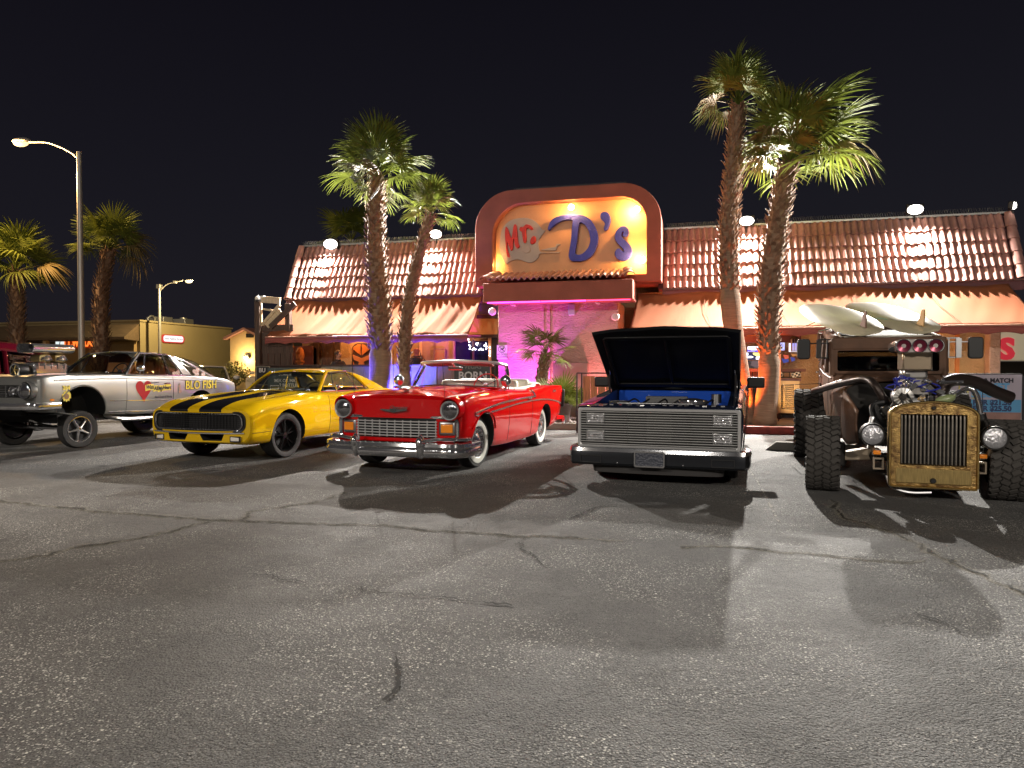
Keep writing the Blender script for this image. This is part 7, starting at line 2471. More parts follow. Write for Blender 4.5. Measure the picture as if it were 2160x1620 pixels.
    MB().tube([(-.7, 2.69, .37), (.7, 2.69, .37)], .045, 8).build('rear_axle', IRON, t)
    return t


silver_car()
# ================================================================== rusty hot rod
RUST = mat('rusty_brown', (.150, .080, .050), .55, .1, var=.5, vscale=2.6, col2=(.080, .047, .033), bump=.12, bscale=30, spec=.2)
GOLD = mat('patina_gold', (.52, .34, .12), .36, .8, col2=(.15, .085, .035), vscale=16, bump=.3, bscale=60)
RGLASS = glass('rod_glass', (.35, .40, .40))


def hot_rod():
    t = thing('hot_rod', 'rusty brown hot rod sedan with tall gold grille shell, bare engine and open mud tyres', 'car', (2.22, 8.36, 0), R(-6.5), 'classic cars parked in a row')
    # cab: profile lofted from cowl to tail, raked up at the back
    rk = lambda y: .115 * (y - 2.0)
    st = []
    for (y, zb, w, zr, rr) in ((2.02, .56, .655, 1.27, .0), (2.30, .50, .70, 1.27, .0), (2.7, .48, .74, 1.28, 0), (3.3, .48, .76, 1.28, 0), (3.9, .50, .75, 1.28, 0), (4.25, .56, .68, 1.27, 0), (4.40, .66, .56, 1.22, 0)):
        z0, z1 = zb + rk(y), zr + rk(y)
        st.append((y, [(w * .80, z0), (w * .95, z0 + .05), (w, z0 + .25), (w, z0 + .5), (w * .985, z1 - .06), (w * .95, z1), (w * .5, z1 + .004), (0, z1 + .005)]))
    body = loft(st, 5, 3).build('body', RUST, t, angle=40)
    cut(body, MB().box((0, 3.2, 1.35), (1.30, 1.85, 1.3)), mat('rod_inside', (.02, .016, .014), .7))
    cut(body, arch(.50, 3.10, .52, .60), PIT)
    tr = tree_of(body)
    both(lambda s: split(body, lambda c, n, m: m == 0 and 2.28 < c.y < 2.98 and c.x * s > .58 and c.z > .62, 'door', t))
    zt = lambda y: 1.745 + rk(y)
    zb_ = lambda y: 1.275 + rk(y)
    # windshield header, pillars, sides with window openings
    def wall(name, pts_out, holes_in, s):
        pass
    MB().box((0, 2.03, zt(2.03) - .085), (1.36, .10, .17)).build('windshield_header', RUST, t, bevel=.025, segs=3)
    for s in (1, -1):
        f = lambda x, y, z: (s * x, y, z)
        MB().tube([f(.66, 2.02, 1.24), f(.655, 2.03, zt(2.03) - .05)], .045, 10).build('front_pillar', RUST, t)
        # window frames along the side
        def post(y0, y1, r=.04):
            MB().tube([f(.72, y0, zb_(y0) - .02), f(.695, y1, zt(y1) - .08)], r, 8).build('door_pillar', RUST, t)
        post(2.24, 2.20, .035); post(3.0, 2.98, .05); post(3.1, 3.08, .035); post(3.72, 3.70, .05); post(4.26, 4.18, .07)
        ro = []
        for k in range(9):
            y = 1.99 + (4.28 - 1.99) * k / 8
            w = .69 if 0 < k < 8 else .66
            ro.append((y, w))
        A = [f(w, y, zt(y) - .16) for y, w in ro]; B = [f(w + .005, y, zt(y) - .05) for y, w in ro]; C_ = [f(w - .03, y, zt(y)) for y, w in ro]; D_ = [f(w - .14, y, zt(y) + .015) for y, w in ro]
        MB().grid([A, B, C_, D_]).build('roof_rail', RUST, t, angle=60, solid=.03)
        MB().tube([f(.56, y, zt(y) + .02) for y, w in ro], .012, 6).build('drip_trim', mat('pale_rail', (.45, .42, .36), .4, .4), t)
        pane(t, 'side_window', [f(.715, 2.26, zb_(2.26)), f(.73, 2.98, zb_(2.98))], [f(.69, 2.24, zt(2.24) - .14), f(.695, 2.96, zt(2.96) - .14)], RGLASS, smooth=False)
        pane(t, 'side_window', [f(.735, 3.12, zb_(3.12)), f(.73, 3.70, zb_(3.70))], [f(.695, 3.10, zt(3.1) - .14), f(.695, 3.68, zt(3.68) - .14)], RGLASS, smooth=False)
        pane(t, 'rear_side_panel', [f(.73, 3.74, zb_(3.74) - .03), f(.68, 4.26, zb_(4.26) - .03)], [f(.695, 3.72, zt(3.72) - .12), f(.65, 4.2, zt(4.2) - .12)], RUST, smooth=False, solid=.03)
        for y in (2.28, 2.98, 3.70):
            seam(t, tr, [(s * 1.3, y, .70), (s * 1.3, y, zb_(y) - .03)], (-s, 0, 0), 'door_seam', .005)
        trim(t, tr, [(s * 1.3, 2.1, zb_(2.1) - .09), (s * 1.3, 3.0, zb_(3.0) - .09), (s * 1.3, 4.1, zb_(4.1) - .09)], (-s, 0, 0), .012, 'belt_moulding', RUST)
        MB().tube([(0, -.07, 0), (s * .03, -.05, 0), (s * .03, .05, 0)], .011, 6).build('door_handle', CHROME, t, loc=(s * .755, 2.86, 1.22))
        MB().tube([(0, -.07, 0), (s * .03, -.05, 0), (s * .03, .05, 0)], .011, 6).build('door_handle', CHROME, t, loc=(s * .77, 3.62, 1.28))
        # big truck mirrors
        o = MB().prism(rrect(-.085, -.14, .085, .14, (.04,) * 4, 5), .07).build('door_mirror', BLACK, t, loc=(s * 1.02, 2.06, 1.60), bevel=.015, segs=3)
        m = MB()
        m.tube([(-s * .02, .03, .08), (-s * .32, .03, .08)], .010, 6); m.tube([(-s * .30, .03, .12), (-s * .30, .03, -.12)], .012, 6); m.tube([(-s * .18, .03, .13), (-s * .34, .03, .13)], .01, 6); m.tube([(-s * .18, .03, -.12), (-s * .34, .03, -.12)], .01, 6)
        m.box((-s * .19, .03, 0), (.06, .05, .25))
        m.build('mirror_arm', DULLCHROME if s > 0 else IRON, o)
    MB().box((-.62, 2.36, zb_(2.36) + .10), (.012, .14, .20), rot=(0, -.05, 0)).build('window_card', mat('card_green', (.42, .44, .36), .6), t)
    pane(t, 'windshield', [(-.60, 2.0, 1.30), (.60, 2.0, 1.30)], [(-.60, 2.02, 1.575), (.60, 2.02, 1.575)], RGLASS, smooth=False)
    MB().ring(rrect(-.64, 1.265, .64, 1.60, (.04,) * 4, 4), rrect(-.60, 1.30, .60, 1.575, (.03,) * 4, 4), .03, y0=1.985).build('windshield_frame', RUST, t)
    MB().box((0, 4.22, zt(4.2) - .2), (1.2, .06, .4)).build('rear_panel', RUST, t)
    rows = [[(x, y, zt(y) - .02 - .03 * (1 - (x / .55) ** 2)) for x in (-.55, -.3, 0, .3, .55)] for y in (2.08, 2.6, 3.2, 3.8, 4.2)]
    MB().grid(rows).build('roof_insert', mat('roof_cloth', (.012, .014, .014), .85), t, solid=.015)
    MB().tube([(-.55, 2.07, zt(2.07) + .01), (.55, 2.07, zt(2.07) + .01)], .012, 6).build('header_rail', mat('pale_rail', (.45, .42, .36), .4, .4), t)
    for x in (.33, -.33):
        seat(t, x, 2.55, .78, SEATB, .46, .62)
    seat(t, 0, 3.5, .9, SEATB, 1.1, .6, headrest=False)
    steering(t, .33, 2.2, 1.22, IRON)
    MB().box((0, 2.16, 1.20), (1.25, .14, .12)).build('dashboard', IRON, t, bevel=.03)
    m = MB()
    for k in range(12):
        m.box((rnd.uniform(-.5, .5), 2.12, 1.285), (.07, .05, .02), rot=(0, 0, rnd.uniform(-1, 1)))
    m.build('clutter', mat('teal_clutter', (.10, .22, .24), .4), t)
    # cowl sides and firewall bulging forward
    pl = []
    cw = MB()
    rows = []
    for j in range(9):
        f = j / 8
        y = 2.06 - .62 * f
        w = .665 - .10 * f
        z0, z1 = .42 + .02 * f, 1.265 - .10 * f
        rows.append([(q * w if abs(q) < 1.01 else 0, y, z) for q, z in ((-1, z0), (-1.0, z0 + .3), (-1, z1 - .25), (-.94, z1 - .08), (-.75, z1), (0, z1 + .03), (.75, z1), (.94, z1 - .08), (1, z1 - .25), (1.0, z0 + .3), (1, z0))])
    cw.grid(rows)
    cw.build('cowl', RUST, t, angle=50, solid=.02)
    MB().box((0, 1.50, .80), (1.04, .04, .7)).build('firewall', IRON, t)
    for s in (1, -1):
        A = [(s * .565, 1.46, .44), (s * .54, 1.1, .40), (s * .46, .62, .46)]
        B = [(s * .565, 1.46, 1.06), (s * .55, 1.1, 1.02), (s * .46, .70, .84)]
        pane(t, 'side_panel', A, B, RUST, (s * .02, 0, 0), solid=.02)
    # frame rails, axle, suspension
    for s in (1, -1):
        MB().tube([(s * .36, -.12, .40), (s * .38, .6, .42), (s * .42, 1.6, .46), (s * .45, 4.2, .62)], .055, 8).build('frame_rail', IRON, t)
        a = MB(); a.prism([(s * .30, .36), (s * .74, .33), (s * .74, .40), (s * .45, .47), (s * .30, .47)], .20, y0=-.08); a.build('control_arm', mat('arm_pale', (.33, .27, .20), .5, .4), t, bevel=.01)
        MB().tube([(s * .42, .0, .42), (s * .36, .1, .80)], .032, 10).build('shock_absorber', DULLCHROME, t)
        MB().tube(crom([(s * .68, .12, .36), (s * .4, .16, .34), (s * .2, .16, .35)], 4), .016, 6).build('tie_rod', DULLCHROME, t)
        MB().box((s * .70, .0, .40), (.12, .18, .26)).build('spindle', IRON, t, bevel=.02)
        headlight(t, (s * .535, -.40, .655), .105, ring=IRON, glassm=HBRIGHT)
        MB().lathe([(.118, .02), (.12, .06), (.10, .12), (.05, .16), (0, .17)], axis='y', n=28).build('headlight_shell', IRON, t, loc=(s * .535, -.40, .655))
        MB().tube(crom([(s * .535, -.33, .55), (s * .50, -.24, .45), (s * .46, -.05, .40)], 4), .022, 8).build('headlight_bracket', mat('arm_pale', (.33, .27, .20), .5, .4), t)
        o = MB().box((0, 0, 0), (.075, .04, .045)).build('turn_signal', AMBER, t, loc=(s * .47, -.30, .46), bevel=.01)
        MB().box((0, .03, 0), (.085, .03, .055)).build('lamp_base', DULLCHROME, o)
        MB().ring([(-.05, -.06), (.05, -.06), (.05, .06), (-.05, .06)], [(-.035, -.045), (.035, -.045), (.035, .045), (-.035, .045)], .06, y0=-.03).build('frame_bracket', mat('arm_pale', (.33, .27, .20), .5, .4), t, loc=(s * .455, -.28, .345))
        wheel(t, (.83 if s > 0 else -.86, .03, .395), .395, .33, .24, 'mudbrown', s, R(-3))
        wheel(t, (s * .90, 3.10, .50), .50, .44, .26, 'mud', s)
    MB().tube([(-.75, .03, .38), (.75, .03, .38)], .045, 10).build('front_axle', IRON, t)
    MB().tube([(-.8, 3.1, .5), (.8, 3.1, .5)], .06, 10).build('rear_axle', IRON, t)
    MB().box((0, 1.9, .42), (.8, 1.6, .06)).build('floor_pan', PIT, t)
    MB().tube(crom([(-.40, -.30, .22), (-.36, -.34, .12), (-.2, -.36, .07), (.0, -.36, .08)], 6), .014, 6).build('hose', DULLCHROME, t)
    # radiator shell
    def shell(k, zoff=0):
        out = []
        for (x, z) in crom([(-.385, .12, 0), (-.385, .45, 0), (-.385, .80, 0), (-.375, .885, 0), (-.30, .945, 0), (-.15, .985, 0), (0, 1.0, 0), (.15, .985, 0), (.30, .945, 0), (.375, .885, 0), (.385, .80, 0), (.385, .45, 0), (.385, .12, 0), (.375, .09, 0), (.34, .08, 0), (0, .08, 0), (-.34, .08, 0), (-.375, .09, 0)], 3, True) and [(p.x, p.y) for p in crom([(-.385, .12, 0), (-.385, .45, 0), (-.385, .80, 0), (-.375, .885, 0), (-.30, .945, 0), (-.15, .985, 0), (0, 1.0, 0), (.15, .985, 0), (.30, .945, 0), (.375, .885, 0), (.385, .80, 0), (.385, .45, 0), (.385, .12, 0), (.375, .09, 0), (.34, .08, 0), (0, .08, 0), (-.34, .08, 0), (-.375, .09, 0)], 3, True)]:
            out.append((x, z))
        return out
    so = shell(1)
    n = len(so)
    si = []
    for (x, z) in so:
        xx = max(-.292, min(.292, x * .80))
        zz = .315 + (z - .08) * (.555 / .92) + .0
        if z > .84: zz = .868 - .10 * (x / .385) ** 4 * 0
        si.append((xx, min(zz, .865)))
    o = MB().ring(so, si, .22, y0=-.42).build('grille_shell', GOLD, t, bevel=.02, segs=3, angle=40)
    o.scale = (1, 1, .935); o.location = (.02, 0, .065)
    MB().tube([(x, -.425, z) for x, z in so], .014, 6, closed=True).build('shell_rim', mat('polished_brass', (.75, .52, .20), .22, 1.0), o)
    MB().box((0, -.425, .20), (.66, .02, .16)).build('apron', mat('apron_gold', (.50, .36, .14), .5, .5, var=.3, vscale=9, bump=.5, bscale=60, stretch=(9, 1, 1)), o, bevel=.01)
    MB().lathe([(0, -.02), (.022, -.02), (.03, 0), (.022, .01), (0, .01)], axis='y', n=14).build('crank_hole', BLACK, o, loc=(0, -.435, .155))
    MB().lathe([(0, -.012), (.015, -.012), (.02, 0), (0, 0)], axis='y', n=14).build('badge', IRON, o, loc=(0, -.435, .935))
    SL = mat('slat_steel', (.32, .29, .25), .35, .8, var=.4, vscale=8)
    ns = 17
    for k in range(ns):
        x = -.275 + .55 * k / (ns - 1)
        s = MB(); s.tube([(0, 0, .325), (0, 0, .80), (0, .01, .865)], [.010, .010, .010], 6)
        s.build('slat', SL, o, loc=(x, -.385, 0))
    MB().box((0, -.26, .60), (.62, .04, .58)).build('radiator_core', PIT, o)
    MB().lathe([(0, .07), (.03, .07), (.035, .03), (.03, 0), (0, 0)], n=14).build('radiator_cap', BLACK, o, loc=(0, -.30, .99))
    # engine
    en = MB().box((0, .95, .66), (.5, .95, .42)).build('engine_block', IRON, t, bevel=.04)
    for s in (1, -1):
        MB().box((s * .24, .98, .88), (.20, .85, .13), rot=(0, s * .6, 0)).build('valve_cover', mat('dark_cover', (.03, .03, .03), .3, .5), en, bevel=.03)
    MB().box((0, .85, .98), (.26, .62, .16), taper=.8).build('intake_manifold', DULLCHROME, en, bevel=.03)
    bl = MB(); bl.box((0, .80, 1.13), (.26, .52, .16)); bl.build('blower', mat('cast_alloy', (.42, .41, .40), .35, .9), t, bevel=.04, segs=3)
    m = MB()
    m.prism([(-.11, 1.04), (.11, 1.04), (.05, 1.22), (-.05, 1.22)], .06, y0=.46); m.build('blower_snout', mat('cast_alloy', (.42, .41, .40), .35, .9), t, bevel=.01)
    al = MB(); al.lathe([(0, -.07), (.05, -.07), (.10, -.055), (.115, -.02), (.115, .06), (.09, .08), (0, .08)], axis='y', n=28)
    o = al.build('alternator', mat('cast_alloy', (.42, .41, .40), .35, .9), t, loc=(-.16, .42, 1.02))
    m = MB()
    for k in range(14):
        a = 2 * PI * k / 14
        m.box((.075 * math.cos(a), -.068, .075 * math.sin(a)), (.055, .012, .010), rot=(0, -a, 0))
    m.build('fan_blades', WHITE, o)
    MB().lathe([(0, -.10), (.03, -.10), (.035, -.07), (0, -.07)], axis='y', n=14).build('alternator_pulley', IRON, o)
    m = MB(); m.tube([(-.16 + .05 * math.cos(a), .33, 1.02 + .05 * math.sin(a)) for a in (PI * .6, PI, PI * 1.4)] + [(-.02, .33, .62), (.07, .33, .60), (.10, .33, .66), (-.13, .33, 1.06)], .009, 5); m.build('fan_belt', BLACK, t)
    # hat scoop with three intakes
    sz = 1.585
    for k in range(2):
        cy = .72 + .24 * k
        MB().box((0, cy, 1.27), (.24, .20, .12)).build('carburetor', mat('cast_alloy', (.42, .41, .40), .35, .9), t, bevel=.03)
        MB().box((-.10, cy - .12, 1.25), (.07, .03, .04)).build('bolt_plate', CHROME, t)
    MB().box((0, .74, 1.43), (.30, .40, .24)).build('scoop_riser', mat('riser_tan', (.45, .36, .26), .3, .8), t, bevel=.02)
    pr = lambda y, k=1.0: [(p[0], y, p[1]) for p in rrect(-.245 * k, sz - .072 * k, .245 * k, sz + .072 * k, (.068 * k,) * 4, 6)]
    s_ = MB(); s_.grid([r + [r[0]] for r in (pr(.42, .96), pr(.42, 1.0), pr(.45, 1.02), pr(.8, 1.0), pr(1.05, .95), pr(1.08, .6))])
    o = s_.build('scoop', CHROME, t, angle=50)
    MB().prism([(p[0], p[2]) for p in pr(0, .97)], .02, y0=.415).build('scoop_face', mat('scoop_plate', (.55, .50, .48), .3, .9), o)
    for x in (-.155, 0, .155):
        MB().lathe([(.068, -.012), (.076, -.008), (.076, .004), (.068, .004)], axis='y', n=24).build('intake_ring', CHROME, o, loc=(x, .41, sz))
        MB().lathe([(0, .012), (.069, .0)], axis='y', n=24).build('butterfly', mat('butterfly_red', (.14, .012, .035), .25, .5), o, loc=(x, .407, sz))
    m = MB()
    for k in range(9):
        m.tube(crom([(rnd.uniform(-.2, .2), .5, 1.2), (rnd.uniform(-.35, .3), .42, 1.18 + rnd.uniform(-.1, .1)), (rnd.uniform(-.3, .3), .5, 1.05)], 4), .008, 5)
    m.build('ignition_wire', mat('blue_wire', (.03, .04, .35), .4), t)
    for k in range(26):
        m = MB()
        p = (rnd.uniform(-.28, .28), rnd.uniform(.40, .60), rnd.uniform(.92, 1.24))
        if rnd.random() < .5: m.ball(p, rnd.uniform(.015, .035), 8, 6)
        else: m.box(p, (rnd.uniform(.03, .09), .04, rnd.uniform(.02, .06)), rot=(0, rnd.uniform(-1, 1), 0))
        m.build('engine_fitting', CHROME, t)
    for k in range(14):
        m = MB()
        m.box((rnd.uniform(-.38, .38), rnd.uniform(.3, .55), rnd.uniform(.45, .92)), (rnd.uniform(.05, .16), .08, rnd.uniform(.05, .14)), rot=(0, rnd.uniform(-.6, .6), rnd.uniform(-.6, .6)))
        m.build('engine_accessory', IRON, t, bevel=.01)
    MB().tube([(.2, .40, 1.18), (.42, .42, 1.19)], .018, 8).build('throttle_rod', CHROME, t)
    # exhausts sweeping back along the sides
    for s in (1, -1):
        r = .046 if s < 0 else .070
        pth = crom([(-.20, .72, .86), (-.25, .68, .98), (-.33, .72, 1.13), (-.40, .86, 1.20), (-.52, 1.06, 1.19), (-.74, 1.6, 1.11), (-.94, 2.25, 1.01)] if s < 0 else [(.24, .62, .90), (.30, .60, 1.04), (.38, .64, 1.17), (.52, .74, 1.21), (.72, .86, 1.17), (.90, 1.0, 1.08), (1.10, 1.12, 1.00)], 8)
        MB().tube(pth, r, 12).build('exhaust_pipe', mat('exhaust_dark', (.045, .032, .028), .4, .6), t)
    MB().tube(crom([(.30, .5, 1.0), (.44, .32, 1.12), (.52, .30, 1.05), (.56, .30, .84)], 6), .028, 10).build('coolant_tube', CHROME, t)
    MB().cyl((.555, .30, .85), (.58, .30, .74), .055, n=14).build('tube_boot', BLACK, t)
    MB().tube(crom([(-.34, .5, .95), (-.46, .45, .9), (-.42, .35, .72), (-.25, .2, .62)], 6), .030, 8).build('radiator_hose', BLACK, t)
    for k in range(3):
        MB().tube(crom([(-.30 - .05 * k, .6, .95), (-.42, .5 - .1 * k, .85), (-.38 + .04 * k, .4, .60)], 5), .02, 6).build('hose', BLACK, t)
    g = MB().ball((0, 0, 0), (.055, .05, .12), 12, 8).build('oil_bottle', mat('green_bottle', (.25, .30, .14), .3), t, loc=(.24, .42, .985), rot=(0, 1.2, 0))
    # the engine and the grille sit off centre in the frame, towards the driver's side
    move = dict(grille_shell=.11, headlight=.12, headlight_shell=.12, headlight_bracket=.12, turn_signal=.11, frame_bracket=.11, exhaust_pipe=.06)
    for nm in 'engine_block blower blower_snout alternator fan_belt carburetor bolt_plate scoop_riser scoop ignition_wire engine_fitting engine_accessory throttle_rod coolant_tube tube_boot radiator_hose hose oil_bottle'.split():
        move[nm] = .13
    for c in t.children:
        c.location.x += move.get(c.name.split('.')[0], 0)
    return t


rod = hot_rod()
# gas can beside the rear tyre
gc = thing('gas_can', 'red gas can tucked behind the hot rod front tyre', 'can', G(1706, 935, 0) + Vector((.12, .9, .40)), R(-10))
MB().lathe([(0, -.16), (.12, -.16), (.13, -.14), (.13, .12), (.09, .17), (.04, .19), (0, .19)], n=20).build('can_body', mat('can_red', (.60, .012, .01), .35, coat=.6), gc)
text('lettering', 'b', .14, WHITE, gc, (.02, -.131, .03), extrude=.002, bold=.006)
MB().box((0, 0, -.28), (.3, .3, .24)).build('bracket', IRON, gc)


# surfboards lashed on the roof, bottoms up
def surfboard(label, loc, rot, length, wid, tailfin):
    t = thing('surfboard', label, 'surfboard', loc, 0, 'surfboards lashed on the hot rod roof')
    t.rotation_euler = rot
    m = mat('board_foam', (.60, .54, .38), .35, var=.18, vscale=1.2, coat=.4, stretch=(6, .8, 1))
    rows_t, rows_b = [], []
    n = 26
    for j in range(n + 1):
        f = j / n
        y = -length / 2 + length * f
        w = wid * (max(0.0, math.sin(PI * min(1, (f * .86 + .14) ** 1.0) * .995)) ** .55) * (1 if f > .05 else (.72 + 5.6 * f)) 
        rock = .10 * max(0, f - .6) ** 2 * 3 + .04 * max(0, .2 - f) * 3
        th = .055 * (math.sin(PI * (f * .94 + .03)) ** .5)
        zc = -rock
        rows_t.append([(w * q, y, zc + th * (1 - q ** 4)) for q in [-1, -.92, -.75, -.4, 0, .4, .75, .92, 1]])
        rows_b.append([(w * q, y, zc - th * (1 - q ** 4)) for q in [-1, -.92, -.75, -.4, 0, .4, .75, .92, 1]])
    b = MB(); b.grid(rows_t); b.grid(rows_b, flip=True)
    b.grid([rows_b[0], rows_t[0]]); b.grid([rows_t[-1], rows_b[-1]])
    b.build('board', m, t, angle=60, fix=True)
    MB().tube([(0, -length / 2 + .02, .045), (0, length / 2 - .1, -.11)], .004, 4).build('stringer', WOODL, t) if False else None
    fn = MB(); fn.prism([(-length / 2 + .10, .03), (-length / 2 + .28, .03), (-length / 2 + .20, .12), (-length / 2 + .12, .27), (-length / 2 + .06, .27), (-length / 2 + .075, .14)], .018, Matrix.Rotation(PI / 2, 4, 'Z'), y0=-.009)
    fn.build('fin', mat(tailfin[0], tailfin[1], .5), t, bevel=.005)
    return t


surfboard('left surfboard on the hot rod roof with a dark brown fin', (1.98, 11.45, 2.12), (R(15), R(-10), R(10)), 2.35, .35, ('fin_brown', (.16, .085, .06)))
surfboard('right surfboard on the hot rod roof with an amber fin', (2.70, 11.60, 2.14), (R(15), R(-10), R(11)), 2.35, .34, ('fin_amber', (.45, .26, .09)))
rp = thing('lashing_cord', 'green and white cord tying the surfboards to the hot rod roof', 'cord', (0, 0, 0))
x0, y0 = 2.16, 8.36
MB().tube(crom([(x0 - .42, y0 + 2.9, 1.88), (x0 - .05, y0 + 2.75, 1.97), (x0 + .35, y0 + 2.75, 2.05), (x0 + .62, y0 + 2.75, 1.98), (x0 + .85, y0 + 2.7, 2.04), (x0 + .98, y0 + 2.55, 1.92), (x0 + 1.02, y0 + 2.45, 1.84)], 6), .008, 5).build('cord', mat('cord_green', (.28, .42, .30), .6), rp)
MB().tube(crom([(x0 - .45, y0 + 4.0, 2.02), (x0 + .1, y0 + 4.15, 2.22), (x0 + .6, y0 + 3.9, 2.24), (x0 + 1.0, y0 + 3.7, 2.2)], 6), .007, 5).build('cord', MATS['cord_green'], rp)
# ================================================================== maroon coupe and the cars far behind
def simple_car(label, loc, rz, col, kind, group=None, s=1.0, tint=None):
    t = thing('parked_car', label, 'car', loc, rz, group)
    P = carpaint('paint_%d' % len(MATS), col)
    if kind == 'suv':
        H, hood, belt, zr = .30, .98, 1.05, 1.72
        ys = (-.9, -.8, .0, .7, 1.3, 2.7, 3.6, 3.75); W_ = .93
    elif kind == 'sedan':
        H, hood, belt, zr = .24, .85, .93, 1.42
        ys = (-.9, -.75, 0, .8, 1.3, 2.7, 3.6, 3.8); W_ = .88
    st = []
    for i, y in enumerate(ys):
        f = [.84, .93, 1, 1, 1, 1, .97, .88][i]
        h = [hood * .86, hood * .94, hood, hood * 1.03, belt, belt, belt * .99, belt * .92][i]
        z0 = H + (.08 if i in (0, 7) else 0)
        st.append((y, [(W_ * f * .88, z0), (W_ * f * .97, z0 + .05), (W_ * f, z0 + .25), (W_ * f, h - .25), (W_ * f * .97, h - .07), (W_ * f * .88, h), (W_ * f * .45, h + .02), (0, h + .025)]))
    body = loft(st, 5, 3, bow_f=.12, bow_r=.1).build('body', P, t, angle=40)
    cut(body, arch(.5, 0, .33, .40), PIT); cut(body, arch(.5, 2.75, .33, .40), PIT)
    cut(body, MB().box((0, 1.9, belt + .1), (1.4, 1.9, .9)), BLACK)
    yr = 3.3 if kind == 'suv' else 2.5
    yb = 3.6 if kind == 'suv' else 3.2
    wb, wbc, wt, wtc = (W_ * .84, 1.0, belt), (0, .75, belt + .03), (W_ * .68, 1.55, zr - .03), (0, 1.45, zr)
    rt, rtc, rb, rbc = (W_ * .68, yr, zr - .05), (0, yr + .03, zr - .02), (W_ * .8, yb, belt), (0, yb + .08, belt)
    G_ = SMOKE
    pane(t, 'windshield', mir([wb]) + [wbc, wb], mir([wt]) + [wtc, wt], G_, (0, -.03, .03))
    pane(t, 'roof', mir([wt]) + [wtc, wt], mir([rt]) + [rtc, rt], P, (0, 0, .05), solid=.03)
    pane(t, 'rear_window', mir([rt]) + [rtc, rt], mir([rb]) + [rbc, rb], G_, (0, .03, .03))
    for s_ in (1, -1):
        f = lambda p: (p[0] * s_, p[1], p[2])
        pane(t, 'side_window', [f((W_ * .86, 1.1, belt)), f((W_ * .87, yb - .2, belt))], [f((W_ * .70, 1.62, zr - .04)), f((W_ * .70, yr - .12, zr - .05))], G_, smooth=False)
        MB().tube([f(wb), f(wt), f((W_ * .70, (1.5 + yr) / 2, zr - .01)), f(rt), f(rb)], .03, 8).build('pillar', P, t)
        MB().tube([f((W_ * .875, 2.2, belt)), f((W_ * .70, 2.3, zr - .04))], .025, 6).build('door_pillar', BLACK, t)
        MB().tube(crom([f((W_ * .69, 1.6, zr - .025)), f((W_ * .71, (1.6 + yr) / 2, zr - .02)), f((W_ * .70, yr - .1, zr - .04)), f((W_ * .86, yb - .2, belt))], 5), .014, 6).build('window_trim', CHROME, t)
        o = MB().ball((0, 0, 0), (.12, .07, .08), 10, 8).build('door_mirror', P, t, loc=(s_ * (W_ + .12), 1.25, belt + .08))
        MB().ball((0, 0, 0), (.16, .06, .07), 10, 8).build('headlight', LENS, t, loc=(s_ * W_ * .66, -.88, hood * .78))
        wheel(t, (s_ * (W_ - .13), 0, .33), .33, .22, .22, 'alloy', s_)
        wheel(t, (s_ * (W_ - .13), 2.75, .33), .33, .22, .22, 'alloy', s_)
    MB().box((0, -.86, hood * .6), (1.0, .12, .14)).build('grille', BLACK, t, bevel=.02)
    return t


simple_car('pale sedan behind the yellow coupe with a chrome lined roof curve', (-16.6, 21.5, 0), R(38), (.60, .58, .55), 'sedan')
simple_car('white sport utility car behind the timber post, beside the gabled house', (-20.5, 31.0, 0), R(20), (.62, .58, .50), 'suv')
p = W(2150, 800, 20.5)
simple_car('pale car behind the banners at the right edge', (p.x + 1.0, 20.5, 0), R(-70), (.60, .60, .58), 'suv')


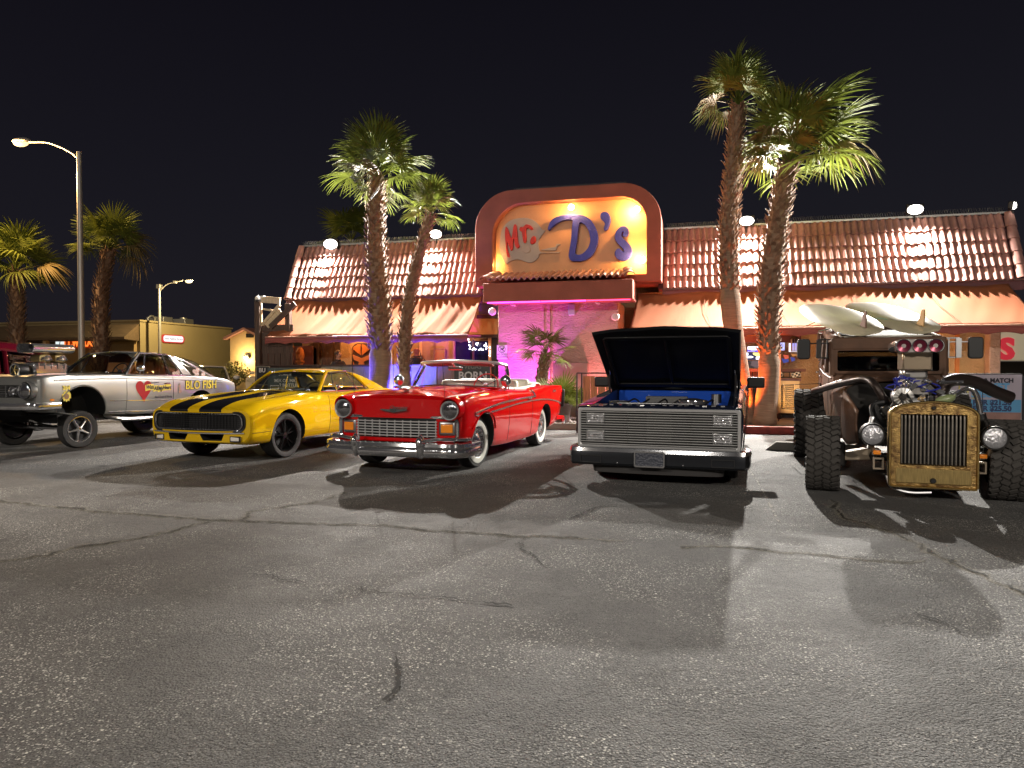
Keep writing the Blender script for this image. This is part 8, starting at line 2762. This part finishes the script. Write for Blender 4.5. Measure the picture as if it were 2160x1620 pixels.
def maroon():
    t = thing('parked_car', 'glossy maroon vintage sedan with rounded roof at the left edge', 'car', (-14.75, 9.6, 0), R(-4), 'classic cars parked in a row')
    P = carpaint('maroon_paint', (.045, .002, .006), .0)
    st = []
    for (y, zb, w, zr) in ((-.70, .45, .34, .95), (-.4, .42, .42, 1.08), (.4, .38, .52, 1.16), (1.1, .34, .66, 1.22), (1.5, .34, .76, 1.25), (2.2, .34, .80, 1.25), (2.9, .36, .76, 1.22), (3.4, .45, .60, 1.1), (3.65, .6, .40, .9)):
        st.append((y, [(w * .85, zb), (w * .96, zb + .06), (w, zb + .25), (w, zr - .3), (w * .96, zr - .10), (w * .84, zr), (w * .4, zr + .03), (0, zr + .035)]))
    body = loft(st, 5, 3).build('body', P, t, angle=40)
    cut(body, MB().box((0, 2.0, 1.3), (1.2, 1.4, .9)), BLACK)
    rows = []
    for j, (y, zs) in enumerate(((1.18, (1.62, 1.70)), (1.26, (1.66, 1.80)), (1.6, (1.70, 1.90)), (2.1, (1.70, 1.93)), (2.6, (1.66, 1.90)), (2.9, (1.58, 1.80)), (3.08, (1.48, 1.62)))):
        w = .70 if j not in (0, 6) else .62
        rows.append([(w * q[0], y, zs[0] + (zs[1] - zs[0]) * q[1] if q[1] >= 0 else 1.20) for q in ((-1.02, -1), (-1, 0), (-.93, .5), (-.75, .82), (-.4, .97), (0, 1), (.4, .97), (.75, .82), (.93, .5), (1, 0), (1.02, -1))])
    top = [[p for p in r[1:-1]] for r in rows]
    fine = [[q for q in crom(r, 3)] for r in top]
    cols = list(zip(*fine))
    cols = [crom(c, 3) for c in cols]
    MB().grid([list(r) for r in zip(*cols)]).build('roof', P, t, angle=80, solid=.03)
    pane(t, 'windshield', [(-.60, 1.10, 1.24), (.60, 1.10, 1.24)], [(-.58, 1.20, 1.62), (.58, 1.20, 1.62)], SMOKE, smooth=False)
    MB().ring(rrect(-.66, 1.22, .66, 1.66, (.05,) * 4), rrect(-.58, 1.27, .58, 1.60, (.05,) * 4), .05, y0=0).build('windshield_frame', P, t, loc=(0, 1.12, 0), rot=(R(-7), 0, 0))
    for s in (1, -1):
        f = lambda p: (p[0] * s, p[1], p[2])
        for y in (1.16, 1.95, 2.12, 2.86):
            MB().tube([f((.76, y, 1.2)), f((.70, y, 1.70))], .045, 8).build('door_pillar', P, t)
        pane(t, 'side_window', [f((.755, 1.2, 1.24)), f((.765, 1.9, 1.24))], [f((.70, 1.24, 1.66)), f((.70, 1.9, 1.70))], SMOKE, smooth=False)
        pane(t, 'side_window', [f((.765, 2.15, 1.24)), f((.75, 2.84, 1.24))], [f((.70, 2.15, 1.70)), f((.69, 2.8, 1.64))], SMOKE, smooth=False)
        pane(t, 'rear_panel', [f((.76, 2.84, 1.18)), f((.62, 3.25, 1.15)), (0, 3.38, 1.12)], [f((.70, 2.84, 1.66)), f((.55, 3.04, 1.60)), (0, 3.12, 1.60)], P, solid=.03)
        # fenders
        fm = MB()
        rows = []
        for k in range(13):
            a = R(-20 + 190 * k / 12)
            rows.append([(s * x, .02 - .52 * math.cos(a) * q, .33 + .50 * math.sin(a) * q) for x, q in ((.42, .96), (.55, 1.05), (.75, 1.08), (.92, 1.02), (.96, .9))])
        fm.grid(rows); fm.build('front_fender', P, t, angle=80, solid=.02)
        fm = MB(); rows = []
        for k in range(13):
            a = R(-10 + 190 * k / 12)
            rows.append([(s * x, 2.75 - .55 * math.cos(a) * q, .36 + .50 * math.sin(a) * q) for x, q in ((.60, .96), (.70, 1.05), (.85, 1.08), (.96, 1.0), (.99, .88))])
        fm.grid(rows); fm.build('rear_fender', P, t, angle=80, solid=.02)
        MB().box((s * .82, 1.35, .33), (.3, 1.7, .05)).build('running_board', BLACK, t, bevel=.01)
        headlight(t, (s * .50, -.62, .80), .10)
        wheel(t, (s * .74, 0, .34), .34, .19, .21, 'steel', s)
        wheel(t, (s * .76, 2.75, .36), .36, .24, .21, 'steel', s)
        MB().tube([f((.79, 1.98, 1.1)), f((.81, 2.02, 1.1)), f((.80, 2.08, 1.1))], .012, 6).build('door_handle', CHROME, t)
    g = MB()
    for k in range(9): g.box((-.24 + .06 * k, -.73, .70), (.02, .03, .5))
    g.build('grille', CHROME, t)
    return t


maroon()

# ================================================================== people on the patio
SKIN = mat('skin', (.42, .22, .15), .5)


def skin_mesh(name, joints, edges, m, parent, root=0, sub=2):
    """joints: (x, y, z, rx, ry)."""
    me = bpy.data.meshes.new(name)
    me.from_pydata([j[:3] for j in joints], edges, [])
    o = bpy.data.objects.new(name, me)
    C.objects.link(o)
    q = o.modifiers.new('skin', 'SKIN'); q.use_smooth_shade = True
    o.modifiers.new('smooth', 'SUBSURF').levels = sub
    o.modifiers['smooth'].render_levels = sub
    for i, j in enumerate(joints):
        d = me.skin_vertices[0].data[i]
        d.radius = (j[3], j[4] if len(j) > 4 else j[3])
        d.use_root = (i == root)
    bpy.context.view_layer.update()
    dg = bpy.context.evaluated_depsgraph_get()
    new = bpy.data.meshes.new_from_object(o.evaluated_get(dg))
    o.modifiers.clear()
    o.data = new
    bpy.data.meshes.remove(me)
    new.materials.append(m)
    finish(new, 180)
    o.parent = parent
    return o


def person(label, loc, rz, skin, jacket, trousers, hairm, bald=False, arm=None, H=1.76):
    t = thing('person', label, 'person', loc, rz, 'people on the patio')
    k = H / 1.76
    # front is -y; one continuous body
    hl = arm or [(.30, -.02, 1.12), (.31, -.10, .86), (.30, -.16, .78)]
    J = [(0, 0, .96, .14, .11), (0, 0, 1.15, .14, .10), (0, 0, 1.36, .16, .105), (0, .01, 1.46, .09, .08), (0, 0, 1.53, .055, .055), (0, -.015, 1.60, .07, .08), (0, -.02, 1.66, .078, .095), (0, -.01, 1.72, .062, .075),
         (.17, 0, 1.40, .06, .06), (*hl[0], .045, .045), (*hl[1], .034, .034), (*hl[2], .03, .02),
         (-.17, 0, 1.40, .06, .06), (-.30, -.01, 1.12, .045, .045), (-.30, -.08, .87, .034, .034), (-.29, -.13, .79, .03, .02),
         (.09, 0, .88, .085, .085), (.10, -.01, .50, .058, .058), (.10, .02, .10, .042, .042), (.11, -.10, .04, .04, .03),
         (-.09, 0, .88, .085, .085), (-.10, -.01, .50, .058, .058), (-.10, .02, .10, .042, .042), (-.11, -.10, .04, .04, .03)]
    J = [tuple(c * k if i < 3 else c * k for i, c in enumerate(j)) for j in J]
    E_ = [(0, 1), (1, 2), (2, 3), (3, 4), (4, 5), (5, 6), (6, 7), (2, 8), (8, 9), (9, 10), (10, 11), (2, 12), (12, 13), (13, 14), (14, 15), (0, 16), (16, 17), (17, 18), (18, 19), (0, 20), (20, 21), (21, 22), (22, 23)]
    b = skin_mesh('body', J, E_, skin, t)
    # jacket: same joints a little fatter
    idx = [0, 1, 2, 3, 8, 9, 10, 12, 13, 14]
    mp = {a: i for i, a in enumerate(idx)}
    Jj = [(*J[a][:3], J[a][3] + .022, J[a][4] + .022) for a in idx]
    Ej = [(mp[a], mp[c]) for a, c in E_ if a in mp and c in mp]
    skin_mesh('jacket', Jj, Ej, jacket, t)
    idx = [0, 16, 17, 18, 20, 21, 22]
    mp = {a: i for i, a in enumerate(idx)}
    skin_mesh('trousers', [(*J[a][:3], J[a][3] + .015, J[a][4] + .015) for a in idx], [(mp[a], mp[c]) for a, c in E_ if a in mp and c in mp], trousers, t)
    # face
    z = 1.64 * k
    m = MB(); m.ball((0, -.115 * k, z - .01), (.014, .022, .026), 8, 6); m.ball((.075, -.01, z), (.012, .022, .032), 8, 6); m.ball((-.075, -.01, z), (.012, .022, .032), 8, 6); m.build('nose_and_ears', skin, b)
    m = MB()
    for s in (1, -1): m.ball((s * .030, -.095 * k, z + .02), (.013, .010, .008), 8, 6)
    m.box((0, -.098 * k, z - .055), (.045, .012, .008)); m.build('eyes_and_mouth', mat('dark_features', (.05, .02, .02), .4), b)
    # hands: palm and five fingers
    for q, s in ((11, 1), (15, -1)):
        p = Vector(J[q][:3]); d = (p - Vector(J[q - 1][:3])).normalized()
        m = MB(); o = d.orthogonal().normalized()
        for i in range(4):
            a = p + d * .03 + o * (.017 * (i - 1.5))
            m.tube([a, a + d * .035, a + d * (.06 + .01 * (i in (1, 2))) + Vector((0, -.012, 0))], [.0085, .008, .006], 6)
        m.tube([p + o * .03, p + o * .05 + d * .03, p + o * .048 + d * .055], [.010, .009, .007], 6)
        m.build('fingers', skin, b)
    if not bald:
        m = MB(); m.ball((0, .012 * k, 1.685 * k), (.092 * k, .112 * k, .098 * k), 20, 14)
        for i, v in enumerate(m.v):
            x, y, zz = v
            if y < -.055 * k: m.v[i] = (x, -.055 * k - (y + .055 * k) * -.35, max(zz, 1.685 * k))
            n_ = noise.noise(Vector((x * 40, y * 40, zz * 40))) * .008
            m.v[i] = (m.v[i][0] + n_, m.v[i][1] + n_, m.v[i][2] + n_)
        m.build('hair', hairm, t, angle=80)
    else:
        m = MB(); m.tube([(.082 * math.cos(a), .015 + .088 * math.sin(a), 1.645 * k) for a in [R(-10 + 200 * q / 10) for q in range(11)]], .016, 6); m.build('hair', hairm, t)
    m = MB(); m.tube([(.07 * math.cos(a), .02 + .07 * math.sin(a), 1.50 * k + .01 * math.sin(a)) for a in [2 * PI * q / 16 for q in range(16)]], .022, 6, closed=True); m.build('collar', jacket, t)
    for s in (1, -1):
        m = MB(); m.ball((s * .11 * k, -.06 * k, .045 * k), (.05, .135, .05), 12, 8); m.build('shoe', BLACK, t)
    return t


JK = mat('dark_jacket', (.018, .018, .024), .7)
person('brown haired person in a dark jacket behind the patio fence, left of the emblem board', (-9.42, 17.55, .12), R(70), SKIN, JK, mat('jeans', (.04, .05, .09), .8), mat('hair_brown', (.07, .045, .03), .6), H=1.70)
person('bald person in a dark jacket holding up a bottle beside the leaning palm', (-7.12, 17.5, .12), R(12), mat('skin_red_lit', (.50, .16, .13), .5), mat('dark_jacket_two', (.03, .028, .035), .7), MATS['jeans'], mat('hair_grey', (.25, .22, .2), .6), bald=True, arm=[(.29, -.10, 1.16), (.24, -.26, 1.34), (.21, -.25, 1.43)], H=1.80)  # red light on the face is mixed into this skin colour
bt = thing('beer_bottle', 'brown bottle held up by the bald person', 'bottle', (-6.90, 17.24, 1.62))
MB().lathe([(0, -.11), (.03, -.11), (.032, -.09), (.032, .03), (.013, .08), (.012, .13), (0, .13)], n=14).build('bottle_glass', mat('brown_glass', (.12, .05, .02), .1, coat=.5), bt)
